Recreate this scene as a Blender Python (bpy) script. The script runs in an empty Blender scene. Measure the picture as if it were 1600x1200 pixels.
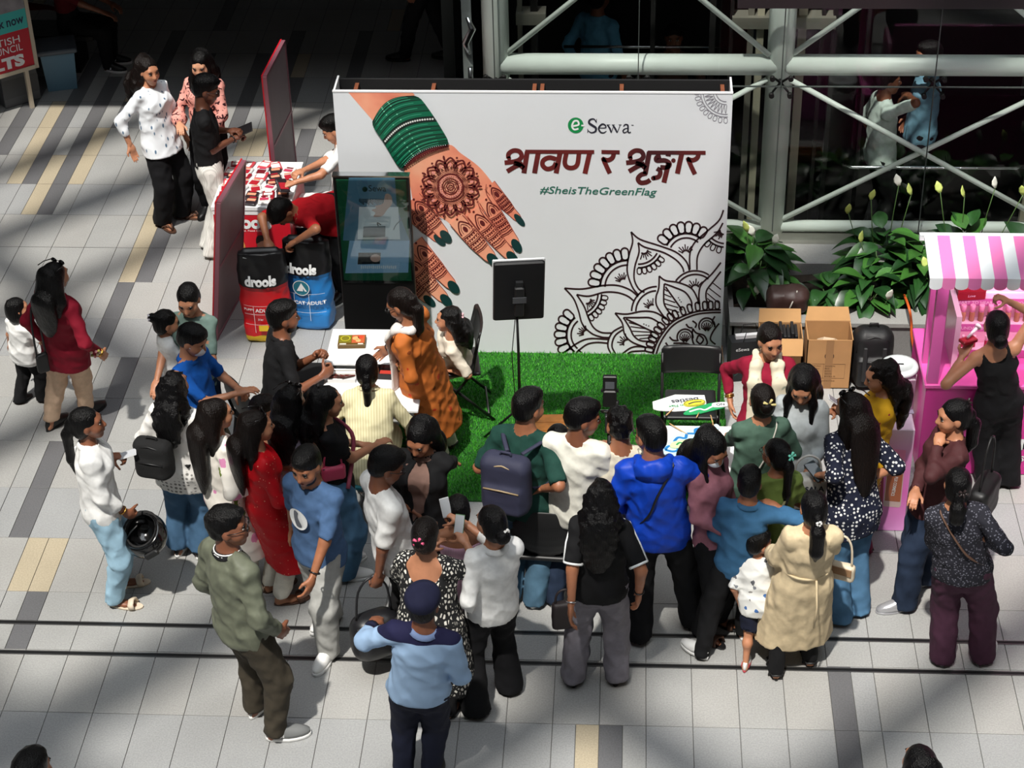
import bpy, math, random
import numpy as np
from mathutils import Vector, Matrix

random.seed(7)
scene = bpy.context.scene
col = scene.collection
PI = math.pi

# ---------------------------------------------------------------- camera
# world axes follow the building: x along the floor rails, y into the hall, z up
FPX, PITCH, ROLL, YAW, CAMH = 3036.92, 0.5963026, -0.0259747, -0.0697668, 8.8348518
def _axes():
    F = np.array([0, math.cos(PITCH), -math.sin(PITCH)]); R = np.array([1, 0, 0.]); U = np.cross(R, F)
    c, s = math.cos(ROLL), math.sin(ROLL)
    R, U = c*R + s*U, -s*R + c*U
    a = -YAW
    M = np.array([[math.cos(a), -math.sin(a), 0], [math.sin(a), math.cos(a), 0], [0, 0, 1]])
    return M@F, M@R, M@U
CF, CR, CU = _axes()
CPOS = np.array([0, 0, CAMH])
cam_data = bpy.data.cameras.new('camera')
cam = bpy.data.objects.new('camera', cam_data); col.objects.link(cam)
cam_data.sensor_width = 36; cam_data.lens = FPX/1600*36; cam_data.clip_end = 200
cam.matrix_world = Matrix(((CR[0], CU[0], -CF[0], 0), (CR[1], CU[1], -CF[1], 0), (CR[2], CU[2], -CF[2], CAMH), (0, 0, 0, 1)))
scene.camera = cam

# ---------------------------------------------------------------- light and exposure
world = bpy.data.worlds.new('sky'); scene.world = world; world.use_nodes = True
bg = world.node_tree.nodes['Background']
bg.inputs[0].default_value = (0.90, 0.95, 1.0, 1); bg.inputs[1].default_value = 2.9
sun_data = bpy.data.lights.new('sun', 'SUN'); sun_data.energy = 4.0; sun_data.angle = math.radians(1.5); sun_data.color = (1.0, 0.955, 0.88)
sun = bpy.data.objects.new('sun', sun_data); col.objects.link(sun)
SUND = Vector((0.15, 0.47, -1.0)).normalized()
sun.rotation_euler = SUND.to_track_quat('-Z', 'Y').to_euler(); sun.location = (-3, 0, 30)
vs = scene.view_settings
vs.view_transform = 'Standard'; vs.look = 'None'; vs.exposure = 0.2; vs.gamma = 1.0; vs.use_curve_mapping = False

# ---------------------------------------------------------------- helpers: survey of the place
def G(px, py, z=0.0):
    "point of the place at height z on the line of sight of a photograph pixel (survey of the floor plan)"
    d = CF + CR*(px-800)/FPX + CU*(600-py)/FPX
    return Vector(CPOS + d*(z-CAMH)/d[2])
def GY(px, py, Y):
    d = CF + CR*(px-800)/FPX + CU*(600-py)/FPX
    return Vector(CPOS + d*Y/d[1])

# ---------------------------------------------------------------- helpers: objects
def mesh_from(name, V, Fc, mats=None, midx=None, smooth=False):
    me = bpy.data.meshes.new(name)
    if isinstance(V, np.ndarray) and isinstance(Fc, np.ndarray) and Fc.ndim == 2:
        n, k = Fc.shape
        me.vertices.add(len(V)); me.vertices.foreach_set('co', np.ascontiguousarray(V, dtype=np.float32).ravel())
        me.loops.add(n*k); me.loops.foreach_set('vertex_index', np.ascontiguousarray(Fc, dtype=np.int32).ravel())
        me.polygons.add(n); me.polygons.foreach_set('loop_start', np.arange(0, n*k, k, dtype=np.int32))
    else:
        me.from_pydata([tuple(v) for v in V], [], [tuple(f) for f in Fc])
    for m in (mats or []): me.materials.append(m)
    if midx is not None: me.polygons.foreach_set('material_index', np.asarray(midx, dtype=np.int32))
    me.polygons.foreach_set('use_smooth', np.full(len(me.polygons), smooth, dtype=bool) if isinstance(smooth, bool) else np.asarray(smooth, dtype=bool))
    me.update(calc_edges=True); me.validate()
    return me
def link(name, data, parent=None, loc=None, rot=None):
    o = bpy.data.objects.new(name, data); col.objects.link(o)
    if parent is not None: o.parent = parent
    if loc is not None: o.location = loc
    if rot is not None: o.rotation_euler = rot
    return o
def tag(o, label=None, cat=None, group=None, kind=None):
    if label: o['label'] = label
    if cat: o['category'] = cat
    if group: o['group'] = group
    if kind: o['kind'] = kind
    return o
def thing(name, label, cat, loc=(0, 0, 0), rz=0.0, group=None, kind=None):
    o = link(name, None, None, loc, (0, 0, rz)); o.empty_display_size = 0.1
    return tag(o, label, cat, group, kind)
def copy_tree(o, parent=None):
    c = o.copy(); col.objects.link(c); c.parent = parent
    for ch in o.children: copy_tree(ch, c)
    return c

class MB:
    "collects shapes of ONE piece"
    def __init__(s): s.v = []; s.f = []; s.m = []; s.sm = []; s.T = Matrix.Identity(4)
    def add(s, V, Fc, mi=0, smooth=False):
        b = len(s.v)
        s.v += [s.T @ Vector(p) for p in V]
        for f in Fc: s.f.append([b+i for i in f]); s.m.append(mi); s.sm.append(smooth)
        return s
    def box(s, x0, x1, y0, y1, z0, z1, mi=0, bev=0.0):
        if bev <= 0:
            V = [(x, y, z) for x in (x0, x1) for y in (y0, y1) for z in (z0, z1)]
            return s.add(V, [(0, 1, 3, 2), (4, 6, 7, 5), (0, 4, 5, 1), (2, 3, 7, 6), (0, 2, 6, 4), (1, 5, 7, 3)], mi)
        b = min(bev, (x1-x0)/2.01, (y1-y0)/2.01, (z1-z0)/2.01)
        rings = []
        for z, i in ((z0, b), (z0+b, 0), (z1-b, 0), (z1, b)):
            a = b if i == 0 else b*1.6
            X0, X1, Y0, Y1 = x0+i, x1-i, y0+i, y1-i
            c = b*.7
            rings.append([(X0+c, Y0, z), (X1-c, Y0, z), (X1, Y0+c, z), (X1, Y1-c, z), (X1-c, Y1, z), (X0+c, Y1, z), (X0, Y1-c, z), (X0, Y0+c, z)])
        return s.loft(rings, mi, smooth=False)
    def loft(s, rings, mi=0, smooth=True, caps=True, closed=True):
        n = len(rings[0]); V = [p for r in rings for p in r]; Fc = []
        for k in range(len(rings)-1):
            for i in range(n if closed else n-1):
                j = (i+1) % n
                Fc.append((k*n+i, k*n+j, (k+1)*n+j, (k+1)*n+i))
        b = len(s.f)
        s.add(V, Fc, mi, smooth)
        if caps and closed:
            b = len(s.v)-len(V)
            s.f.append([b+i for i in range(n)][::-1]); s.m.append(mi); s.sm.append(False)
            s.f.append([b+(len(rings)-1)*n+i for i in range(n)]); s.m.append(mi); s.sm.append(False)
        return s
    def tube(s, pts, r, n=8, mi=0, caps=True, smooth=True, flat=None):
        P = [Vector(p) for p in pts]; rs = r if isinstance(r, (list, tuple)) else [r]*len(P)
        up = None; rings = []
        for i, p in enumerate(P):
            t = (P[min(i+1, len(P)-1)] - P[max(i-1, 0)]).normalized()
            if up is None:
                up = Vector((0, 0, 1)) if abs(t.z) < .9 else Vector((1, 0, 0))
            a = t.cross(up)
            if a.length < 1e-6: a = t.cross(Vector((0, 1, 0)))
            a.normalize(); b = a.cross(t).normalized(); up = b
            fl = flat or 1.0
            rings.append([p + a*math.cos(2*PI*k/n)*rs[i] + b*math.sin(2*PI*k/n)*rs[i]*fl for k in range(n)])
        return s.loft(rings, mi, smooth, caps)
    def lathe(s, prof, c=(0, 0, 0), n=20, mi=0, smooth=True, sx=1.0, sy=1.0):
        rings = [[(c[0]+r*sx*math.cos(2*PI*k/n), c[1]+r*sy*math.sin(2*PI*k/n), c[2]+z) for k in range(n)] for r, z in prof]
        return s.loft(rings, mi, smooth)
    def ball(s, c, r, n=12, m=8, mi=0):
        rx, ry, rz = r if isinstance(r, (tuple, list)) else (r, r, r)
        rings = []
        for i in range(m+1):
            t = -PI/2 + PI*i/m; q = max(math.cos(t), .02)
            rings.append([(c[0]+rx*q*math.cos(2*PI*k/n), c[1]+ry*q*math.sin(2*PI*k/n), c[2]+rz*math.sin(t)) for k in range(n)])
        return s.loft(rings, mi, True)
    def prism(s, poly, f0, f1, mi=0):
        "poly of 2d points; f0, f1 map (u, v) to the 3d front and back"
        n = len(poly); V = [f0(*p) for p in poly] + [f1(*p) for p in poly]
        Fc = [list(range(n)), list(range(2*n-1, n-1, -1))] + [(i, n+i, n+(i+1) % n, (i+1) % n) for i in range(n)]
        return s.add(V, Fc, mi)
    def build(s, name, mats, parent=None, loc=None, rot=None):
        mats = mats if isinstance(mats, (list, tuple)) else [mats]
        me = mesh_from(name, s.v, s.f, mats, s.m, s.sm)
        return link(name, me, parent, loc, rot)

# ---------------------------------------------------------------- helpers: materials
MATS = {}
def srgb(*c):
    "sRGB 0-255 to linear"
    return tuple(((x/255)/12.92 if x/255 <= .04045 else ((x/255+.055)/1.055)**2.4) for x in c) + (1.0,)
class NT:
    def __init__(s, name):
        s.mat = bpy.data.materials.new(name); s.mat.use_nodes = True
        s.t = s.mat.node_tree; s.b = s.t.nodes['Principled BSDF']
    def n(s, typ, **kw):
        nd = s.t.nodes.new('ShaderNode'+typ)
        for k, v in kw.items():
            if k.startswith('i_'):
                key = k[2:]; key = int(key) if key.isdigit() else key.replace('_', ' ')
                nd.inputs[key].default_value = v
            else: setattr(nd, k, v)
        return nd
    def l(s, a, b, ao=0, bi=0):
        s.t.links.new(a.outputs[ao], b.inputs[bi])
    def coord(s, scale=(1, 1, 1), kind='Object', rot=(0, 0, 0), loc=(0, 0, 0)):
        tc = s.n('TexCoord'); mp = s.n('Mapping')
        mp.inputs['Scale'].default_value = scale; mp.inputs['Rotation'].default_value = rot; mp.inputs['Location'].default_value = loc
        s.l(tc, mp, kind, 0); return mp
    def ramp(s, stops, interp='LINEAR'):
        r = s.n('ValToRGB'); r.color_ramp.interpolation = interp
        e = r.color_ramp.elements
        while len(e) < len(stops): e.new(0.5)
        for i, (p, c) in enumerate(stops): e[i].position = p; e[i].color = c if len(c) == 4 else tuple(c)+(1,)
        return r
    def bump(s, src, so=0, strength=.3, dist=.01):
        b = s.n('Bump'); b.inputs['Strength'].default_value = strength; b.inputs['Distance'].default_value = dist
        s.l(src, b, so, 'Height'); s.l(b, s.b, 0, 'Normal'); return b
    def mix(s, fac, fo, a, b):
        m = s.n('Mix', data_type='RGBA')
        if fac is not None: s.t.links.new(fac.outputs[fo], m.inputs[0])
        for x, i in ((a, 6), (b, 7)):
            if isinstance(x, tuple) and len(x) == 4: m.inputs[i].default_value = x
            else: s.t.links.new(x[0].outputs[x[1]], m.inputs[i])
        return m
def plain(name, c, rough=.6, metal=0.0, spec=.5, noise=0.0, nscale=8.0, bump=0.0, bscale=60.0, coat=0.0, emit=0.0):
    if name in MATS: return MATS[name]
    t = NT(name); t.b.inputs['Roughness'].default_value = rough; t.b.inputs['Metallic'].default_value = metal
    t.b.inputs['Specular IOR Level'].default_value = spec; t.b.inputs['Coat Weight'].default_value = coat
    t.b.inputs['Base Color'].default_value = c
    if noise > 0:
        mp = t.coord(); nz = t.n('TexNoise', i_Scale=nscale, i_Detail=4.0)
        t.l(mp, nz, 0, 'Vector')
        d = tuple(max(0, x*(1-noise)) for x in c[:3])+(1,); u = tuple(min(1, x*(1+noise)) for x in c[:3])+(1,)
        r = t.ramp([(.3, d), (.7, u)]); t.l(nz, r, 0, 0); t.l(r, t.b, 0, 'Base Color')
    if bump > 0:
        mp = t.coord(); nz = t.n('TexNoise', i_Scale=bscale, i_Detail=3.0); t.l(mp, nz, 0, 'Vector'); t.bump(nz, 0, bump, .004)
    if emit > 0:
        t.b.inputs['Emission Color'].default_value = c; t.b.inputs['Emission Strength'].default_value = emit
    MATS[name] = t.mat; return t.mat
# ---------------------------------------------------------------- helpers: soft solid shapes (bodies, clothes, hair, bags)
def _v(*a): return np.array(a, dtype=np.float64)
def nrm(v):
    v = np.asarray(v, dtype=np.float64); return v/max(np.linalg.norm(v), 1e-9)
class Soft:
    "a smooth union of tapered limbs and ellipsoids, turned into one closed surface"
    def __init__(s, vox=.014): s.vox = vox; s.ops = []
    def cone(s, a, b, ra, rb, k=.03, ax=None, q=1.0, op='u', flat=False):
        a = np.asarray(a, float); b = np.asarray(b, float); ab = b-a; L2 = max(ab@ab, 1e-9); R = max(ra, rb)
        def fn(x, y, z):
            px, py, pz = x-a[0], y-a[1], z-a[2]
            t = np.clip((px*ab[0]+py*ab[1]+pz*ab[2])/L2, 0, 1)
            vx, vy, vz = px-ab[0]*t, py-ab[1]*t, pz-ab[2]*t
            d2 = vx*vx+vy*vy+vz*vz
            if ax is not None:
                w = vx*ax[0]+vy*ax[1]+vz*ax[2]; d2 = d2 + w*w*(1/(q*q)-1)
            d = np.sqrt(d2) - (ra+(rb-ra)*t)
            d = d*(0.5+0.5*q) if ax is not None else d
            return np.maximum(d, (px*ab[0]+py*ab[1]+pz*ab[2])/math.sqrt(L2)-math.sqrt(L2)) if flat else d
        s.ops.append((op, fn, np.minimum(a, b)-R, np.maximum(a, b)+R, k)); return s
    def ell(s, c, r, A=None, k=.03, op='u'):
        c = np.asarray(c, float); r = np.asarray(r, float)*np.ones(3); A = np.eye(3) if A is None else np.asarray(A); m = r.min()
        def fn(x, y, z):
            px, py, pz = x-c[0], y-c[1], z-c[2]; qd = 0
            for i in range(3): qd = qd + ((px*A[i, 0]+py*A[i, 1]+pz*A[i, 2])/r[i])**2
            qd = np.sqrt(qd); return (qd-1)*m
        R = np.sqrt(((A.T*r)**2).sum(1))
        s.ops.append((op, fn, c-R, c+R, k)); return s
    def box(s, c, r, A=None, rnd=.02, k=.01, op='u'):
        c = np.asarray(c, float); r = np.asarray(r, float); A = np.eye(3) if A is None else np.asarray(A)
        def fn(x, y, z):
            px, py, pz = x-c[0], y-c[1], z-c[2]; e = 0; mx = None
            for i in range(3):
                w = np.abs(px*A[i, 0]+py*A[i, 1]+pz*A[i, 2])-(r[i]-rnd); e = e+np.maximum(w, 0)**2
                mx = w if mx is None else np.maximum(mx, w)
            return np.sqrt(e)+np.minimum(mx, 0)-rnd
        R = (np.abs(A.T)*r).sum(1)
        s.ops.append((op, fn, c-R, c+R, k)); return s
    def cut(s, c, n): s.ops.append(('c', np.asarray(c, float), nrm(n), None, 0)); return s
    def fold(s, amp, waves, seed=0, zpow=None):
        s.ops.append(('n', amp, waves, seed, zpow)); return s
    def mesh(s):
        v = s.vox; us = [o for o in s.ops if o[0] == 'u']
        lo = np.min([o[2] for o in us], 0)-v*3-.01; hi = np.max([o[3] for o in us], 0)+v*3+.01
        n = np.ceil((hi-lo)/v).astype(int)+1
        D = np.full(n, .15, np.float32)
        X = [(lo[i]+v*np.arange(n[i])).astype(np.float32) for i in range(3)]
        for o in s.ops:
            if o[0] in 'us':
                _, fn, l, h, k = o; m = k+v*2.5+.02
                i0 = np.maximum(np.floor((l-m-lo)/v).astype(int), 0); i1 = np.minimum(np.ceil((h+m-lo)/v).astype(int)+1, n)
                if (i1 <= i0).any(): continue
                sl = tuple(slice(a, b) for a, b in zip(i0, i1))
                d = fn(X[0][sl[0]][:, None, None], X[1][sl[1]][None, :, None], X[2][sl[2]][None, None, :]).astype(np.float32)
                a = D[sl]
                if o[0] == 'u':
                    hh = np.maximum(k-np.abs(a-d), 0)/max(k, 1e-6); D[sl] = np.minimum(a, d)-hh*hh*k*.25
                else:
                    d = -d; hh = np.maximum(k-np.abs(a-d), 0)/max(k, 1e-6); D[sl] = np.maximum(a, d)+hh*hh*k*.25
            elif o[0] == 'c':
                _, c, nn, _, _ = o
                d = (X[0][:, None, None]-c[0])*nn[0]+(X[1][None, :, None]-c[1])*nn[1]+(X[2][None, None, :]-c[2])*nn[2]
                D = np.maximum(D, d.astype(np.float32))
            else:
                _, amp, waves, seed, zp = o
                acc = 0
                rs = np.random.RandomState(seed)
                for (kx, ky, kz, w) in waves:
                    ph = rs.rand()*6.28; ph2 = rs.rand()*6.28
                    a1 = X[0][:, None, None]*kx+X[1][None, :, None]*ky+X[2][None, None, :]*kz
                    a2 = X[0][:, None, None]*(ky*.6+3)-X[1][None, :, None]*(kx*.6)+X[2][None, None, :]*(kz*.35+2)
                    acc = acc+w*(1.7*np.abs(np.sin(.5*(a1+ph)+1.1*np.sin(.6*a2+ph2)))**.6-1)
                if zp is not None:
                    z0, z1 = zp; acc = acc*np.clip((X[2][None, None, :]-z0)/(z1-z0), 0, 1)
                near = np.abs(D) < .09
                D = np.where(near, D+amp*acc, D).astype(np.float32)
        return nets(D, lo, v)
_EDG = [((0, 0, 0), (1, 0, 0)), ((0, 1, 0), (1, 1, 0)), ((0, 0, 1), (1, 0, 1)), ((0, 1, 1), (1, 1, 1)),
        ((0, 0, 0), (0, 1, 0)), ((1, 0, 0), (1, 1, 0)), ((0, 0, 1), (0, 1, 1)), ((1, 0, 1), (1, 1, 1)),
        ((0, 0, 0), (0, 0, 1)), ((1, 0, 0), (1, 0, 1)), ((0, 1, 0), (0, 1, 1)), ((1, 1, 0), (1, 1, 1))]
def nets(D, lo, v):
    S = D < 0
    for ax in range(3):
        sl = [slice(None)]*3
        for e in (0, -1):
            sl[ax] = e; S[tuple(sl)] = False; D[tuple(sl)] = np.maximum(D[tuple(sl)], 1e-4)
    c = np.zeros(tuple(x-1 for x in S.shape), np.uint8)
    for a in (0, 1):
        for b in (0, 1):
            for d in (0, 1):
                c += S[a:S.shape[0]-1+a, b:S.shape[1]-1+b, d:S.shape[2]-1+d]
    mix = (c > 0) & (c < 8)
    I, J, K = np.nonzero(mix); N = len(I)
    idx = np.full(c.shape, -1, np.int32); idx[I, J, K] = np.arange(N)
    P = np.zeros((N, 3)); cnt = np.zeros(N)
    for p, q in _EDG:
        a = D[I+p[0], J+p[1], K+p[2]]; b = D[I+q[0], J+q[1], K+q[2]]
        x = (a < 0) != (b < 0); t = np.where(x, a/np.where(a == b, 1, a-b), 0)
        for i in range(3): P[:, i] += np.where(x, p[i]+t*(q[i]-p[i]), 0)
        cnt += x
    P = P/cnt[:, None]+np.stack([I, J, K], 1)
    V = lo+P*v
    Fs = []
    for ax in range(3):
        b, d = (ax+1) % 3, (ax+2) % 3
        s0 = [slice(1, -1)]*3; s0[ax] = slice(0, -1); s1 = list(s0); s1[ax] = slice(1, None)
        x = S[tuple(s0)] != S[tuple(s1)]
        ii = np.array(np.nonzero(x)).T
        if len(ii) == 0: continue
        inside = S[tuple(s0)][x]
        o = np.zeros(3, int); o[b] = 1; o[d] = 1
        base = ii.copy(); base[:, b] += 1; base[:, d] += 1
        def cell(db, dd):
            q = base.copy(); q[:, b] -= db; q[:, d] -= dd; return idx[q[:, 0], q[:, 1], q[:, 2]]
        quad = np.stack([cell(1, 1), cell(0, 1), cell(0, 0), cell(1, 0)], 1)
        quad[~inside] = quad[~inside][:, ::-1]
        Fs.append(quad)
    F = np.concatenate(Fs) if Fs else np.zeros((0, 4), int)
    F = F[(F >= 0).all(1)]
    return V, F
def merge(parts):
    "parts: (V, F, material index)"
    Vs, Fs, Ms = [], [], []; b = 0
    for V, F, m in parts:
        Vs.append(V); Fs.append(F+b); Ms.append(np.full(len(F), m)); b += len(V)
    return np.concatenate(Vs), np.concatenate(Fs), np.concatenate(Ms)

# ---------------------------------------------------------------- people: head and hand shapes
def _head(kind):
    H = Soft(.0085)
    f = kind == 'f'; c = kind == 'c'
    jaw = .052 if f else (.05 if c else .058)
    H.ell((0, -.012, .03), (.074, .095, .083)).ell((0, .030, -.035), (jaw, .062, .076), k=.04)
    H.ell((0, .060, -.090), (.024, .020, .020), k=.03)
    for s in (-1, 1):
        H.ell((s*.036, .052, -.03), .03 if not c else .035, k=.03)
        H.ell((s*.031, .103, .010), (.019, .018, .013), k=.012, op='s')
        H.ell((s*.075, -.006, -.008), (.010, .020, .031), k=.008)
        H.ell((s*.011, .094, -.030), .009, k=.01)
    H.cone((-.036, .074, .032), (.036, .074, .032), .012, .012, k=.02)
    H.cone((0, .088, .012), (0, .108, -.026), .008, .0125, k=.012)
    H.ell((0, .084, -.055), (.024, .013, .013), k=.012)
    V, F = H.mesh()
    parts = [(V, F, 0)]
    def small(c_, r, mi, n=8, m=5):
        b = MB().ball(c_, r, n, m)
        Fq = [list(x) for x in b.f if len(x) == 4]
        parts.append((np.array([tuple(p) for p in b.v]), np.array(Fq), mi))
    for s in (-1, 1):
        small((s*.031, .0815, .009), (.0145, .010, .0068), 1)
        small((s*.030, .0895, .009), (.0062, .0035, .0062), 2)
        small((s*.031, .0845, .0165), (.0165, .009, .0026), 2)
        small((s*.033, .0865, .031), (.019, .008, .0042), 2)
    small((0, .0935, -.0525), (.021, .007, .0042), 3); small((0, .0925, -.0605), (.018, .007, .0048), 3)
    return merge(parts)
HEADS = {k: _head(k) for k in 'mfc'}
def _hand(curl, thumb=.5):
    H = Soft(.0072)
    H.ell((0, 0, .048), (.038, .014, .050), k=.012).cone((0, 0, -.02), (0, 0, .03), .024, .028, k=.02, ax=(0, 1, 0), q=.7)
    for i, L in enumerate((.072, .080, .074, .058)):
        p = _v(.029-.0195*i, 0, .082-.004*abs(i-1)); ang = 0; r = .0086 if i < 3 else .0075
        for j, f in enumerate((.45, .31, .24)):
            ang += math.radians(curl[j])
            q = p+_v((.012-.008*i)*.5*(j == 0), math.sin(ang), math.cos(ang))*L*f
            H.cone(p, q, r, r*.93, k=.006); p = q; r *= .93
    a = _v(.026, .004, .022); b = a+_v(.030, .012*thumb*2, .026); c = b+_v(.006, .022*thumb, .028)
    H.cone(a, b, .013, .0105, k=.012).cone(b, c, .0105, .008, k=.006)
    return H.mesh()
HANDS = {'relax': _hand((18, 26, 18)), 'grip': _hand((55, 65, 40), 1.4), 'flat': _hand((4, 6, 6), .2), 'fist': _hand((75, 85, 60), 1.6)}

# ---------------------------------------------------------------- people: skin, hair and cloth
def skin_mat(tone):
    k = 'skin_%d' % tone
    if k in MATS: return MATS[k]
    c = [(205, 150, 118), (186, 128, 96), (160, 104, 74), (132, 82, 58), (104, 62, 44)][tone]
    t = NT(k); mp = t.coord(); nz = t.n('TexNoise', i_Scale=14.0, i_Detail=3.0); t.l(mp, nz, 0, 'Vector')
    a = srgb(*c); r = t.ramp([(.3, tuple(x*.88 for x in a[:3])), (.7, tuple(min(1, x*1.08) for x in a[:3]))]); t.l(nz, r, 0, 0); t.l(r, t.b, 0, 'Base Color')
    t.b.inputs['Roughness'].default_value = .48; t.b.inputs['Subsurface Weight'].default_value = .0
    MATS[k] = t.mat; return t.mat
def lip_mat(tone):
    return plain('lips_%d' % tone, srgb(*[(176, 92, 84), (160, 80, 72), (136, 68, 60), (112, 56, 50), (88, 44, 40)][tone]), .4)
EYEW = plain('eye_white', srgb(225, 218, 210), .3); EYED = plain('eye_dark', srgb(22, 15, 12), .35)
def hair_mat(c=(9, 8, 8), name='hair_black'):
    if name in MATS: return MATS[name]
    t = NT(name); mp = t.coord((150, 150, 7)); nz = t.n('TexNoise', i_Scale=1.0, i_Detail=3.0); t.l(mp, nz, 0, 'Vector')
    a = srgb(*c); r = t.ramp([(.3, tuple(x*.5 for x in a[:3])), (.75, tuple(x*1.9 for x in a[:3]))]); t.l(nz, r, 0, 0); t.l(r, t.b, 0, 'Base Color')
    t.b.inputs['Roughness'].default_value = .36; t.b.inputs['Specular IOR Level'].default_value = .22
    t.bump(nz, 0, .8, .010)
    MATS[name] = t.mat; return t.mat
def cloth(name, c, pat=None, rough=.85, wrinkle=.35, sheen=.0):
    "procedural cloth; pat is a function (NT, mapping) -> (node, output) giving the colour"
    if name in MATS: return MATS[name]
    t = NT(name); t.b.inputs['Roughness'].default_value = rough; t.b.inputs['Specular IOR Level'].default_value = .25
    t.b.inputs['Sheen Weight'].default_value = sheen
    base = srgb(*c); t.b.inputs['Base Color'].default_value = base
    mp = t.coord()
    if pat is not None:
        nd, o = pat(t, mp, base); t.l(nd, t.b, o, 'Base Color')
    else:
        nz = t.n('TexNoise', i_Scale=24.0, i_Detail=5.0); t.l(mp, nz, 0, 'Vector')
        r = t.ramp([(.25, tuple(x*.86 for x in base[:3])), (.75, tuple(min(1, x*1.1) for x in base[:3]))]); t.l(nz, r, 0, 0); t.l(r, t.b, 0, 'Base Color')
    m2 = t.coord((7, 7, 4.2)); w = t.n('TexNoise', i_Scale=1.0, i_Detail=1.5, i_Roughness=.4, i_Distortion=.9); t.l(m2, w, 0, 'Vector'); w.noise_type = 'RIDGED_MULTIFRACTAL'; t.bump(w, 0, min(1, wrinkle*1.3), .05)
    MATS[name] = t.mat; return t.mat
def denim(name, c):
    def pat(t, mp, base):
        nz = t.n('TexNoise', i_Scale=5.0, i_Detail=6.0); t.l(mp, nz, 0, 'Vector')
        r = t.ramp([(.3, tuple(x*.7 for x in base[:3])), (.7, tuple(min(1, x*1.35+.01) for x in base[:3]))]); t.l(nz, r, 0, 0); return r, 0
    return cloth(name, c, pat, .9, .4)
def pat_dots(c2, scale, size, rnd=1.0):
    def pat(t, mp, base):
        vo = t.n('TexVoronoi', i_Scale=scale, i_Randomness=rnd); t.l(mp, vo, 0, 'Vector')
        r = t.ramp([(size, srgb(*c2)), (size+.03, base)]); t.l(vo, r, 0, 0); return r, 0
    return pat
def pat_blotch(c2, scale, thr, detail=1.0, dist=.8, c3=None):
    def pat(t, mp, base):
        nz = t.n('TexNoise', i_Scale=scale, i_Detail=detail, i_Distortion=dist); t.l(mp, nz, 0, 'Vector')
        st = [(thr, base), (thr+.03, srgb(*c2))]
        if c3: st += [(thr+.12, srgb(*c2)), (thr+.14, srgb(*c3))]
        r = t.ramp(st); t.l(nz, r, 0, 0); return r, 0
    return pat
def pat_floral(cs, scale, size, thr=.5):
    "scattered blooms: Voronoi cells, only some of them coloured"
    def pat(t, mp, base):
        vo = t.n('TexVoronoi', i_Scale=scale); t.l(mp, vo, 0, 'Vector')
        rc = t.ramp([(i/len(cs), srgb(*c)) for i, c in enumerate(cs)], 'CONSTANT')
        sep = t.n('SeparateColor'); t.l(vo, sep, 1, 0); t.l(sep, rc, 0, 0)
        nz = t.n('TexNoise', i_Scale=scale*3.2, i_Detail=2.0); t.l(mp, nz, 0, 'Vector')
        ad = t.n('Math', operation='MULTIPLY_ADD'); ad.inputs[1].default_value = .35; t.l(nz, ad, 0, 0); t.l(vo, ad, 0, 2)
        ls = t.n('Math', operation='LESS_THAN'); ls.inputs[1].default_value = size+.17; t.l(ad, ls, 0, 0)
        gt = t.n('Math', operation='GREATER_THAN'); gt.inputs[1].default_value = thr; t.l(sep, gt, 1, 0)
        mu = t.n('Math', operation='MULTIPLY'); t.l(ls, mu, 0, 0); t.l(gt, mu, 0, 1)
        m = t.mix(mu, 0, base, (rc, 0)); return m, 2
    return pat
def pat_stripes(c2, scale, axis='X', thr=.5):
    def pat(t, mp, base):
        wv = t.n('TexWave', i_Scale=scale, bands_direction=axis); t.l(mp, wv, 0, 'Vector')
        r = t.ramp([(thr, base), (thr+.08, srgb(*c2))]); t.l(wv, r, 0, 0); return r, 0
    return pat
def pat_band(parts):
    "colour by height: list of (z, colour) in metres, plus optional pattern noise"
    def pat(t, mp, base):
        sp = t.n('SeparateXYZ'); t.l(mp, sp, 0, 0); dv = t.n('Math', operation='DIVIDE'); dv.inputs[1].default_value = 2.0; t.l(sp, dv, 2, 0)
        r = t.ramp([(z/2.0, srgb(*c)) for z, c in parts], 'CONSTANT'); t.l(dv, r, 0, 0); return r, 0
    return pat

# ---------------------------------------------------------------- people: pose
def ik(a, tgt, l1, l2, hint):
    a = np.asarray(a, float); tgt = np.asarray(tgt, float); d = tgt-a; L = np.linalg.norm(d)
    L2 = min(max(L, abs(l1-l2)+.02), .998*(l1+l2)); dr = d/max(L, 1e-6); tgt = a+dr*L2
    x = (l1*l1-l2*l2+L2*L2)/(2*L2); hg = math.sqrt(max(l1*l1-x*x, 0)); p = np.asarray(hint, float); p = nrm(p-dr*(p@dr))
    return a+dr*x+p*hg, tgt
def rotz(v, a):
    c, s = math.cos(a), math.sin(a); return _v(c*v[0]-s*v[1], s*v[0]+c*v[1], v[2])
WAVES_TOP = [(30, 10, 44, .55), (-26, 20, 52, .5), (52, -34, 20, .40)]
WAVES_LEG = [(36, 14, 28, .5), (16, 40, -36, .45), (54, 24, 8, .4)]
WAVES_VERT = [(46, 20, 2, .6), (-24, 50, -2, .6), (60, -30, 3, .3)]

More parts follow.
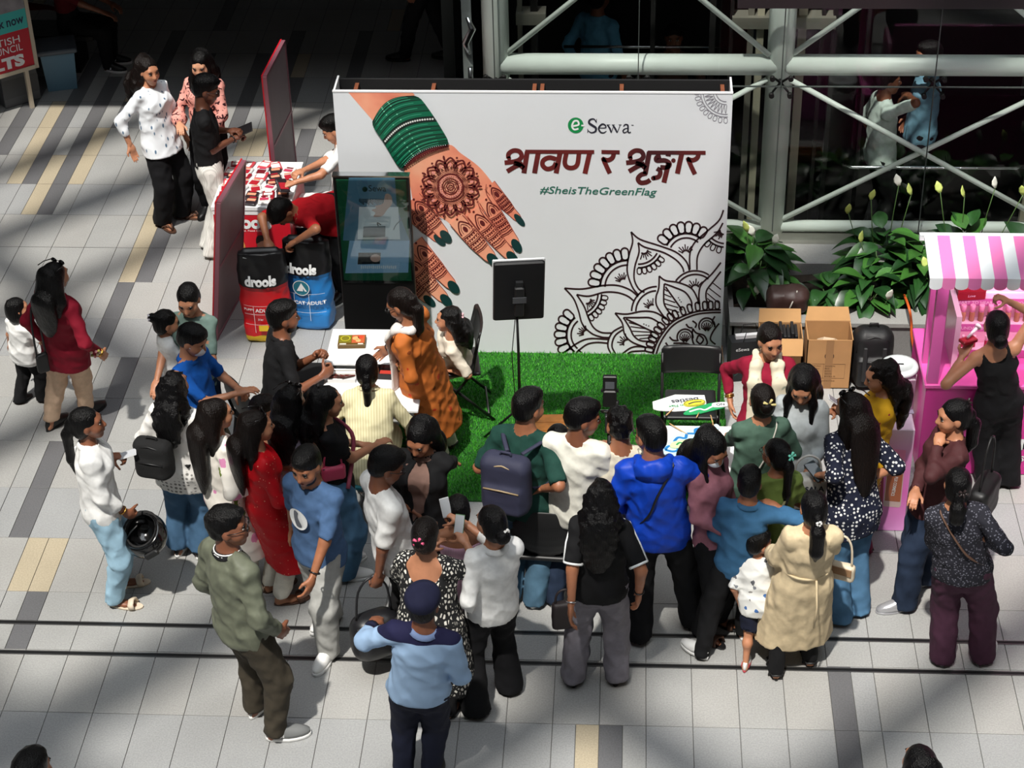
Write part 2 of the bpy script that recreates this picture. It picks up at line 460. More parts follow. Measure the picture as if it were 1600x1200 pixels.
def person(label, head, h=1.6, foot=None, face=0.0, hz=None, sex='f', g=1.0, tone=2, lean=(0, 0), look=(0, 0), tilt=0.0,
           pel=None, sit=None, feet=None, lh=None, rh=None, lpose='relax', rpose='relax', lpalm=None, rpalm=None, elb=None, twist=0,
           top=None, bot=None, hair=None, shoes=None, collar=None, extra=None, hr=1.0, group=None, root=None, knee=None, cat='person', zb=0.0):
    """head: pixel of the crown in the survey, hz its height; foot: pixel midway between the feet;
    face: heading in degrees (0 looks away from the camera, 90 to the left, -90 to the right, 180 towards it)"""
    s = h/1.65; hz = hz or h
    a = math.radians(face)
    if head is None:
        l_ = rotz(_v(lean[1], lean[0], 0), a); top_w = Vector((root[0]+l_[0], root[1]+l_[1], hz+zb))
    else: top_w = G(head[0], head[1], hz+zb)
    if root is not None: base = Vector((root[0], root[1], 0))
    elif foot is not None: base = G(foot[0], foot[1], 0)
    else: base = Vector((top_w.x-rotz(_v(lean[1], lean[0], 0), a)[0], top_w.y-rotz(_v(lean[1], lean[0], 0), a)[1], 0))
    loc = lambda w: rotz(_v(w[0]-base.x, w[1]-base.y, w[2]-zb), -a)      # world to local
    E = thing('person', label, cat, (base.x, base.y, zb), a, group)
    ht = loc(top_w)
    hs = hr*(.1364*1.05*h/.225)
    yaw, pit, rol = math.radians(look[0]), math.radians(look[1]), math.radians(tilt)
    HA = np.array(Matrix.Rotation(yaw, 3, 'Z') @ Matrix.Rotation(pit, 3, 'X') @ Matrix.Rotation(rol, 3, 'Y'))   # columns x,y,z of head
    hc = ht - HA@_v(0, -.005, .113)*hs
    if pel is None:
        pel = _v(ht[0]*.45, ht[1]*.40, .53*h) if sit is None else _v(0, 0, sit+.10*s)
    else: pel = _v(*pel)
    nb_t = hc+HA@_v(0, -.022, -.075)*hs-_v(0, 0, .085)*s
    T = nrm(nb_t-pel); Lt = np.linalg.norm(nb_t-pel); Lt = min(max(Lt, .24*h), .34*h); NB = pel+T*Lt
    tw = math.radians(twist)
    RH = nrm(rotz(_v(1, 0, 0), tw*.3)); RS = rotz(_v(1, 0, 0), tw); RS = nrm(RS-T*(RS@T)); FW = np.cross(T, RS)
    m = sex == 'm'
    sw = (.094 if m else .082)*h*(g**.4)
    sh = {1: NB+RS*sw-T*.040*h, -1: NB-RS*sw-T*.040*h}
    hp = {1: pel+RH*.05*h-_v(0, 0, .025*h), -1: pel-RH*.05*h-_v(0, 0, .025*h)}
    if feet is None: feet = [(-.085*s, 0.0, 8), (.085*s, 0.02, -8)] if sit is None else [(-.10*s, .40*s, 5), (.10*s, .42*s, -5)]
    ank, kn, toe = {}, {}, {}
    for i, sd in ((0, -1), (1, 1)):
        fx, fy = feet[i][0], feet[i][1]; fa = math.radians(feet[i][2] if len(feet[i]) > 2 else 0); fz = feet[i][3] if len(feet[i]) > 3 else 0
        kh = rotz(_v(0, 1, .15), fa) if knee is None else _v(*knee)
        kn[sd], ank[sd] = ik(hp[sd], _v(fx, fy-.02*s, .065*s+fz), .245*h, .235*h, kh)
        toe[sd] = rotz(_v(0, 1, 0), fa)
    el, wr = {}, {}
    for sd, tg, hint in ((-1, lh, elb and elb[0]), (1, rh, elb and elb[1])):
        if tg is None: tg = pel+_v(sd*.155*h*(g**.5)*(1.0 if m else .95), .03, -.02*h)
        elif len(tg) == 4: w = G(tg[1], tg[2], tg[3]); tg = loc(w)
        else: tg = _v(*tg)
        hint = _v(*hint) if hint is not None else _v(sd*.55, -.7, -.35)
        el[sd], wr[sd] = ik(sh[sd], tg, .172*h, .150*h, hint)
    # ---- body: one continuous surface
    B = Soft(.0205*max(s, .62)); gg = g
    r = h
    q = .70
    wa = pel+T*(.10*h); chs = pel+T*(.20*h)
    B.cone(pel-_v(0, 0, .02*h), wa, .085*r*gg, .069*r*gg, .05, FW, q).cone(wa, chs, .069*r*gg, .079*r*gg**.7, .05, FW, q)
    B.cone(chs, NB-T*.05*h, .080*r*gg**.7, .055*r, .05, FW, q).cone(sh[-1], sh[1], .027*r, .027*r, .04)
    for sd in (-1, 1): B.cone(NB+T*.006*h, sh[sd]+T*.004*h, .024*r, .022*r, .03)
    B.cone(NB-T*.02*h, hc+HA@_v(0, -.018, -.05)*hs, .036*r*(1.1 if m else .92), .033*r*(1.1 if m else .92), .03)
    for sd in (-1, 1):
        B.cone(sh[sd], el[sd], .0275*r*gg**.6, .0225*r*gg**.5, .025).cone(el[sd], wr[sd], .0235*r*gg**.5, .0150*r, .02)
        B.cone(hp[sd], kn[sd], .048*r*gg**.7, .031*r*gg**.5, .03).cone(kn[sd], ank[sd], .031*r*gg**.5, .020*r, .02)
        cf = kn[sd]*.68+ank[sd]*.32-toe[sd]*.012*h; B.ell(cf, .032*r*gg**.4, k=.03)
        f0 = ank[sd]*_v(1, 1, 0)+_v(0, 0, ank[sd][2]-.036*s)-toe[sd]*.022*s
        B.cone(f0, f0+toe[sd]*.10*s-_v(0, 0, .006*s), .030*s, .034*s, .02, _v(0, 0, 1), .72).cone(f0+toe[sd]*.10*s-_v(0, 0, .006*s), f0+toe[sd]*.165*s-_v(0, 0, .012*s), .034*s, .026*s, .02, _v(0, 0, 1), .6)
        B.cone(ank[sd], f0, .023*s, .026*s, .02)
    if sex == 'f' and h > 1.35:
        for sd in (-1, 1): B.ell(chs+T*.012*h+RS*sd*.043*h+FW*.042*h*gg**.5, .031*r*gg**.5, k=.06)
    parts = [B.mesh()+(0,)]
    hv, hf, hm = HEADS[sex if h > 1.35 else 'c']
    parts_m = [(parts[0][0], parts[0][1], 0)]
    V = hc+(hv*hs)@HA.T
    for mi in range(4):
        sel = hf[hm == mi]
        if len(sel):
            u, inv = np.unique(sel, return_inverse=True); parts_m.append((V[u], inv.reshape(sel.shape), mi))
    for sd, ps, pn in ((-1, lpose, lpalm), (1, rpose, rpalm)):
        d = nrm(wr[sd]-el[sd])
        if pn is None: n = _v(-sd, 0, 0) if abs(d[2]) > .6 else _v(0, 0, -1)
        else: n = _v(*pn)
        n = nrm(n-d*(n@d)); t = np.cross(d, n)*sd
        hv2, hf2 = HANDS[ps]; V2 = wr[sd]+(hv2[:, 0:1]*t+hv2[:, 1:2]*n+hv2[:, 2:3]*d)*s*(1.06 if m else .98)
        parts_m.append((V2, hf2 if sd == 1 else hf2[:, ::-1], 0))
    V, F, MI = merge(parts_m)
    me = mesh_from('body', V, F, [skin_mat(tone), EYEW, EYED, lip_mat(tone)], MI, True)
    link('body', me, E)
    J = dict(E=E, s=s, h=h, pel=pel, NB=NB, T=T, RS=RS, FW=FW, sh=sh, hp=hp, el=el, wr=wr, kn=kn, ank=ank, toe=toe, hc=hc, HA=HA, hs=hs, wa=wa, chs=chs, g=g, sex=sex, loc=loc, face=a, base=base, feet=feet, q=q, tone=tone)
    if bot: bottoms(J, **bot)
    if top: tops(J, **top)
    if hair: hairdo(J, **hair)
    footwear(J, shoes)
    if collar: collar_ring(J, collar)
    for e in (extra or []): e(J)
    return J

def softpart(J, S, name, mat, smooth=True):
    V, F = S.mesh()
    return link(name, mesh_from(name, V, F, [mat], None, smooth), J['E'])
SEED = [0]
def tops(J, mat, ease=.014, sleeve=.5, hem=.47, flare=.0, slr=1.0, neck=None, cuts=None, fold=.009, thigh=True, name='shirt', vert=False, puff=0.0, vox=.0138, open_=None, hemtilt=0.0):
    """sleeve: 0 none, .5 at the elbow, 1 at the wrist; hem: height of the hem in body heights; flare: widening of the skirt"""
    h, s, g, q = J['h'], J['s'], J['g'], J['q']; T, FW, RS = J['T'], J['FW'], J['RS']; e = ease*.8; slr = slr*.72; fold = fold*.85
    S = Soft(vox*max(s, .62)); NB, pel, wa, chs = J['NB'], J['pel'], J['wa'], J['chs']
    hemz = hem*h
    S.cone(pel-_v(0, 0, .02*h), wa, .092*h*g+e, .076*h*g+e*1.4, .05, FW, q+.04).cone(wa, chs, .076*h*g+e*1.4, .084*h*g**.7+e, .05, FW, q+.03)
    S.cone(chs, NB-T*.05*h, .082*h*g**.7+e, .056*h+e*.6, .05, FW, q).cone(J['sh'][-1], J['sh'][1], .027*h+e*.8, .027*h+e*.8, .04)
    for sd in (-1, 1): S.cone(NB+T*.002*h, J['sh'][sd]+T*.004*h, .024*h+e*.5, .023*h+e*.7, .03)
    S.cone(NB-T*.04*h, NB-T*.004*h, .042*h+e*.3, .034*h+e*.3, .03)
    if J['sex'] == 'f' and h > 1.35:
        for sd in (-1, 1): S.ell(chs+T*.012*h+RS*sd*.043*h+FW*.042*h*g**.5, .031*h*g**.5+e*.7, k=.09)
    if hemz < .50*h and J.get('sitz') is None:
        mid = (J['hp'][1]+J['hp'][-1])/2; kz = (J['kn'][1]+J['kn'][-1])/2
        t = (mid[2]-hemz)/max(mid[2]-kz[2], .05); end = mid+(kz-mid)*t; end[2] = hemz-.02
        S.cone(pel-_v(0, 0, .03*h), end, .092*h*g+e, .092*h*g+e+flare, .06, FW, .74)
        if thigh and hemz < .44*h:
            for sd in (-1, 1):
                en = J['hp'][sd]+(J['kn'][sd]-J['hp'][sd])*t
                S.cone(J['hp'][sd], en, .055*h*g**.7+e, .05*h*g**.7+e+flare*.45, .06)
    for sd in (-1, 1):
        if sleeve <= 0: continue
        a, b, c = J['sh'][sd], J['el'][sd], J['wr'][sd]; r0 = .0285*h*g**.6+e*.7*slr; r1 = .0235*h*g**.5+e*.8*slr; r2 = .0155*h+e*.8*slr
        if sleeve <= .5:
            en = a+(b-a)*(sleeve/.5); S.cone(a, en, r0, r0+(r1-r0)*(sleeve/.5)*.6, .03, flat=True)
        else:
            t = (sleeve-.5)/.5; en = b+(c-b)*t
            S.cone(a, b, r0, r1, .03).cone(b, en, r1+puff*.6, r1+(r2-r1)*t+puff, .02, flat=True)
            if puff: S.ell((b+en)/2+_v(0, 0, -.02), r1+puff*1.3, k=.04)
    if fold: SEED[0] += 1; S.fold(fold, WAVES_VERT if vert else WAVES_TOP, SEED[0]); S.fold(fold*.45, WAVES_LEG, SEED[0]+99)
    S.cut((J['pel'][0], J['pel'][1], hemz), (0, hemtilt, -1))
    S.cone(NB+T*.016*h+FW*.006, NB+T*.10*h+FW*.03, .040*h, .05*h, k=.006, op='s')
    for c in (cuts or []):
        p = NB+RS*c[0]+FW*c[1]+T*c[2]; S.ell(p, c[3:6], np.array([RS, FW, T]), k=.006, op='s')
    return softpart(J, S, name, mat)
def bottoms(J, mat, kind='straight', ease=.012, cuff=.035, fold=.007, name='trousers', rk=None, rh=None, vox=.0172):
    h, s, g = J['h'], J['s'], J['g']; S = Soft(vox*max(s, .62))
    pr = {'slim': (.010, .012), 'straight': (.018, .020), 'wide': (.028, .046), 'flare': (.012, .056), 'baggy': (.030, .034), 'short': (.03, .05)}[kind]
    e = ease; pel, FW = J['pel'], J['FW']
    S.cone(pel-_v(0, 0, .03*h), pel+J['T']*.055*h, .091*h*g+e, .082*h*g+e*.8, .05, FW, .76)
    for sd in (-1, 1):
        a, b, c = J['hp'][sd], J['kn'][sd], J['ank'][sd]
        S.cone(a, b, .056*h*g**.7+e, .036*h*g**.5+e*.6+pr[0]*s, .035)
        if kind != 'short':
            c2 = b+(c-b)*1.10
            S.cone(b, c2, .036*h*g**.5+e*.6+pr[0]*s, .024*h+e*.4+pr[1]*s, .02)
        else:
            S.cone(b, b+(c-b)*.1, .036*h*g**.5+e*.6+pr[0]*s, .036*h+e*.6+pr[1]*s, .02)
    if fold: SEED[0] += 1; S.fold(fold, WAVES_LEG, SEED[0]); S.fold(fold*.7, WAVES_TOP, SEED[0]+50)
    for sd in (-1, 1):
        a, b = J['kn'][sd], J['ank'][sd]
        if kind == 'short': S.cone(a+(b-a)*.10, a+(b-a)*.5, .12*s, .12*s, k=.004, op='s')
    if kind != 'short': S.cut((0, 0, cuff*s), (0, 0, -1))
    return softpart(J, S, name, mat)

def hairdo(J, kind='long', mat=None, length=.36, width=1.0, wave=0.0, part_=0, side=0.0, fringe=0.0, bun=None, fwd=0.0):
    """hair in head coordinates; long hair falls along the back"""
    hs, hc, HA, h = J['hs'], J['hc'], J['HA'], J['h']; mat = mat or hair_mat()
    S = Soft(.0118*max(hs/1.0, .7)); P = lambda x, y, z: hc+HA@_v(x, y, z)*hs
    A = HA.T
    up = .006 if kind == 'short' else 0
    S.ell(P(0, -.020, .036+up), _v(.082, .102, .090+up)*hs, A, k=.02)
    if kind == 'short':
        S.ell(P(0, .020, .088), _v(.066, .078, .042)*hs, A, k=.03)
        S.ell(P(0, -.05, -.01), _v(.070, .060, .062)*hs, A, k=.02)
    else:
        S.ell(P(0, -.05, -.03), _v(.076, .062, .075)*hs, A, k=.03)
    # face opening
    S.ell(P(0, .120, -.045+fringe*-.02), _v(.064, .092, .118-fringe*.025)*hs, A, k=.012, op='s')
    S.ell(P(0, .06, -.13), _v(.09, .115, .06)*hs, A, k=.01, op='s')
    if kind in ('short', 'bun', 'pony', 'tied'):
        for sd in (-1, 1): S.ell(P(sd*.088, .030, -.045), _v(.030, .052, .050)*hs, A, k=.01, op='s')
    back = -J['FW']; dn = _v(0, 0, -1)
    nape = P(side*.02, -.085, -.01)
    tgt = J['NB']-J['FW']*.085*h*J['g']**.5
    if kind in ('long', 'wavy'):
        w0 = .074*hs*width; n = 5; fall = nrm(-J['T']+_v(0, 0, -.35)); p1 = tgt+_v(0, 0, .03)-J['FW']*.012
        pts = [P(0, -.07, .03), nape, p1]+[p1+fall*length*i/(n-1)+J['RS']*side*.05*i for i in range(1, n)]
        for i in range(len(pts)-1):
            t0, t1 = i/(len(pts)-1), (i+1)/(len(pts)-1); wd = lambda t: w0*(1.0+.30*math.sin(t*2.8))*(1-.50*t**3)
            S.cone(pts[i], pts[i+1], wd(t0), wd(t1), .05, J['FW'], .40)
        for sd in (-1, 1):
            a = P(sd*.058, -.035, -.01); b = J['NB']+J['RS']*sd*.050*h*width-J['FW']*.055+_v(0, 0, .03)
            S.cone(a, b, .034*hs, .036*hs*width, .06, J['FW'], .8); c = b+fall*length*.5-J['RS']*sd*.015-J['FW']*.02; S.cone(b, c, .036*hs*width, .020*hs, .06, J['FW'], .7)
            if fwd > 0:
                a = P(sd*.066, .015, .0); b = J['NB']+J['RS']*sd*.055*h+J['FW']*fwd+_v(0, 0, .0); c = b-J['T']*length*.6+J['FW']*.03
                S.cone(a, b, .024*hs, .028*hs, .03).cone(b, c, .028*hs, .014*hs, .03)
    elif kind == 'pony':
        p = P(0, -.115, .02+.03*(bun or 0)); S.ell(p, .030*hs, k=.015)
        q1 = p-J['FW']*.03+_v(0, 0, -.08); q2 = q1+_v(0, 0, -length*.6)+J['RS']*side; q3 = q2+_v(0, 0, -length*.4)+J['FW']*.02
        S.cone(p, q1, .026*hs, .034*hs, .02).cone(q1, q2, .034*hs*width, .028*hs*width, .02).cone(q2, q3, .028*hs*width, .010*hs, .02)
    elif kind == 'bun':
        z = bun if bun is not None else -.01
        S.ell(P(0, -.125, z), _v(.042, .036, .042)*hs*width, A, k=.012)
    elif kind == 'tied':
        S.ell(P(0, -.10, -.03), _v(.035, .03, .045)*hs, A, k=.02)
    elif kind == 'bob':
        for sd in (-1, 0, 1):
            S.ell(P(sd*.058, -.03-.03*(sd == 0), -.06), _v(.030, .055, .065)*hs, A, k=.03)
    if wave: SEED[0] += 1; S.fold(wave, [(60, 40, 55, .6), (-50, 60, 80, .5), (90, -70, 40, .4)], SEED[0])
    else: SEED[0] += 1; S.fold(.0022, [(120, 40, 6, .7), (-60, 110, -8, .6), (150, 90, 5, .4)], SEED[0])
    return softpart(J, S, 'hair', mat)

# footwear ------------------------------------------------------
def _outline(L, w, n=18, grow=0.0):
    pts = []
    for k in range(n):
        t = 2*PI*k/n; y = math.sin(t); x = math.cos(t)
        wd = w*(1.0+.16*y-.10*(y < -.3))
        pts.append((x*(wd+grow), L*.5*(1+y*(1+grow/L))-.045))
    return pts
SHOES = {}
def shoe_mesh(kind, mu, ms):
    key = (kind, mu.name, ms.name)
    if key in SHOES: return SHOES[key]
    L = .262
    up, so = MB(), MB(); bits = []
    def strap_(): bits.append(MB()); return bits[-1]
    if kind in ('sneaker', 'shoe'):
        H = .028 if kind == 'sneaker' else .016
        o = _outline(L, .044, 18, .003)
        so.loft([[(x, y, 0) for x, y in o], [(x*1.03, y, H*.5) for x, y in o], [(x, y, H) for x, y in o]])
        rings = []
        for z, sc, ys, yo in ((H, .97, .98, 0), (H+.022, .98, .97, -.002), (H+.042, .86, .80, -.026), (H+.058, .72, .60, -.048), (H+.070, .64, .44, -.06), (H+.078, .52, .38, -.06)):
            rings.append([(x*sc, (y-L/2+.045)*ys+L/2-.045+yo, z) for x, y in o])
        up.loft(rings)
        if kind == 'sneaker':
            for k in range(4): up.tube([(-.022, .075+.02*k, H+.062-.011*k), (.022, .075+.02*k, H+.062-.011*k)], .0035, 5, 1)
            for sd in (-1, 1): up.box(sd*.0395-.003, sd*.0395+.003, .0, .06, H+.012, H+.034, 1)
    else:
        H = .022
        o = _outline(L, .043, 18, .002); so.loft([[(x, y, 0) for x, y in o], [(x, y, H*.5) for x, y in o], [(x*.97, y, H*.6) for x, y in o]])
        if kind == 'flip':
            for sd in (-1, 1): strap_().tube([(0.0, .175, .02), (sd*.02, .14, .062), (sd*.043, .085, .035), (sd*.046, .06, .012)], .007, 6)
        elif kind == 'sandal':
            for yy, zz in ((.155, .048), (.115, .066), (.01, .06)):
                strap_().tube([(-.047, yy, .012), (-.040, yy, zz*.75), (0, yy, zz), (.040, yy, zz*.75), (.047, yy, .012)], .010, 6, flat=.6)
            strap_().tube([(-.044, .01, .05), (-.03, -.05, .055), (.03, -.05, .055), (.044, .01, .05)], .007, 6)
        else:
            strap_().tube([(-.047, .15, .012), (-.042, .14, .045), (0, .135, .062), (.042, .14, .045), (.047, .15, .012)], .024, 8, flat=.4)
    mu2 = mesh_from('shoe', up.v, up.f, [mu, ms], up.m, up.sm) if up.v else [mesh_from('strap', b.v, b.f, [mu], b.m, b.sm) for b in bits]; ms2 = mesh_from('sole', so.v, so.f, [ms], so.m, so.sm)
    SHOES[key] = (mu2, ms2); return SHOES[key]
def footwear(J, shoes):
    if shoes is None: return
    kind, mu, ms = shoes
    a, b = shoe_mesh(kind, mu, ms)
    for sd in (-1, 1):
        d = J['toe'][sd]; ang = math.atan2(-d[0], d[1]); an = J['ank'][sd]
        nm = 'shoe' if kind in ('sneaker', 'shoe') else 'sandal'
        p = an-d*.0; z = an[2]-.065*J['s']
        o = link(nm, b if isinstance(a, list) else a, J['E'], (p[0]-d[0]*.01, p[1]-d[1]*.01, z), (0, 0, ang)); sc = J['s']*1.02; o.scale = (sc, sc, sc)
        if isinstance(a, list):
            for m_ in a: link('strap', m_, o)
        else: link('sole', b, o)
def collar_ring(J, mat):
    h, NB, T, RS, FW = J['h'], J['NB'], J['T'], J['RS'], J['FW']; b = MB(); rings = []
    for z, r, n_ in ((-.004, .040, 0), (.026, .039, 0), (.030, .042, 0), (.002, .056, 0), (-.006, .054, 0)):
        rings.append([NB+T*(z*h/1.65+.004*math.sin(t)*0)+RS*math.cos(t)*r*h+FW*(math.sin(t)*r*h*.92)-T*(.022*max(0, math.sin(t)))*h for t in [2*PI*k/20 for k in range(20)]])
    b.loft(rings, caps=False); b.build('collar', mat, J['E'])
# worn pieces ---------------------------------------------------
def glasses(mat=None, up=False):
    def f(J):
        m = mat or plain('spectacle_frame', srgb(25, 22, 22), .3); b = MB(); hs, hc, HA = J['hs'], J['hc'], J['HA']
        P = (lambda x, y, z: hc+HA@_v(x, y, z)*hs) if not up else (lambda x, y, z: hc+HA@_v(x*1.12, y-.055, z+.098-.0*y)*hs)
        for sd in (-1, 1):
            b.tube([P(sd*.033+.021*math.cos(t), .105, .008+.016*math.sin(t)) for t in [2*PI*k/12 for k in range(13)]], .0026*hs if not up else .005*hs, 5)
            b.tube([P(sd*.054, .103, .012), P(sd*.078, .05, .012), P(sd*.080, -.01, .008)], .0024*hs if not up else .004*hs, 5)
        b.tube([P(-.012, .107, .012), P(.012, .107, .012)], .0026*hs, 5)
        if up:
            for sd in (-1, 1): b.ball(tuple(P(sd*.033, .105, .008)), (.019*hs, .012*hs, .014*hs), 8, 6)
        b.build('sunglasses' if up else 'glasses', m, J['E'])
    return f
def mask(J):
    S = Soft(.0075); hs, hc, HA = J['hs'], J['hc'], J['HA']; P = lambda x, y, z: hc+HA@_v(x, y, z)*hs
    S.ell(P(0, .055, -.045), _v(.060, .062, .048)*hs, HA.T, k=.01); S.ell(P(0, .03, -.045), _v(.08, .035, .08)*hs, HA.T, k=.01, op='s')
    softpart(J, S, 'face_mask', plain('mask_paper', srgb(222, 228, 235), .8))
    b = MB()
    for sd in (-1, 1): b.tube([P(sd*.056, .055, -.03), P(sd*.078, .0, -.005)], .003*hs, 5)
    b.build('mask_loop', plain('mask_paper', srgb(222, 228, 235), .8), J['E'])
def beard(J):
    S = Soft(.0085); hs, hc, HA = J['hs'], J['hc'], J['HA']; P = lambda x, y, z: hc+HA@_v(x, y, z)*hs
    S.ell(P(0, .030, -.062), _v(.062, .062, .058)*hs, HA.T, k=.01)
    S.ell(P(0, .098, -.045), _v(.034, .04, .040)*hs, HA.T, k=.01, op='s'); S.ell(P(0, -.03, -.03), _v(.12, .05, .12)*hs, HA.T, k=.01, op='s'); S.ell(P(0, .06, .0), _v(.12, .09, .035)*hs, HA.T, k=.01, op='s')
    softpart(J, S, 'beard', hair_mat())
def bangle(sd, mat, at_=.10, r=.034, n=1):
    def f(J):
        b = MB(); w, e = J['wr'][sd], J['el'][sd]; d = nrm(e-w); u = nrm(np.cross(d, _v(.3, .5, .8))); v = np.cross(d, u)
        for i in range(n):
            c = w+d*(at_*.2+.012*i); b.tube([c+u*math.cos(t)*r*J['s']+v*math.sin(t)*r*J['s'] for t in [2*PI*k/14 for k in range(15)]], .005, 5)
        b.build('bangle' if mat.name != 'watch_black' else 'watch', mat, J['E'])
    return f
def clip(mat, x=.0, y=-.10, z=.06, name='hair_clip', size=.03):
    def f(J):
        hs, hc, HA = J['hs'], J['hc'], J['HA']; P = lambda a, b_, c: hc+HA@_v(a, b_, c)*hs; b = MB()
        for k in range(5): b.tube([P(x, y-.012, z), P(x+size*math.cos(k*1.25), y-.022, z+size*math.sin(k*1.25))], [.006*hs, .009*hs], 6)
        b.build(name, mat, J['E'])
    return f
def strap(pts_fn, mat, r=.012, name='strap'):
    def f(J):
        b = MB(); b.tube(pts_fn(J), r, 6, flat=.45); b.build(name, mat, J['E'])
    return f
# ---------------------------------------------------------------- setting: materials
def stone(name, c, sp=.10, rough=.42):
    if name in MATS: return MATS[name]
    t = NT(name); mp = t.coord(kind='Generated'); tc = t.n('NewGeometry')
    nz = t.n('TexNoise', i_Scale=90.0, i_Detail=3.0); t.l(tc, nz, 0, 'Vector')
    a = srgb(*c); r = t.ramp([(.35, tuple(x*(1-sp) for x in a[:3])), (.65, tuple(x*(1+sp) for x in a[:3]))]); t.l(nz, r, 0, 0)
    n2 = t.n('TexNoise', i_Scale=.9, i_Detail=4.0); t.l(tc, n2, 0, 'Vector'); r2 = t.ramp([(.3, (.86, .86, .86, 1)), (.7, (1.08, 1.08, 1.08, 1))]); t.l(n2, r2, 0, 0)
    m = t.n('Mix', data_type='RGBA', blend_type='MULTIPLY'); m.inputs[0].default_value = 1.0; t.l(r, m, 0, 6); t.l(r2, m, 0, 7); t.l(m, t.b, 2, 'Base Color')
    t.b.inputs['Roughness'].default_value = rough; t.b.inputs['Specular IOR Level'].default_value = .35
    MATS[name] = t.mat; return t.mat
T_GREY = stone('tile_grey', (160, 160, 158)); T_GREY2 = stone('tile_grey_pale', (163, 162, 159)); T_GREY3 = stone('tile_grey_cool', (156, 157, 157))
T_DARK = stone('tile_charcoal', (104, 104, 106)); T_BEIGE = stone('tile_beige', (178, 166, 143))
GROUT = plain('grout', srgb(96, 95, 93), .9, noise=.1)
STEEL = plain('steel_painted', srgb(224, 232, 225), .42, .0, noise=.05, nscale=3.0)
CHROME = plain('chrome', srgb(205, 208, 210), .16, 1.0)
DARKMETAL = plain('dark_metal', srgb(34, 33, 33), .4, .6)
BLACK = plain('black_plastic', srgb(22, 22, 23), .45)
CONC = stone('planter_stone', (128, 128, 126), .08, .6)
PLASTER = plain('mall_wall', srgb(64, 63, 61), .9, noise=.05)
def glass_mat(name, tint=(.965, .985, .978), refl=.4):
    if name in MATS: return MATS[name]
    t = NT(name); t.t.nodes.remove(t.b); out = t.t.nodes['Material Output']
    tr = t.n('BsdfTransparent'); tr.inputs[0].default_value = tint+(1,); gl = t.n('BsdfGlossy'); gl.inputs['Roughness'].default_value = .02; gl.inputs[0].default_value = (1, 1, 1, 1)
    fr = t.n('Fresnel'); fr.inputs[0].default_value = 1.45; mu = t.n('Math', operation='MULTIPLY'); mu.inputs[1].default_value = refl; t.l(fr, mu, 0, 0)
    mx = t.n('MixShader'); t.l(mu, mx, 0, 0); t.l(tr, mx, 0, 1); t.l(gl, mx, 0, 2); t.l(mx, out, 0, 0)
    MATS[name] = t.mat; return t.mat
GLASS = glass_mat('lift_glass')

# ---------------------------------------------------------------- floor of tiles
GX0, GY0, TW, TD = -4.032, 9.108, .30, .60
fl = thing('floor', 'grey stone tile floor of the mall hall with charcoal and beige strips', None, kind='structure')
MB().box(-11, 10, 2, 30, -.06, -.008).build('screed', GROUT, fl)
half = TW/2
lane_of = lambda x: int(math.floor((x-GX0)/half+.5e-6))
cells = {}                     # (lane, row) -> type; two lanes to a full tile
def strip(px, py, k0, k1, typ, n=1, dx=0.0):
    L = int(round((G(px, py).x-GX0)/half-.5))
    for k in range(k0, k1):
        for i in range(n): cells[(L+i, k)] = typ
strip(44, 800, 3, 5, 'D'); strip(73, 880, 1, 3, 'D'); strip(30, 880, 2, 3, 'B', 2); strip(176, 620, 5, 7, 'D'); strip(176, 500, 7, 9, 'D')
strip(208, 420, 9, 12, 'B'); strip(234, 420, 9, 12, 'D'); strip(918, 1165, -2, 0, 'B'); strip(955, 1165, -2, 0, 'D'); strip(1318, 1120, -2, 1, 'D')
strip(70, 200, 12, 15, 'B', 2); strip(90, 215, 12, 17, 'D'); strip(118, 240, 11, 16, 'D'); strip(92, 262, 11, 13, 'B'); strip(137, 235, 12, 14, 'B'); strip(28, 190, 13, 16, 'D')
strip(395, 155, 14, 17, 'D'); strip(415, 165, 13, 14, 'B'); strip(437, 165, 13, 14, 'B'); strip(270, 70, 15, 18, 'D'); strip(330, 80, 14, 17, 'D'); strip(460, 60, 15, 18, 'D'); strip(560, 60, 16, 18, 'D'); strip(505, 215, 12, 13, 'D'); strip(490, 190, 12, 14, 'D')
rnd = random.Random(5)
for _ in range(30):            # more strips farther back and between the visitors
    L, k, n = rnd.randrange(-30, 46), rnd.randrange(13, 30), rnd.randrange(1, 4)
    for j in range(n): cells.setdefault((L, k+j), rnd.choice('DDB'))
TM = {}
def tile_mesh(w, d, mat):
    key = (round(w, 3), round(d, 3), mat.name)
    if key not in TM:
        b = MB(); g = .0022; e = .0015
        b.loft([[(g, g, -.03), (w-g, g, -.03), (w-g, d-g, -.03), (g, d-g, -.03)], [(g, g, -e), (w-g, g, -e), (w-g, d-g, -e), (g, d-g, -e)], [(g+e, g+e, 0), (w-g-e, g+e, 0), (w-g-e, d-g-e, 0), (g+e, d-g-e, 0)]], smooth=False)
        TM[key] = mesh_from('floor_tile', b.v, b.f, [mat])
    return TM[key]
allt = []
for k in range(-2, 34):
    L = -34
    while L < 58:
        t = cells.get((L, k))
        if t: allt.append((L, k, 1, t)); L += 1
        elif L % 2 == 0 and not cells.get((L+1, k)): allt.append((L, k, 2, 'G')); L += 2
        elif L % 2 == 1 and not cells.get((L+1, k)) and cells.get((L-1, k)): allt.append((L, k, 1, 'G')); L += 1
        else: allt.append((L, k, 1, 'G')); L += 1
rail_y = (9.975, 9.672)
def inview(L, k, n):
    x = GX0+(L+n/2)*half; y = GY0+(k+.5)*TD
    d = np.array([x, y, 0])-CPOS; z = d@CF; px, py = 800+FPX*(d@CR)/z, 600-FPX*(d@CU)/z
    ok = -30 < px < 1630 and -20 < py < 1220 and not (560 < px < 1130 and 560 < py < 760)
    return ok, py
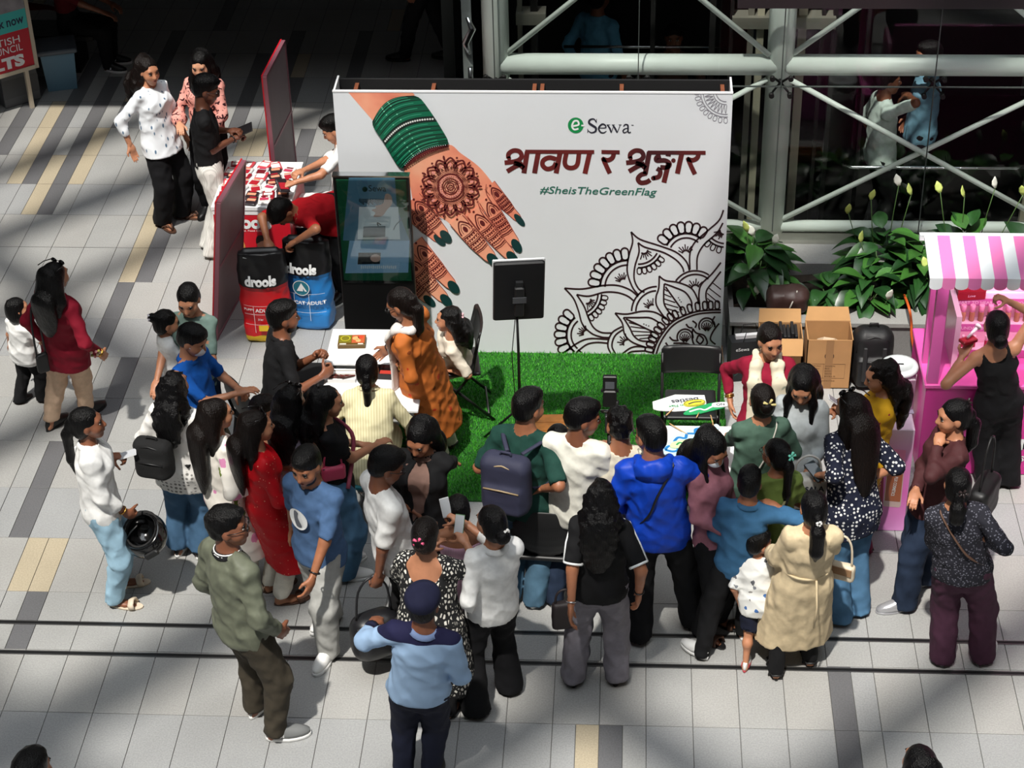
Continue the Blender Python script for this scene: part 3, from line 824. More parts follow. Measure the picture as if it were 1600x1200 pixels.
ranked = sorted([a for a in allt if inview(a[0], a[1], a[2])[0]], key=lambda a: -inview(a[0], a[1], a[2])[1])
single = set(ranked[:296])
rest = MB()
for a in allt:
    L, k, n, t = a; x, y = GX0+L*half, GY0+k*TD; w = n*half
    m = T_DARK if t == 'D' else T_BEIGE if t == 'B' else [T_GREY, T_GREY, T_GREY2, T_GREY3][(L*7+k*13+L*k) % 4]
    if a in single: link('floor_tile', tile_mesh(w, TD, m), fl, (x, y, 0))
    else:
        g = .0022; mi = [T_GREY, T_GREY2, T_GREY3, T_DARK, T_BEIGE].index(m)
        rest.add([(x+g, y+g, 0), (x+w-g, y+g, 0), (x+w-g, y+TD-g, 0), (x+g, y+TD-g, 0)], [(0, 1, 2, 3)], mi)
o = rest.build('floor_tiles_beyond', [T_GREY, T_GREY2, T_GREY3, T_DARK, T_BEIGE], fl); o['kind'] = 'stuff'
for i, y in enumerate(rail_y):
    r = thing('trim_%d' % (i+1), 'slim black floor rail with bright steel lips crossing the tiles, %s of the two' % ('farther' if i == 0 else 'nearer'), None, kind='structure')
    MB().box(-9, 9, y-.011, y+.011, -.02, .0025).build('rail_slot', plain('rail_black', srgb(14, 14, 15), .5), r)
    for sd in (-1, 1): MB().box(-9, 9, y+sd*.016-.004, y+sd*.016+.004, -.02, .0045).build('rail_lip', plain('rail_steel', srgb(120, 120, 120), .35, .8), r)

# ---------------------------------------------------------------- the hall around (galleries, roof beams): out of the frame, they shade the floor
MB().box(-11.3, -11, -8, 32, -.1, 30).build('wall_left', PLASTER)['kind'] = 'structure'
MB().box(10, 10.3, -8, 32, -.1, 30).build('wall_right', PLASTER)['kind'] = 'structure'
MB().box(-11.3, 10.3, 31.7, 32, -.1, 24).build('wall_back', plain('back_wall', srgb(30, 29, 28), .9))['kind'] = 'structure'
MB().box(-11, 10, -8, 1.0, 6.7, 7.1).build('trim_3', PLASTER)['kind'] = 'structure'
MB().box(-11, 10, -8, -7.7, -.1, 30).build('wall_front', PLASTER)['kind'] = 'structure'
MB().box(-11, 10, 16.6, 31.7, 2.95, 4.9).add([(-11, 16.6, 4.9), (10, 16.6, 4.9), (10, 16.6, 30), (-11, 16.6, 30)], [(0, 1, 2, 3)]).build('ceiling', plain('gallery_slab', srgb(60, 58, 56), .9))['kind'] = 'structure'
ROOFZ = 15.0
def beam(p, q, w, name='roof_beam'):
    "a roof beam whose shade falls along p-q on the floor"
    off = Vector((-SUND.x/SUND.z*-1, 0, 0)); sh = Vector((SUND.x, SUND.y, 0))/(-SUND.z)*ROOFZ
    a = Vector((p[0], p[1], ROOFZ))-sh; b = Vector((q[0], q[1], ROOFZ))-sh; d = (b-a).normalized(); n = Vector((-d.y, d.x, 0))*w/2
    m = MB(); m.loft([[a+n, a-n, a-n+Vector((0, 0, .25)), a+n+Vector((0, 0, .25))], [b+n, b-n, b-n+Vector((0, 0, .25)), b+n+Vector((0, 0, .25))]], smooth=False)
    m.build('roof_beam', plain('roof_steel', srgb(150, 150, 150), .6), roof)
roof = thing('ceiling_roof', 'steel lattice of the glass roof above the hall', None, kind='structure')
def dbeam(c, w, x0=-9, x1=8, s=1): beam((x0, c+s*x0), (x1, c+s*x1), w)
for c, w in ((22.6, .32), (21.0, .36), (19.3, .24), (16.9, .34), (12.65, .5), (9.6, .34), (7.35, .36), (5.0, .4)): dbeam(c, w)
for c, w in ((5.0, .22), (9.1, .3)): dbeam(c, w, s=-1)

# ---------------------------------------------------------------- lift tower behind the stand
LY = 14.74
lt = thing('lift_tower', 'pale green steel lift tower with braced glass walls behind the stand', 'lift')
def pipe(name, a, b, r, mat=STEEL, n=18): return MB().tube([a, b], r, n).build(name, mat, lt)
CX = (-1.10, 1.25, 3.72)
for x in CX: pipe('column', (x, LY+.12, .38), (x, LY+.12, 5.2), .112, n=24)
for a, b in zip(CX[:-1], CX[1:]):
    pipe('beam', (a, LY+.10, 1.96), (b, LY+.10, 1.96), .088); pipe('beam', (a, LY+.10, .44), (b, LY+.10, .44), .052)
    for (z0, z1) in ((.52, 1.84), (2.07, 3.9)):
        pipe('brace', (a+.10, LY+.08, z0), (b-.10, LY+.08, z1), .023, n=10); pipe('brace', (a+.10, LY+.05, z1), (b-.10, LY+.05, z0), .023, n=10)
for x0, x1 in ((-1.10, .08), (.08, 1.25), (1.25, 2.49), (2.49, 3.72)):
    for z0, z1 in ((.5, 1.855), (1.865, 3.4)):
        MB().box(x0+.004, x1-.004, LY-.11, LY-.098, z0, z1).build('pane', GLASS, lt)
for x in (-1.10, .08, 1.25, 2.49, 3.72):
    b = MB()
    for sx in (-1, 1):
        for sz in (-1, 1):
            b.tube([(x, LY-.03, 1.86), (x+sx*.062, LY-.07, 1.86+sz*.062), (x+sx*.075, LY-.12, 1.86+sz*.075)], [.012, .009, .009], 8)
            b.tube([(x+sx*.075, LY-.135, 1.86+sz*.075), (x+sx*.075, LY-.095, 1.86+sz*.075)], .022, 10)
    b.tube([(x, LY+.05, 1.86), (x, LY-.05, 1.86)], .02, 10)
    b.build('spider_fitting', DARKMETAL, lt)
    MB().box(x-.004, x+.004, LY-.113, LY-.095, .5, 3.4).build('glass_joint', plain('silicone', srgb(60, 66, 64), .5), lt)
MB().box(CX[0], 4, LY-.113, LY-.095, 1.856, 1.864).build('glass_joint', plain('silicone', srgb(60, 66, 64), .5), lt)
SK = plain('skirting_steel', srgb(150, 150, 142), .35, .6, noise=.08)
for i, (y0, z0, z1) in enumerate(((14.52, .20, .27), (14.56, .27, .335), (14.60, .335, .395))):
    MB().box(-1.4, 4.2, y0, 14.9, z0, z1-.008, bev=.008).build('skirting', SK, lt)
# inside: guide rails, rear cladding, cabin rail
for x, w, c in ((1.02, .05, 0), (1.45, .07, 1), (.86, .03, 2), (1.62, .03, 2), (1.72, .04, 2), (-.80, .06, 2), (-.92, .04, 0), (.70, .05, 2), (3.5, .07, 1), (1.10, .06, 1), (.2, .04, 2), (2.0, .03, 2)):
    MB().box(x-w/2, x+w/2, LY+.5, LY+.56, 0, 4).build('guide_rail', [plain('rail_grey', srgb(120, 118, 108), .5, .4), plain('rail_cream', srgb(150, 146, 128), .5), DARKMETAL][c], lt)
for x0, x1, z in ((.86, 1.72, 2.12), (-.95, -.7, 2.15)): MB().box(x0, x1, LY+.45, LY+.62, z, z+.10).build('bracket', plain('rail_grey', srgb(120, 118, 108), .5, .4), lt)
MB().tube([(1.86, LY+.30, .93), (1.93, LY+.26, .93), (3.32, LY+.26, .93), (3.40, LY+.30, .93)], .014, 10).build('handrail', CHROME, lt)
MB().tube([(-.6, LY+1.9, 1.3), (.9, LY+1.9, 1.3)], .014, 10).build('handrail', CHROME, lt)
MB().box(-1.5, 4.1, LY+.15, 16.58, 3.95, 4.05).build('lift_ceiling', DARKMETAL, lt); MB().box(-1.4, 4.1, LY+.15, LY+3.6, -.006, .004).build('lift_floor', DARKMETAL, lt)  # unseen ceiling, added to keep the sun out of the lift interior
DK = plain('lift_cladding', srgb(30, 32, 31), .35, .2)
MB().box(-1.4, 4, LY+3.6, LY+3.7, 0, 2.94).build('rear_cladding', DK, lt)
for x in (-1.5, 4.1): MB().box(x-.05, x+.05, LY+.2, LY+3.7, 0, 2.94).build('side_cladding', DK, lt)
for x0, x1, z0, z1, c in ((1.9, 3.3, 2.16, 2.40, (150, 110, 40)), (1.95, 2.1, 2.3, 2.75, (170, 50, 40)), (2.7, 3.4, 2.42, 2.7, (150, 40, 40)), (3.05, 3.3, 1.9, 2.15, (130, 60, 100)), (1.75, 1.9, 1.75, 2.0, (110, 50, 90))):
    MB().box(x0, x1, LY+1.6, LY+1.66, z0, z1).build('cabin_panel', plain('panel_%d_%d' % (c[0], c[1]), srgb(*c), .5), lt)
MB().box(.86, 4.1, 14.56, 14.60, 2.575, 2.66).build('fascia', plain('fascia_dark', srgb(34, 22, 26), .5), lt)
# chrome stay beside the left column
st = MB(); x, y = -1.33, LY-.05
st.box(x-.03, x+.05, y-.01, y+.01, .4, 3.4); st.build('glass_fin', plain('fin_glass', srgb(150, 158, 155), .15, .3), lt)
sb = MB(); sb.tube([(x+.03, y-.05, 1.7), (x+.03, y-.05, 2.02)], .02, 10).tube([(x+.03, y-.05, 2.14), (x+.0, y-.06, 2.24), (x+.06, y-.06, 2.36), (x+.02, y-.05, 2.46)], [.015, .03, .03, .015], 10); sb.build('stay_bracket', CHROME, lt)

# ---------------------------------------------------------------- planter in front of the lift
pl = thing('planter', 'long grey stone planter bed along the glass lift', 'planter')
MB().box(.86, 4.2, 13.29, 13.46, 0, .40).build('front_wall', CONC, pl); MB().box(.84, 4.2, 13.27, 13.50, .40, .435).build('coping', stone('planter_cap', (150, 150, 147), .06, .5), pl)
MB().box(.86, 4.2, 14.18, 14.50, 0, .46, bev=.01).build('rear_ledge', stone('planter_cap', (150, 150, 147), .06, .5), pl)
so = MB(); n = 26
so.add([(.86+3.3*i/n, 13.46+.72*j/6, .33+.03*random.random()) for i in range(n+1) for j in range(7)], [(i*7+j, i*7+j+1, (i+1)*7+j+1, (i+1)*7+j) for i in range(n) for j in range(6)])
so.build('soil', plain('soil', srgb(52, 42, 34), .95, noise=.3, nscale=30, bump=.5), pl)
MB().box(.84, .88, 13.29, 14.50, 0, .42).build('end_wall', CONC, pl)
# ---------------------------------------------------------------- flat print helpers
def smooth_pts(P, n=6, closed=False):
    P = [np.array(p, float) for p in P]; out = []; m = len(P)
    if m < 3: return [tuple(p) for p in P]
    rng = range(m if closed else m-1)
    for i in rng:
        g = (lambda k: P[k % m]) if closed else (lambda k: P[min(max(k, 0), m-1)])
        a, b, c, d = g(i-1), g(i), g(i+1), g(i+2)
        for j in range(n):
            t = j/n; out.append(tuple(.5*((2*b)+(-a+c)*t+(2*a-5*b+4*c-d)*t*t+(-a+3*b-3*c+d)*t**3)))
    if not closed: out.append(tuple(P[-1]))
    return out
class Print:
    "flat print on a surface; to3(u, v, layer) places it"
    def __init__(s, to3): s.to3 = to3; s.mb = MB()
    def fill(s, P, layer=1, mi=0):
        V = [s.to3(u, v, layer) for u, v in P]; s.mb.add(V, [list(range(len(V)))], mi); return s
    def stroke(s, P, w, layer=2, mi=0, closed=False, ws=None):
        P = [np.array(p, float) for p in P]; n = len(P)
        if n < 2: return s
        L, R = [], []
        for i in range(n):
            a = P[(i-1) % n] if (closed or i > 0) else P[i]; b = P[(i+1) % n] if (closed or i < n-1) else P[i]
            t = b-a; t = t/max(np.linalg.norm(t), 1e-6); nn = np.array([-t[1], t[0]])*(ws[i] if ws else w)/2
            L.append(s.to3(*(P[i]+nn), layer)); R.append(s.to3(*(P[i]-nn), layer))
        rg = n if closed else n-1
        s.mb.add(L+R, [(i, n+i, n+(i+1) % n, (i+1) % n) for i in range(rg)], mi); return s
    def curve(s, P, w, layer=2, mi=0, closed=False, n=6): return s.stroke(smooth_pts(P, n, closed), w, layer, mi, closed)
    def ring(s, c, r, w, layer=2, mi=0, n=40, a0=0, a1=360, ry=None):
        full = abs(a1-a0) >= 360
        P = [(c[0]+r*math.cos(math.radians(a0+(a1-a0)*k/n)), c[1]+(ry or r)*math.sin(math.radians(a0+(a1-a0)*k/n))) for k in range(n if full else n+1)]
        return s.stroke(P, w, layer, mi, full)
    def disc(s, c, r, layer=2, mi=0, n=20, ry=None): return s.fill([(c[0]+r*math.cos(2*PI*k/n), c[1]+(ry or r)*math.sin(2*PI*k/n)) for k in range(n)], layer, mi)
    def pill(s, c, d, L, w, lw, layer=2, mi=0, fill=None):
        "outlined rounded petal, centre c, direction d (degrees)"
        a = math.radians(d); ux, uy = math.cos(a), math.sin(a); P = []
        for k in range(9): t = -PI/2+PI*k/8; P.append(((L-w)/2+w/2*math.cos(t), w/2*math.sin(t)))
        for k in range(9): t = PI/2+PI*k/8; P.append((-(L-w)/2+w/2*math.cos(t), w/2*math.sin(t)))
        Q = [(c[0]+x*ux-y*uy, c[1]+x*uy+y*ux) for x, y in P]
        if fill is not None: s.fill(Q, layer-1, fill)
        if lw: s.stroke(Q, lw, layer, mi, True)
        return s
    def build(s, name, mats, parent): return s.mb.build(name, mats, parent)
def lettering(name, txt, mat, parent, at, w=None, h=None, rot=(0, 0, 0), shear=0.0, bold=0.0, align='LEFT', spacing=1.0, extrude=0.0, warp=None):
    "printed letters as a flat mesh; warp(x, y) gives the offset along the surface normal"
    cu = bpy.data.curves.new(name, 'FONT'); cu.body = txt; cu.size = 1.0; cu.shear = shear; cu.offset = bold; cu.align_x = align; cu.space_character = spacing
    cu.fill_mode = 'FRONT'; cu.resolution_u = 3
    tmp = bpy.data.objects.new(name, cu); col.objects.link(tmp)
    dg = bpy.context.evaluated_depsgraph_get(); me = bpy.data.meshes.new_from_object(tmp.evaluated_get(dg))
    bpy.data.objects.remove(tmp); bpy.data.curves.remove(cu); me.name = name
    n = len(me.vertices); co = np.empty(n*3, np.float32); me.vertices.foreach_get('co', co); co = co.reshape(-1, 3)
    dw, dh = np.ptp(co[:, 0]), np.ptp(co[:, 1])
    sx = w/dw if w else None; sy = h/dh if h else None; sx = sx or sy; sy = sy or sx
    co[:, 0] *= sx; co[:, 1] *= sy
    if warp is not None: co[:, 2] = [warp(x, y) for x, y in co[:, :2]]
    me.vertices.foreach_set('co', co.ravel()); me.materials.clear(); me.materials.append(mat); me.update()
    return link(name, me, parent, at, rot)

# ---------------------------------------------------------------- backdrop of the stand
BY, BX0, BX1, BZ = 13.44, -2.255, .79, 2.372
WHITE_PANEL = plain('banner_white', srgb(226, 229, 233), .55, noise=.015, nscale=2.0)
WHITE_EDGE = plain('white_edge', srgb(236, 236, 238), .6)
bd = thing('exhibition_backdrop', 'tall white exhibition backdrop printed with hennaed hand, bangles and dark mandala', 'backdrop', kind='thing')
MB().box(BX0, BX1, BY, BY+.012, 0, BZ).build('front_panel', WHITE_PANEL, bd)
for x0, x1 in ((BX0, BX0+.015), (BX1-.015, BX1)): MB().box(x0, x1, BY+.012, BY+.285, 0, BZ).build('side_panel', WHITE_EDGE, bd)
MB().box(BX0+.015, BX1-.015, BY+.26, BY+.285, 0, BZ-.02).build('rear_cloth', plain('black_cloth', srgb(20, 20, 22), .9, bump=.4, bscale=12), bd)
WOOD = plain('stud_wood', srgb(120, 66, 40), .7, noise=.2, nscale=20)
for x in (-2.1, -1.5, -.72, -.66, -.05, .72): MB().box(x-.015, x+.015, BY+.02, BY+.26, BZ-.09, BZ-.05).build('stud', WOOD, bd)
for z in (BZ-.06, 1.2): MB().box(BX0+.015, BX1-.015, BY+.012, BY+.04, z-.02, z+.02).build('rail', WHITE_EDGE, bd)
MB().box(BX0-.002, BX1+.002, BY-.004, BY+.016, BZ-.004, BZ+.008).build('top_edge', WHITE_EDGE, bd)
def to_bd(sc, ox, oy):
    def f(u, v, layer=1):
        p = GY(ox+u/sc, oy+v/sc, BY); return Vector((min(max(p.x, BX0+.003), BX1-.003), BY-.0012*layer, min(max(p.z, .004), BZ-.006)))
    return f
SKINP = NT('print_skin'); mp = SKINP.coord(); nz = SKINP.n('TexNoise', i_Scale=2.6, i_Detail=3.0); SKINP.l(mp, nz, 0, 'Vector')
rr = SKINP.ramp([(.3, srgb(226, 122, 98)), (.5, srgb(246, 158, 126)), (.7, srgb(250, 182, 148))]); SKINP.l(nz, rr, 0, 0); SKINP.l(rr, SKINP.b, 0, 'Base Color'); SKINP.b.inputs['Roughness'].default_value = .55; SKINP = SKINP.mat
HENNA = plain('print_henna', srgb(98, 26, 28), .55); SHADEP = plain('print_crease', srgb(150, 70, 60), .55); NAIL = plain('print_nail', srgb(22, 58, 58), .3)
# forearm and hands
pr = Print(to_bd(5, 510, 110))
pr.fill([(170, 162), (672, 166), (690, 190), (560, 300), (365, 395)], 1)
pr2 = Print(to_bd(4.286, 620, 200)); 
palm = smooth_pts([(50, 255), (180, 160), (345, 110), (430, 170), (540, 250), (612, 330), (655, 400), (650, 470), (600, 540), (545, 610), (450, 690), (400, 690), (330, 620), (180, 545), (112, 490), (88, 380)], 5, True)
pr2.fill(palm, 1)
def finger(P, a, b, w0, w1, layer, bend=0.0):
    a, b = np.array(a, float), np.array(b, float); d = (b-a)/np.linalg.norm(b-a); n = np.array([-d[1], d[0]]); L = np.linalg.norm(b-a); Q = []
    prof = [(0, w0), (.3, w0*.98), (.55, w0*.93), (.75, w1*1.12), (.9, w1), (.97, w1*.75), (1.0, w1*.35)]
    mid = lambda t: a+d*L*t+n*bend*math.sin(t*PI)
    Q = [mid(t)+n*w/2 for t, w in prof]+[mid(t)-n*w/2 for t, w in prof[::-1]]
    P.fill([tuple(q) for q in smooth_pts(Q, 3, False)], layer); P.stroke([tuple(mid(t)+n*w/2) for t, w in prof], 4, layer+1, 2); P.stroke([tuple(mid(t)-n*w/2) for t, w in prof], 4, layer+1, 2)
    # nail
    c = mid(.985); P.fill([tuple(c+d*52*math.cos(t)+n*w1*.40*math.sin(t)) for t in [2*PI*k/18 for k in range(18)]], layer+2, 3)
    # henna on the finger
    for t in (.34, .37, .44, .50, .53, .60, .645, .69, .72):
        w = np.interp(t, [p[0] for p in prof], [p[1] for p in prof])*.93
        P.stroke([tuple(mid(t)+n*w/2), tuple(mid(t+.015)), tuple(mid(t)-n*w/2)], 7 if t in (.37, .53, .69) else 3.5, layer+2, 1)
    for t in (.405, .47, .565, .62):
        w = np.interp(t, [p[0] for p in prof], [p[1] for p in prof])*.85
        for k in range(6): P.disc(tuple(mid(t)+n*w*(k/5-.5)), 5.5, layer+2, 1, 8)
    lf = [mid(.30)+n*w0*.40, mid(.20)+n*w0*.33, mid(.08), mid(.20)-n*w0*.33, mid(.30)-n*w0*.40]
    P.curve([tuple(q) for q in lf], 9, layer+2, 1); P.fill([tuple(mid(.25)+d*22*math.cos(t)+n*14*math.sin(t)) for t in [2*PI*k/12 for k in range(12)]], layer+2, 1); P.disc(tuple(mid(.02)), 8, layer+2, 1, 10)
    P.curve([tuple(mid(.30)+n*w0*.25), tuple(mid(.21)+n*w0*.2), tuple(mid(.14)), tuple(mid(.21)-n*w0*.2), tuple(mid(.30)-n*w0*.25)], 4, layer+2, 1)
finger(pr2, (95, 560), (290, 752), 100, 62, 2); finger(pr2, (110, 470), (332, 728), 110, 74, 5)
finger(pr2, (622, 380), (825, 618), 84, 52, 2, 6); finger(pr2, (595, 470), (806, 790), 100, 72, 5, 6); finger(pr2, (510, 550), (778, 868), 104, 76, 8, 6); finger(pr2, (400, 600), (648, 880), 116, 82, 11, 4)
finger(pr2, (40, 990), (222, 1160), 90, 64, 2); finger(pr2, (60, 860), (335, 1155), 108, 74, 5, 6); finger(pr2, (125, 760), (385, 1065), 112, 76, 8, 6)
# wrist mandala
C = (360, 385)
for r, w in ((12, 5), (24, 8), (40, 5), (52, 9), (84, 12), (96, 4), (106, 5), (116, 4)): pr2.ring(C, r, w, 14, 1, 36)
for k in range(28): a = 2*PI*k/28; pr2.disc((C[0]+68*math.cos(a), C[1]+68*math.sin(a)), 6.5, 14, 4, 8)
for k in range(14):
    a = 2*PI*(k+.5)/14; u = np.array([math.cos(a), math.sin(a)]); v = np.array([-u[1], u[0]]); c = np.array(C, float)
    for sc, w in ((1.0, 13), (.62, 5)):
        P = [c+u*118+v*34*sc, c+u*(118+34*sc)+v*38*sc, c+u*(118+74*sc), c+u*(118+34*sc)-v*38*sc, c+u*118-v*34*sc]; pr2.curve([tuple(p) for p in P], w, 14, 1, n=4)
    pr2.fill([tuple(c+u*(146+14*math.cos(t))+v*8*math.sin(t)) for t in [2*PI*k2/10 for k2 in range(10)]], 15, 4)
    a2 = 2*PI*k/14; u2 = np.array([math.cos(a2), math.sin(a2)]); v2 = np.array([-u2[1], u2[0]])
    pr2.fill([tuple(c+u2*(196+(17 if k % 2 == 0 else 8)*math.cos(t))+v2*8*math.sin(t)) for t in [2*PI*k2/8 for k2 in range(8)]], 14, 1); pr2.stroke([tuple(c+u2*160), tuple(c+u2*182)], 2.5, 14, 1)
pr2.curve([(50, 215), (130, 165), (220, 125), (335, 95)], 8, 14, 1); pr2.curve([(55, 235), (140, 185), (230, 140), (340, 112)], 14, 14, 1)
for k in range(22): t = k/21; pr2.disc((60+t*282, 252-t*135-18*math.sin(t*PI)), 7, 14, 1, 8)
pr2.curve([(160, 470), (230, 540), (300, 590)], 5, 14, 2); pr2.curve([(440, 575), (480, 620), (520, 690)], 5, 14, 2); pr2.curve([(540, 480), (570, 560), (640, 640)], 5, 14, 2); pr2.curve([(600, 370), (600, 430), (650, 510)], 5, 14, 2)
pr.build('printed_forearm', [SKINP], bd); pr2.build('printed_hands', [SKINP, HENNA, SHADEP, NAIL, plain('print_pale_skin', srgb(232, 150, 140), .55)], bd)
# bangles
pb = Print(to_bd(5, 510, 110))
topa = smooth_pts([(362, 395), (395, 330), (455, 262), (540, 208), (620, 182), (690, 190)], 5); bota = smooth_pts([(612, 758), (625, 700), (690, 640), (780, 590), (870, 560), (948, 575)], 5)
lefts = [(362, 395), (372, 440), (440, 540), (500, 640), (560, 735), (600, 757)]; rights = [(690, 190), (745, 220), (840, 350), (905, 455), (950, 535), (948, 575)]
N = len(topa)
def arc(t):
    li = np.array(smooth_pts(lefts, 6)); ri = np.array(smooth_pts(rights, 6)); L = li[min(int(t*(len(li)-1)), len(li)-1)]; R = ri[min(int(t*(len(ri)-1)), len(ri)-1)]
    out = []
    for i in range(N):
        s_ = i/(N-1); sag = np.array([-.34, -.52])*math.sin(s_*PI)*118*(1-.35*t); out.append(tuple(L*(1-s_)+R*s_+sag))
    return out
NB_ = 15
for k in range(NB_):
    a, b = arc(k/NB_), arc((k+1)/NB_); mi = 3 if k == 6 else (0 if k in (NB_-1, ) else 1 if k % 2 else 2)
    pb.fill(a+b[::-1], 16, mi)
    pb.stroke(a, 5, 17, 0)
    if k not in (6, NB_-1): pb.stroke([((x+x2)/2, (y+y2)/2) for (x, y), (x2, y2) in list(zip(a, b))[2:-4]], 5, 17, 4)
    m = [((x+x2)/2, (y+y2)/2) for (x, y), (x2, y2) in zip(a, b)]
    if k == 6:
        for q in m[1:-1]: pb.disc(q, 8, 18, 5, 8)
    elif k == NB_-1:
        for q in m[2:-1]: pb.disc(q, 3.5, 18, 5, 6)
    else:
        for i in (8, 12): pb.disc(m[i], 6, 18, 6, 6)
pb.build('printed_bangles', [plain('print_bangle_black', srgb(12, 32, 26), .4), plain('print_bangle_green', srgb(10, 104, 74), .35), plain('print_bangle_mid', srgb(8, 84, 60), .35), plain('print_bangle_dark', srgb(18, 40, 34), .4), plain('print_bangle_light', srgb(60, 160, 124), .35), plain('print_bead', srgb(226, 226, 222), .4), plain('print_glint', srgb(130, 220, 180), .35)], bd)
# large mandala
pm = Print(to_bd(5, 860, 320)); W_ = 13
for P in ([(630, 210), (642, 290), (612, 400), (600, 520), (640, 640), (690, 705)], [(630, 210), (700, 268), (850, 318), (980, 368), (1060, 440), (1086, 512)],
          [(685, 295), (692, 370), (660, 480), (655, 580), (690, 655), (735, 682)], [(685, 295), (740, 330), (880, 370), (980, 428), (1030, 485), (1042, 525)],
          [(110, 650), (180, 730), (220, 830), (250, 930), (320, 1002), (400, 1032), (455, 1036)], [(110, 650), (250, 656), (400, 630), (520, 628), (620, 662), (686, 715)],
          [(205, 700), (262, 790), (300, 890), (340, 960), (400, 996), (478, 1000)], [(205, 700), (300, 712), (420, 682), (520, 684), (600, 710), (650, 748)],
          [(100, 1160), (200, 1085), (300, 1045), (450, 1050)], [(200, 1155), (280, 1092), (360, 1074), (446, 1080)], [(215, 1130), (250, 1160)],
          [(1352, 40), (1318, 120), (1230, 200), (1130, 290), (1090, 380), (1090, 505)], [(1348, 140), (1300, 220), (1200, 310), (1150, 400), (1145, 505)],
          [(850, 555), (846, 650), (825, 720), (832, 790), (892, 880)], [(850, 555), (900, 590), (1000, 606), (1100, 650), (1148, 730), (1155, 775)],
          [(890, 615), (885, 700), (892, 780), (945, 862)], [(890, 615), (960, 640), (1050, 680), (1098, 745), (1105, 795)], [(900, 640), (1030, 822)],
          [(505, 845), (600, 852), (720, 830), (820, 840), (905, 892)], [(505, 845), (560, 920), (580, 1010), (640, 1072), (745, 1112)],
          [(570, 880), (680, 880), (780, 882), (852, 922)], [(570, 880), (620, 960), (650, 1020), (700, 1058), (775, 1066)], [(590, 890), (812, 996)],
          [(1332, 450), (1260, 540), (1180, 620), (1160, 700), (1166, 775)], [(1332, 520), (1270, 600), (1220, 670), (1218, 740), (1236, 765)],
          [(800, 1165), (830, 1080), (872, 1008), (935, 930), (1012, 880), (1130, 836), (1240, 822), (1332, 820)], [(826, 1165), (852, 1090), (892, 1020), (950, 948), (1022, 900), (1135, 856), (1240, 842), (1332, 840)],
          [(475, 1165), (450, 1110), (455, 1050), (490, 990), (560, 950)], [(510, 1165), (482, 1110), (488, 1055), (515, 1010), (565, 975)],
          [(560, 1165), (620, 1120), (680, 1105), (745, 1112)], [(600, 1165), (640, 1145), (740, 1140)]):
    pm.curve(P, W_)
def fan(c, r1, r2, a0, a1, n, L, w, rays=None, sc_r=None):
    pm.ring(c, r1, W_, 2, 0, 26, a0, a1)
    if r2: pm.ring(c, r2, W_, 2, 0, 26, a0, a1)
    for k in range(n):
        a = a0+(a1-a0)*(k+.5)/n; ar = math.radians(a); R = (sc_r or r1)+L*.52
        pm.pill((c[0]+R*math.cos(ar), c[1]+R*math.sin(ar)), a, L, w, W_, 2)
    if rays:
        rc, ra0, ra1, rl = rays
        for k in range(7):
            a = math.radians(ra0+(ra1-ra0)*k/6); pm.stroke([(rc[0]+34*math.cos(a), rc[1]+34*math.sin(a)), (rc[0]+(34+rl*(1 if k % 2 else .7))*math.cos(a), rc[1]+(34+rl*(1 if k % 2 else .7))*math.sin(a))], 9)
        pm.ring(rc, 30, W_, 2, 0, 16, ra0-10, ra1+10)
        am = math.radians((ra0+ra1)/2)
fan((1062, 395), 172, 138, 207, 312, 7, 92, 58, ((1058, 385), 205, 325, 44)); fan((602, 645), 212, 176, 182, 272, 7, 96, 58, ((570, 605), 195, 290, 44)); fan((300, 1015), 172, 138, 130, 232, 7, 96, 56, ((285, 1005), 165, 260, 44))
pm.ring((832, 835), 198, W_, 2, 0, 22, 182, 270); pm.ring((832, 835), 165, W_, 2, 0, 22, 182, 268); pm.ring((1132, 700), 186, W_, 2, 0, 26, 215, 305); pm.ring((1132, 700), 158, W_, 2, 0, 26, 218, 310)
for rc, a0, a1 in (((795, 808), 195, 275), ((1132, 655), 215, 315), ((600, 1082), 170, 260), ((730, 350), 20, 110), ((285, 740), 5, 85), ((1355, 200), 110, 170)):
    for k in range(6):
        a = math.radians(a0+(a1-a0)*k/5); pm.stroke([(rc[0]+32*math.cos(a), rc[1]+32*math.sin(a)), (rc[0]+(80 if k % 2 else 62)*math.cos(a), rc[1]+(80 if k % 2 else 62)*math.sin(a))], 9)
    pm.ring(rc, 30, W_, 2, 0, 14, a0-20, a1+20)
for c, r, a0, a1, n in (((690, 300), 190, 28, 92, 6), ((205, 690), 195, 2, 62, 6), ((1370, 140), 190, 95, 135, 3)):
    pm.ring(c, r, W_, 2, 0, 18, a0, a1); pm.ring(c, r-28, W_, 2, 0, 18, a0, a1)
    for k in range(n): a = a0+(a1-a0)*(k+.7)/n; ar = math.radians(a); pm.pill((c[0]+(r+26)*math.cos(ar), c[1]+(r+26)*math.sin(ar)), a, 52, 34, 9, 2)
for a, b in (((887, 655), (915, 675)), ((885, 695), (945, 720)), ((886, 732), (975, 762)), ((892, 770), (1000, 802)), ((908, 808), (1005, 838)), ((612, 918), (680, 935)), ((625, 950), (742, 965)), ((640, 985), (792, 994)), ((660, 1020), (800, 1014)), ((695, 1045), (790, 1036)), ((1240, 650), (1330, 720)), ((1225, 690), (1320, 770)), ((1270, 610), (1332, 660)), ((1225, 730), (1270, 765))): pm.stroke([a, b], 8)
for q in ((1000, 725), (1010, 742), (1021, 757), (730, 930), (748, 938), (768, 945)): pm.disc(q, 5)
sp = smooth_pts([(770, 1140), (792, 1060), (835, 985), (900, 905), (985, 850), (1110, 802), (1225, 786), (1320, 782)], 12)
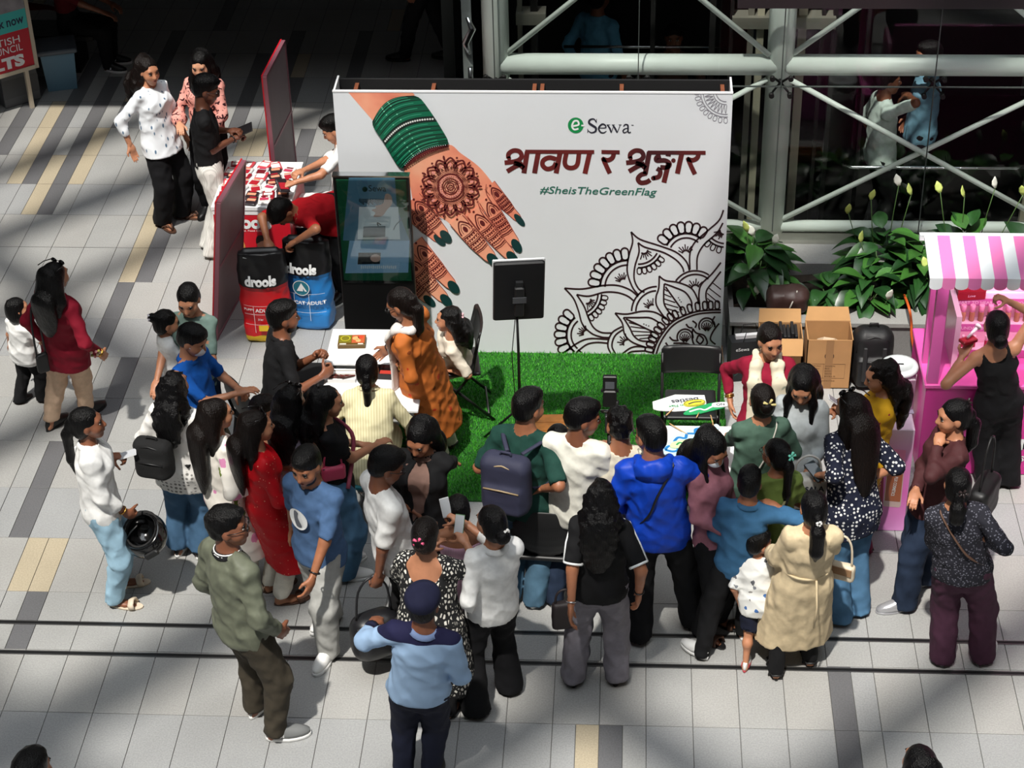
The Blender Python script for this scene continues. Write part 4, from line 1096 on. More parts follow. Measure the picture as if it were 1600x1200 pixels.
for k in range(15):
    q = np.array(sp[int((k+.5)/15*(len(sp)-1))]); q2 = np.array(sp[min(int((k+.5)/15*(len(sp)-1))+1, len(sp)-1)]); t = q2-q; pm.pill(tuple(q), math.degrees(math.atan2(-t[0], t[1])), 66, 34, W_, 2)
for c, r in (((1222, 945), 62), ((1052, 1032), 62)):
    pm.ring(c, r, W_, 2, 0, 20, 150, 370); pm.ring(c, r-20, 8, 2, 0, 20, 150, 370)
    for k in range(7): a = math.radians(175+k*30); pm.stroke([(c[0]+8*math.cos(a), c[1]+40+8*math.sin(a)), (c[0]+36*math.cos(a), c[1]+10+36*math.sin(a))], 9)
for P in ([(1112, 965), (1140, 1000), (1200, 1020), (1225, 1075), (1200, 1100), (1130, 1095), (1108, 1040), (1112, 965)], [(1140, 1060), (1160, 1020), (1195, 1050), (1170, 1085), (1140, 1060)], [(1318, 925), (1270, 990), (1250, 1050), (1290, 1090)], [(960, 1080), (1060, 1082), (1105, 1105)], [(930, 1030), (955, 1055), (990, 1060)], [(900, 1075), (920, 1100), (950, 1100)], [(1110, 905), (1140, 930), (1130, 960)], [(1060, 930), (1080, 955), (1110, 960)], [(1285, 870), (1265, 910), (1285, 940)]): pm.curve(P, W_)
pm.build('printed_mandala', plain('print_maroon', srgb(48, 20, 28), .55), bd)
pc = Print(to_bd(4, 1080, 146))                       # faint corner mandala
for r in (60, 78, 140, 156): pc.ring((215, -10), r, 5, 2, 0, 30, 85, 185)
for k in range(9): a = 90+k*11; ar = math.radians(a); pc.pill((215+178*math.cos(ar), -10+178*math.sin(ar)), a, 34, 22, 4, 2); pc.curve([(215+84*math.cos(ar-.09), -10+84*math.sin(ar-.09)), (215+134*math.cos(ar), -10+134*math.sin(ar)), (215+84*math.cos(ar+.09), -10+84*math.sin(ar+.09))], 4)
pc.build('printed_corner_mandala', plain('print_grey', srgb(140, 138, 146), .55), bd)
# headline
ph = Print(to_bd(4.571, 770, 160)); Q = 33
for P in ([(112, 398), (114, 365), (150, 343), (190, 350), (206, 382), (186, 410), (140, 424), (84, 430)], [(215, 436), (165, 455), (102, 492)], [(150, 432), (190, 444), (222, 470)],
          [(452, 405), (405, 393), (362, 412), (356, 448), (388, 474), (432, 462), (452, 430)], [(528, 352), (514, 425), (530, 460), (572, 466), (604, 440), (616, 352)],
          [(864, 352), (856, 392), (822, 412), (782, 402)], [(792, 410), (812, 455), (836, 506)],
          [(980, 398), (984, 365), (1020, 343), (1060, 350), (1076, 382), (1056, 410), (1010, 424), (952, 430)], [(1085, 436), (1035, 455), (972, 492)], [(1020, 432), (1060, 444), (1092, 470)],
          [(1098, 505), (1058, 516), (1036, 545), (1056, 572), (1098, 568), (1124, 552)], [(1200, 382), (1170, 392), (1172, 414), (1230, 414), (1262, 436), (1246, 462), (1196, 462)],
          [(1172, 470), (1196, 490), (1186, 528), (1146, 540)], [(1470, 352), (1462, 392), (1428, 412), (1388, 402)], [(1398, 410), (1418, 458), (1444, 512)]): ph.curve(P, Q, 2)
for P in ([(246, 350), (222, 505)], [(326, 350), (298, 505)], [(482, 350), (452, 505)], [(694, 350), (658, 508)], [(1118, 352), (1088, 512)], [(1256, 430), (1222, 572)], [(1352, 352), (1318, 508)], [(1256, 352), (1252, 384)]): ph.stroke(P, Q+3, 2)
for P in ([(232, 350), (724, 352)], [(776, 352), (906, 354)], [(1106, 356), (1520, 358)]): ph.stroke(P, 27, 3)
for q, r in (((1290, 414), 16), ((788, 404), 15), ((1394, 404), 15), ((116, 398), 15), ((984, 398), 15), ((1146, 540), 16)): ph.disc(q, r, 2)
HL = NT('print_headline'); mp = HL.coord(); nz = HL.n('TexNoise', i_Scale=2.0); HL.l(mp, nz, 0, 'Vector'); rr = HL.ramp([(.35, srgb(70, 26, 30)), (.65, srgb(112, 34, 32))]); HL.l(nz, rr, 0, 0); HL.l(rr, HL.b, 0, 'Base Color'); ph.build('printed_headline', HL.mat, bd)
# logo: green disc with a white e, then serif letters
INK = plain('print_ink', srgb(38, 38, 52), .55); PGREEN = plain('print_green', srgb(14, 140, 74), .5); PWHITE = plain('print_white', srgb(236, 238, 238), .55)
pg = Print(to_bd(4.571, 770, 160)); pg.disc((592, 163), 56, 2, 0, 32); pg.curve([(572, 168), (612, 158), (606, 132), (580, 134), (566, 168), (582, 192), (612, 186)], 13, 3, 1); pg.stroke([(632, 164), (655, 164)], 12, 3, 1)
pg.build('logo_disc', [PGREEN, PWHITE], bd)
pl_ = Print(to_bd(4.571, 770, 160))
def brush(P, w0, w1, n=5):
    q = smooth_pts(P, n); m = len(q); pl_.stroke(q, 1, 2, 0, ws=[w0+(w1-w0)*math.sin(PI*i/(m-1)) for i in range(m)])
brush([(738, 140), (722, 118), (694, 124), (688, 146), (712, 164), (736, 182), (732, 206), (704, 216), (680, 200)], 5, 17); pl_.stroke([(740, 118), (740, 146)], 5); pl_.stroke([(678, 188), (678, 216)], 5)
brush([(758, 182), (806, 180), (800, 160), (778, 156), (756, 184), (770, 212), (792, 216), (812, 204)], 5, 13); brush([(818, 160), (836, 186), (846, 216)], 7, 13, 3); brush([(846, 216), (862, 170)], 5, 5); brush([(856, 160), (874, 186), (888, 216)], 7, 13, 3); brush([(888, 216), (910, 162)], 5, 5)
pl_.stroke([(812, 159), (838, 159)], 4); pl_.stroke([(850, 159), (872, 159)], 4); pl_.stroke([(898, 159), (920, 159)], 4)
brush([(934, 172), (944, 158), (962, 160), (966, 178), (966, 206), (974, 216), (986, 210)], 7, 12); brush([(964, 182), (940, 190), (930, 204), (940, 216), (964, 204)], 5, 10); pl_.stroke([(990, 162), (1006, 162)], 5)
pl_.build('logo_letters', INK, bd)
p0, p1 = GY(843, 301, BY), GY(1024, 303, BY)
lettering('hashtag', '#SheisTheGreenFlag', plain('print_teal', srgb(48, 112, 96), .55), bd, (p0.x, BY-.003, p0.z-.004), w=p1.x-p0.x+.01, h=.085, rot=(PI/2, .012, 0), shear=.22, bold=.008)

# ---------------------------------------------------------------- artificial turf
tx0, tx1, ty0, ty1 = -1.76, .795, 11.42, 13.43
tf = thing('turf_mat', 'bright green artificial turf mat laid in front of the backdrop', 'turf', kind='stuff')
GR = NT('turf'); mp = GR.coord(); nz = GR.n('TexNoise', i_Scale=60.0, i_Detail=4.0); GR.l(mp, nz, 0, 'Vector'); rr = GR.ramp([(.3, srgb(34, 112, 26)), (.55, srgb(66, 164, 40)), (.75, srgb(120, 205, 70))]); GR.l(nz, rr, 0, 0); GR.l(rr, GR.b, 0, 'Base Color'); GR.b.inputs['Roughness'].default_value = .7; GR = GR.mat
MB().box(tx0, tx1, ty0, ty1, .001, .012).build('turf_backing', plain('turf_back', srgb(30, 84, 26), .9), tf)
rs = np.random.RandomState(3); NBL = 60000
bx = rs.uniform(tx0, tx1, NBL); by = rs.uniform(ty0, ty1, NBL); a = rs.uniform(0, 6.28, NBL); hh = rs.uniform(.018, .034, NBL); ln = rs.uniform(.004, .02, NBL); la = rs.uniform(0, 6.28, NBL); bw = .0042
V = np.empty((NBL, 3, 3)); V[:, 0] = np.stack([bx-np.cos(a)*bw, by-np.sin(a)*bw, np.full(NBL, .008)], 1); V[:, 1] = np.stack([bx+np.cos(a)*bw, by+np.sin(a)*bw, np.full(NBL, .008)], 1); V[:, 2] = np.stack([bx+np.cos(la)*ln, by+np.sin(la)*ln, .008+hh], 1)
o = link('turf_blades', mesh_from('turf_blades', V.reshape(-1, 3), np.arange(NBL*3).reshape(-1, 3), [GR]), tf); o['kind'] = 'stuff'

# ---------------------------------------------------------------- digital signage screen
ky = 13.16; kx0, kx1, kz = -2.262, -1.672, 1.79
kk = thing('digital_signage', 'tall black digital signage screen standing before the backdrop', 'screen', ((kx0+kx1)/2, ky, 0)); cx = (kx0+kx1)/2; hw = (kx1-kx0)/2
MB().box(-hw, hw, 0, .06, .03, kz, bev=.006).build('housing', plain('signage_black', srgb(10, 10, 11), .35), kk); MB().box(-hw-.004, hw+.004, -.004, .064, kz-.006, kz+.008).build('top_trim', CHROME, kk)
MB().box(-hw-.05, hw+.05, -.16, .22, 0, .03, bev=.008).build('base', plain('signage_black', srgb(10, 10, 11), .35), kk)
MB().box(-hw+.025, hw-.025, -.003, .001, .86, 1.765).build('screen', plain('screen_green', srgb(28, 84, 58), .12, emit=.10), kk)
def to_k(u, v, layer=1):
    p = GY(515+u/4.8, 265+v/4.8, ky); return Vector((p.x-cx, -.003-.0012*layer, p.z))
ps = Print(to_k)
ps.fill([(145, 58), (490, 58), (505, 290), (600, 530), (100, 530)], 1, 0); ps.fill([(222, 278), (515, 278), (530, 520), (210, 520)], 2, 1); ps.fill([(150, 530), (600, 530), (590, 770), (118, 775)], 2, 2)
ps.fill([(255, 425), (420, 420), (418, 500), (250, 505)], 3, 3); ps.fill([(218, 620), (385, 620), (378, 705), (210, 708)], 3, 4); ps.disc((345, 660), 40, 4, 5, 14, 30)
ps.curve([(480, 450), (500, 410), (552, 360)], 8, 3, 3); ps.curve([(365, 420), (360, 395), (385, 410)], 8, 4, 4)
ps.fill(smooth_pts([(420, 180), (460, 190), (470, 250), (430, 300), (395, 345), (330, 350), (345, 320), (315, 300), (350, 285), (340, 270), (370, 262), (405, 245)], 3, True), 4, 5)
for k in range(22): ps.fill([(222+k*10, 215), (222+k*10+6, 215), (222+k*10+6, 240+(k*7) % 25), (222+k*10, 240+(k*7) % 25)], 3, 4)
ps.disc((265, 145), 20, 3, 6, 16)
for k in range(18): ps.fill([(235+k*15, 715+(k*5) % 9), (245+k*15, 715), (245+k*15, 740), (235+k*15, 742-(k*3) % 8)], 3, 1)
ps.build('screen_image', [plain('scr_blue', srgb(62, 96, 116), .15, emit=.22), plain('scr_pale', srgb(160, 170, 176), .15, emit=.22), plain('scr_sky', srgb(104, 138, 166), .15, emit=.22), plain('scr_grey', srgb(66, 78, 86), .15, emit=.15), plain('scr_dark', srgb(18, 28, 34), .15), plain('scr_skin', srgb(148, 122, 112), .15, emit=.2), plain('scr_teal', srgb(16, 60, 50), .15)], kk)
lettering('screen_logo', 'Sewa', plain('scr_dark', srgb(18, 28, 34), .15), kk, tuple(to_k(292, 160, 3)), w=.135, h=.055, rot=(PI/2, 0, 0))
MB().box(-hw+.012, hw-.012, -.0125, -.011, .84, 1.775).build('cover_glass', glass_mat('screen_glass', (.82, .86, .86), .8), kk)

# ---------------------------------------------------------------- photo light on a stand
lx, ly = G(808, 457, 1.45).xy
ls = thing('photo_light', 'black rectangular photo light panel on a thin black stand', 'lamp', (lx, ly, .0125))
MB().tube([(0, 0, .1), (0, 0, .9), (-.005, 0, 1.24)], [.013, .011, .009], 10).build('pole', BLACK, ls)
for k in range(3):
    a = .5+k*2*PI/3; MB().tube([(0, 0, .42), (math.cos(a)*.34, math.sin(a)*.34, .012)], .009, 8).build('leg', BLACK, ls); MB().tube([(0, 0, .14), (math.cos(a)*.2, math.sin(a)*.2, .2)], .005, 6).build('brace', BLACK, ls)
hd = link('lamp_head', None, ls, (.012, .0, 1.455), (math.radians(4), math.radians(1.5), math.radians(9)))
MB().box(-.186, .186, -.02, .02, -.255, .255, bev=.012).build('panel_back', plain('lamp_black', srgb(16, 17, 20), .5, bump=.1), hd)
MB().box(-.192, .192, .02, .034, -.262, .262, bev=.008).build('diffuser', plain('lamp_diffuser', srgb(225, 228, 230), .5), hd)
b = MB(); b.box(-.035, .035, -.06, -.02, -.20, .06, bev=.01).box(-.026, .026, -.05, -.02, .06, .10); b.build('ballast', plain('lamp_grip', srgb(28, 29, 31), .5), hd); MB().box(-.05, .05, -.066, -.06, -.07, -.02).build('control_panel', plain('lamp_label', srgb(78, 80, 84), .4), hd)
MB().tube([(-.02, .01, 1.2), (-.05, .0, .9), (-.035, .01, .5), (-.04, .05, .1)], .004, 6).build('cable', BLACK, ls)

# ---------------------------------------------------------------- tables
TWHITE = plain('table_white', srgb(232, 233, 234), .35); LEGW = plain('table_leg', srgb(180, 182, 184), .4, .5)
def table(name, label, x0, x1, y0, y1, h, th=.028):
    t = thing(name, label, 'table', ((x0+x1)/2, (y0+y1)/2, 0)); w, d = (x1-x0)/2, (y1-y0)/2
    MB().box(-w, w, -d, d, h-th, h, bev=.006).build('tabletop', TWHITE, t); MB().box(-w+.05, w-.05, -d+.05, d-.05, h-th-.05, h-th).build('apron', TWHITE, t)
    for sx in (-1, 1):
        for sy in (-1, 1): MB().box(sx*(w-.06)-.02, sx*(w-.06)+.02, sy*(d-.06)-.02, sy*(d-.06)+.02, 0, h-th).build('leg', LEGW, t)
    return t
table('folding_table', 'white table with a colourful snack box lying on it', -2.262, -1.50, 12.12, 12.60, .76)
table('henna_table', 'low white table with the henna tray beside the seated woman', -2.24, -1.50, 11.56, 12.10, .725)
table('prop_table', 'white table covered with bright cut-out photo props', .285, .79, 10.86, 11.40, .74)
# snack box on the far table
c = (G(530, 532, .78)+G(570, 535, .78))/2
sb = thing('snack_box', 'flat brown box printed with yellow and red food on the white table', 'box', (c.x, c.y, .7605), .05)
MB().box(-.105, .105, -.072, .072, 0, .035, bev=.003).build('carton', plain('snack_brown', srgb(96, 70, 20), .5), sb)
q = Print(lambda u, v, l=1: Vector((u, v, .035+.0008*l)))
q.fill([(-.098, -.04), (-.004, -.04), (-.004, .064), (-.098, .064)], 1, 0); q.ring((-.05, .02), .034, .006, 2, 1); q.fill([(.0, -.045), (.098, -.045), (.098, .064), (.0, .064)], 1, 2); q.disc((.03, .02), .026, 2, 3); q.disc((.065, .035), .022, 2, 4); q.disc((.05, -.015), .02, 2, 3); q.fill([(-.09, -.066), (-.04, -.066), (-.04, -.05), (-.09, -.05)], 1, 5); q.fill([(.05, -.066), (.09, -.066), (.09, -.05), (.05, -.05)], 1, 5)
q.build('lid_print', [plain('snack_olive', srgb(120, 112, 24), .5), plain('snack_yellow', srgb(200, 190, 50), .5), plain('snack_red', srgb(190, 90, 50), .5), plain('snack_cream', srgb(226, 170, 110), .5), plain('snack_orange', srgb(214, 70, 40), .5), plain('snack_white', srgb(220, 214, 200), .5)], sb)
# henna tray with cones
c = G(535, 588, .74)
tr = thing('henna_tray', 'clear tray holding dark henna cones on the low table', 'tray', (c.x, c.y, .7255), .04)
b = MB(); b.box(-.105, .105, -.07, .07, 0, .006); b.box(-.105, .105, -.07, -.066, .006, .03).box(-.105, .105, .066, .07, .006, .03).box(-.105, -.101, -.07, .07, .006, .03).box(.101, .105, -.07, .07, .006, .03); b.build('tray_body', plain('tray_clear', srgb(215, 214, 212), .2), tr)
for k in range(7):
    a = random.uniform(-.5, .5); x, y = -.06+.02*k, -.015+.02*random.random()
    MB().tube([(x-.04*math.cos(a), y-.04*math.sin(a), .02), (x+.05*math.cos(a), y+.05*math.sin(a), .014)], [.012, .003], 8).build('henna_cone', plain('henna_cone_%d' % (k % 2), srgb(*[(96, 40, 34), (62, 34, 30)][k % 2]), .3), tr)
MB().box(-.095, .095, .03, .06, .008, .02).build('card', plain('card_white', srgb(225, 222, 216), .6), tr)
c = G(604, 585, .74)
bk = thing('henna_kit_box', 'open black box with red packets before the woman in cream', 'box', (c.x, c.y, .7255), -.06)
b = MB(); b.box(-.07, .07, -.05, .05, 0, .01); b.box(-.07, .07, .045, .05, .01, .07).box(-.07, -.065, -.05, .05, .01, .05).box(.065, .07, -.05, .05, .01, .05).box(-.07, .07, -.05, -.045, .01, .05); b.build('carton', plain('kit_black', srgb(26, 20, 22), .5), bk)
MB().box(-.05, .04, -.03, .03, .012, .03).build('packet', plain('kit_red', srgb(190, 60, 48), .5), bk)
c = G(602, 612, .74); rp = thing('snack_packet', 'red and white packet lying at the henna table edge', 'packet', (c.x, c.y, .7255), .3); MB().box(-.05, .05, -.035, .035, 0, .016, bev=.005).build('pouch', plain('packet_red', srgb(206, 92, 78), .45, noise=.4, nscale=40), rp); MB().box(-.045, .0, -.03, .0, .016, .0175).build('packet_label', plain('packet_white', srgb(225, 220, 215), .5), rp)
c = G(488, 632, .74)

# ---------------------------------------------------------------- chairs
CHB = plain('chair_black', srgb(24, 24, 25), .42)
def folding_chair(label, loc, rz):
    t = thing('folding_chair', label, 'chair', (loc[0], loc[1], .0125), rz, 'black folding chairs on the turf')
    # faces +y: seat forward, backrest at -y
    for sx in (-1, 1):
        MB().tube([(sx*.215, -.16, .80), (sx*.215, -.10, .48), (sx*.205, .24, .012)], .012, 8).build('leg', CHB, t)
        MB().tube([(sx*.19, .16, .44), (sx*.19, -.26, .012)], .012, 8).build('leg', CHB, t)
    S = Soft(.016); S.box((0, .02, .45), (.195, .19, .016), rnd=.014); V, F = S.mesh(); link('seat', mesh_from('seat', V, F, [CHB], None, True), t)
    b = MB(); rings = []
    for z in (.64, .66, .74, .82, .845):
        ins = .02 if z in (.64, .845) else 0
        rings.append([(x, -.118-(z-.64)*.24-.03*(1-(x/.24)**2)+dy, z) for dy, sgn in ((-.010, 1), (.010, -1)) for x in [sgn*(-.225+ins+k*(.45-2*ins)/6) for k in range(7)]])
    b.loft(rings); b.build('backrest', CHB, t)
    MB().tube([(-.20, .20, .07), (.20, .20, .07)], .009, 8).build('stretcher', CHB, t); MB().tube([(-.19, -.22, .07), (.19, -.22, .07)], .009, 8).build('stretcher', CHB, t)
    return t
folding_chair('black folding chair facing the camera with cut-out props on its seat', (.50, 12.08, 0), PI)
folding_chair('black folding chair that the girl with the pink bow sits on', (-1.30, 12.60, 0), math.radians(98))
def mesh_chair(label, loc, rz):
    t = thing('perforated_chair', label, 'chair', loc, rz, 'black perforated plastic chairs')
    PM = NT('perforated_plastic') if 'perforated_plastic' not in MATS else None
    if PM:
        mp = PM.coord((70, 70, 70)); vo = PM.n('TexVoronoi', i_Scale=1.0, i_Randomness=.0); PM.l(mp, vo, 0, 'Vector'); r_ = PM.ramp([(.25, (.002, .002, .002, 1)), (.35, srgb(30, 30, 31))]); PM.l(vo, r_, 0, 0); PM.l(r_, PM.b, 0, 'Base Color'); PM.b.inputs['Roughness'].default_value = .45; MATS['perforated_plastic'] = PM.mat
    m = MATS['perforated_plastic']
    S = Soft(.018); S.box((0, .0, .44), (.23, .22, .02), rnd=.018); V, F = S.mesh(); link('seat', mesh_from('seat', V, F, [m], None, True), t)
    S = Soft(.018); S.ell((0, -.24, .68), (.24, .022, .22), np.array(Matrix.Rotation(math.radians(10), 3, 'X').transposed()), k=.01); V, F = S.mesh(); link('backrest', mesh_from('backrest', V, F, [m], None, True), t)
    for sx in (-1, 1):
        MB().tube([(sx*.20, .19, .43), (sx*.22, .22, 0)], .012, 8).build('leg', CHB, t); MB().tube([(sx*.18, -.25, .62), (sx*.20, -.19, .42), (sx*.22, -.26, 0)], .012, 8).build('leg', CHB, t)
    return t
# ---------------------------------------------------------------- peace lilies in the planter
def leaf_mat(name, c):
    if name in MATS: return MATS[name]
    t = NT(name); mp = t.coord((30, 6, 6)); nz = t.n('TexNoise', i_Scale=1.0, i_Detail=3.0); t.l(mp, nz, 0, 'Vector'); a = srgb(*c)
    r = t.ramp([(.3, tuple(x*.7 for x in a[:3])), (.7, tuple(x*1.25 for x in a[:3]))]); t.l(nz, r, 0, 0); t.l(r, t.b, 0, 'Base Color'); t.b.inputs['Roughness'].default_value = .34
    MATS[name] = t.mat; return t.mat
LEAFM = [leaf_mat('leaf_deep', (28, 60, 28)), leaf_mat('leaf_mid', (38, 78, 34)), leaf_mat('leaf_fresh', (58, 104, 42))]
def leaf_data(L, W, droop, mat, curl=.25):
    n = 7; V = []; F = []
    for i in range(n+1):
        t = i/n; w = W*(math.sin(PI*min(t*1.02, 1)**.8))**.85*(1-.15*t) if 0 < i < n else .002; y = L*t; z = .10*L*math.sin(t*2.2)-droop*L*t*t
        V += [(-w/2, y, z+curl*w*.5), (0, y, z-.004*(0 < i < n)), (w/2, y, z+curl*w*.5)]
    for i in range(n):
        b = i*3; F += [(b, b+1, b+4, b+3), (b+1, b+2, b+5, b+4)]
    V2 = [(x, y, z-.0015) for x, y, z in V]; m = len(V); F2 = [tuple(m+k for k in f[::-1]) for f in F]
    return mesh_from('leaf', V+V2, F+F2, [mat], None, True)
LEAVES = [leaf_data(L, W, d, LEAFM[k % 3]) for k, (L, W, d) in enumerate(((.24, .135, .35), (.22, .125, .5), (.20, .12, .25), (.25, .14, .6), (.18, .11, .45), (.23, .12, .15)))]
SPATHE = mesh_from('flower', *[x for x in (lambda m: (m.v, m.f))(MB().loft([[(0.012*math.cos(t), .003*math.sin(t), 0) for t in [2*PI*k/8 for k in range(8)]], [(.034*math.cos(t), .006*math.sin(t)+.008, .035) for t in [2*PI*k/8 for k in range(8)]], [(.028*math.cos(t), .005*math.sin(t)+.012, .065) for t in [2*PI*k/8 for k in range(8)]], [(.003*math.cos(t), .002*math.sin(t)+.006, .10) for t in [2*PI*k/8 for k in range(8)]]]))], [plain('spathe_white', srgb(225, 228, 215), .5)], None, True)
SPATHE_G = SPATHE.copy(); SPATHE_G.materials.clear(); SPATHE_G.materials.append(plain('spathe_green', srgb(190, 205, 110), .5))
STEMM = plain('plant_stem', srgb(70, 100, 50), .5)
def lily(label, x, y, n, hgt, spread, flowers=(), seed=0):
    r = random.Random(seed); p = thing('peace_lily', label, 'plant', (x, y, .34), 0, 'peace lilies in the stone planter')
    for k in range(n):
        a = r.uniform(0, 2*PI); t = (k+.5)/n; e = spread*math.sqrt(t)*r.uniform(.6, 1.1); z = hgt*(1.05-.75*t)*r.uniform(.75, 1.15)+.03
        o = link('leaf', r.choice(LEAVES), p, (e*.55*math.cos(a), e*.55*math.sin(a)*.8, z), (math.radians(r.uniform(-10, 38))*(1-t*1.2), r.uniform(-.3, .3), a-PI/2+r.uniform(-.4, .4)))
        s = r.uniform(.95, 1.4); o.scale = (s, s, s)
    b = MB()
    for k in range(6): a = k*1.05; b.tube([(0, 0, 0), (spread*.25*math.cos(a), spread*.2*math.sin(a), hgt*.7)], .005, 5)
    b.build('stems', STEMM, p)
    for fx, fy, fz, g_ in flowers:
        MB().tube([(fx*.3, fy*.3, .05), (fx*.8, fy, fz*.7), (fx, fy, fz)], .004, 5).build('flower_stalk', STEMM, p)
        o = link('flower', SPATHE_G if g_ else SPATHE, p, (fx, fy, fz-.01), (r.uniform(-.5, .3), r.uniform(-.4, .4), r.uniform(-1, 1)))
    return p
lily('peace lily clump pressed against the backdrop edge', 1.06, 13.85, 60, .40, .46, ((-.08, -.02, .62, 1), (-.02, .1, .52, 0), (.14, .0, .5, 0), (.0, -.3, .2, 0)), 1)
lily('small low peace lily between the ledge and brown bag', 1.66, 13.72, 24, .16, .30, (), 2)
lily('peace lily with leaves over the standing cardboard box', 1.98, 13.66, 38, .26, .36, ((.12, -.25, .25, 0),), 3)
lily('tall peace lily with upright yellow-green buds', 2.12, 14.05, 52, .44, .42, ((-.30, .1, .62, 1), (-.12, .12, .74, 1), (.1, .16, .85, 0), (.2, .1, .80, 1), (-.2, -.1, .46, 1)), 4)
lily('broad peace lily beside the orange cable', 2.42, 13.82, 52, .36, .44, ((.0, -.2, .42, 1), (.05, -.45, .02, 0)), 5)
lily('peace lily showing flowers above the striped awning', 2.80, 14.05, 40, .46, .42, ((-.25, .1, .82, 1), (-.05, .1, .78, 1), (.2, .15, .84, 0), (.42, .1, .8, 1), (.62, .12, .74, 1)), 6)
lily('peace lily half hidden behind the pink kiosk', 3.3, 13.9, 20, .40, .42, ((.1, .1, .8, 0),), 7)

# ---------------------------------------------------------------- things stored along the planter
CARD = plain('cardboard', srgb(176, 132, 86), .85, noise=.08, nscale=6); CARD_IN = plain('cardboard_inside', srgb(190, 146, 96), .85, noise=.05); CARD_D = plain('cardboard_shadow', srgb(128, 92, 58), .9)
def carton(name, label, x0, x1, y0, y1, h, flaps):
    c = thing(name, label, 'box', ((x0+x1)/2, (y0+y1)/2, 0)); w, d = (x1-x0)/2, (y1-y0)/2; t = .008
    MB().box(-w, w, -d, -d+t, 0, h).build('front_panel', CARD, c); MB().box(-w, w, d-t, d, 0, h).build('back_panel', CARD, c)
    MB().box(-w, -w+t, -d, d, 0, h).build('side_panel', CARD, c); MB().box(w-t, w, -d, d, 0, h).build('side_panel', CARD, c); MB().box(-w, w, -d, d, 0, t).build('bottom', CARD_D, c)
    for nm, V in flaps: b = MB(); q = [Vector(v) for v in V]; nn = (q[1]-q[0]).cross(q[2]-q[0]).normalized()*.006; b.add(q+[v+nn for v in q], [(0, 1, 2, 3), (7, 6, 5, 4), (0, 4, 5, 1), (1, 5, 6, 2), (2, 6, 7, 3), (3, 7, 4, 0)]); b.build('flap', CARD_IN, c)
    return c, w, d
c1, w, d = carton('cardboard_box', 'open brown cardboard box printed with a round emblem and text panel', 1.44, 1.80, 12.98, 13.27, .46, [('b', [(-.18, .145, .46), (.18, .145, .46), (.16, .20, .56), (-.16, .20, .56)])])
q = Print(lambda u, v, l=1: Vector((u, -d-.001*l, v)))
INKB = plain('carton_ink', srgb(58, 40, 28), .8)
q.ring((0, .31), .034, .006, 1); q.curve([(-.03, .31), (-.01, .325), (.008, .30), (.03, .325)], .009, 1); q.stroke([(-.13, .235), (.13, .235), (.13, .10), (-.13, .10)], .003, 1, closed=True); q.stroke([(-.04, .235), (-.04, .10)], .002, 1)
q.build('printed_emblem', INKB, c1)
for k, (a, bb) in enumerate((('Product', 'Advertising Bag'), ('Colour', 'Black'), ('Qty', '50 PCS'), ('G.W', '18.5 KG'), ('Meas', '46 x 36 x 30'))):
    lettering('printed_line', a, INKB, c1, (-.118, -d-.002, .213-k*.025), h=.012, rot=(PI/2, 0, 0)); lettering('printed_line', bb, INKB, c1, (-.03, -d-.002, .213-k*.025), h=.012, rot=(PI/2, 0, 0))
lettering('printed_line', 'MADE IN CHINA', INKB, c1, (-.06, -d-.002, .07), h=.011, rot=(PI/2, 0, 0)); MB().box(-.03, .03, -d-.002, -d, .0, .46).build('tape', plain('packing_tape', srgb(150, 110, 70), .3), c1)
bgp = thing('plastic_sheet', 'crumpled clear plastic sheet inside the open cardboard box', 'sheet', (1.62, 13.12, .3)); MB().loft([[(-.1, -.08, 0), (.1, -.05, .01), (.12, .08, .0), (-.08, .1, .02)], [(-.06, -.02, .06), (.05, -.03, .09), (.06, .06, .05), (-.03, .05, .07)]], smooth=False).build('sheet', plain('clear_film', srgb(196, 176, 150), .25), bgp)
c2, w, d = carton('cardboard_carton', 'open cardboard carton full of folded black bags behind the smiling woman', 1.07, 1.41, 13.02, 13.27, .44, [('f', [(-.17, -.125, .44), (.17, -.125, .44), (.165, -.20, .33), (-.165, -.20, .33)]), ('b', [(-.17, .125, .44), (.17, .125, .44), (.165, .19, .53), (-.165, .19, .53)])])
for k in range(9): o = thing('folded_bag', 'folded black paper bag in the cardboard carton, %s from the left' % ['first', 'second', 'third', 'fourth', 'fifth', 'sixth', 'seventh', 'eighth', 'ninth'][k], 'bag', (1.12+.03*k, 13.15, .012), 0, 'black paper bags in the carton'); MB().box(-.012, .012, -.09, .09, 0, .44+.02*math.sin(k*2), bev=.003).build('folded_paper', plain('paper_black', srgb(20, 22, 26), .6), o)
# black carrier bag with logo and mountain line print
cb = thing('carrier_bag', 'black paper carrier bag with white logo leaning by the backdrop', 'bag', (1.0, 13.14, 0), math.radians(10))
b = MB(); b.loft([[(-.17, -.06, 0), (.17, -.06, 0), (.17, .06, 0), (-.17, .06, 0)], [(-.165, -.07, .38), (.165, -.07, .38), (.165, .05, .38), (-.165, .05, .38)]], smooth=False); b.build('paper_body', plain('paper_black', srgb(20, 22, 26), .6), cb)
MB().box(-.12, .12, -.02, .02, .36, .41).build('tissue', plain('tissue_white', srgb(220, 220, 222), .7), cb)
for sy in (-.068, .048): MB().tube([(-.07, sy, .38), (-.05, sy, .47), (.05, sy, .47), (.07, sy, .38)], .004, 6).build('handle', plain('cord_black', srgb(30, 30, 30), .8), cb)
q = Print(lambda u, v, l=1: Vector((u, -.0612-.0263*v-.001*l, v)))
for k, cc in enumerate((0, 0, 1, 1)): q.curve([(-.13, .06+.025*k), (-.07, .10+.03*k), (-.02, .07+.025*k), (.03, .12+.02*k), (.08, .09+.02*k)], .003, 1, cc)
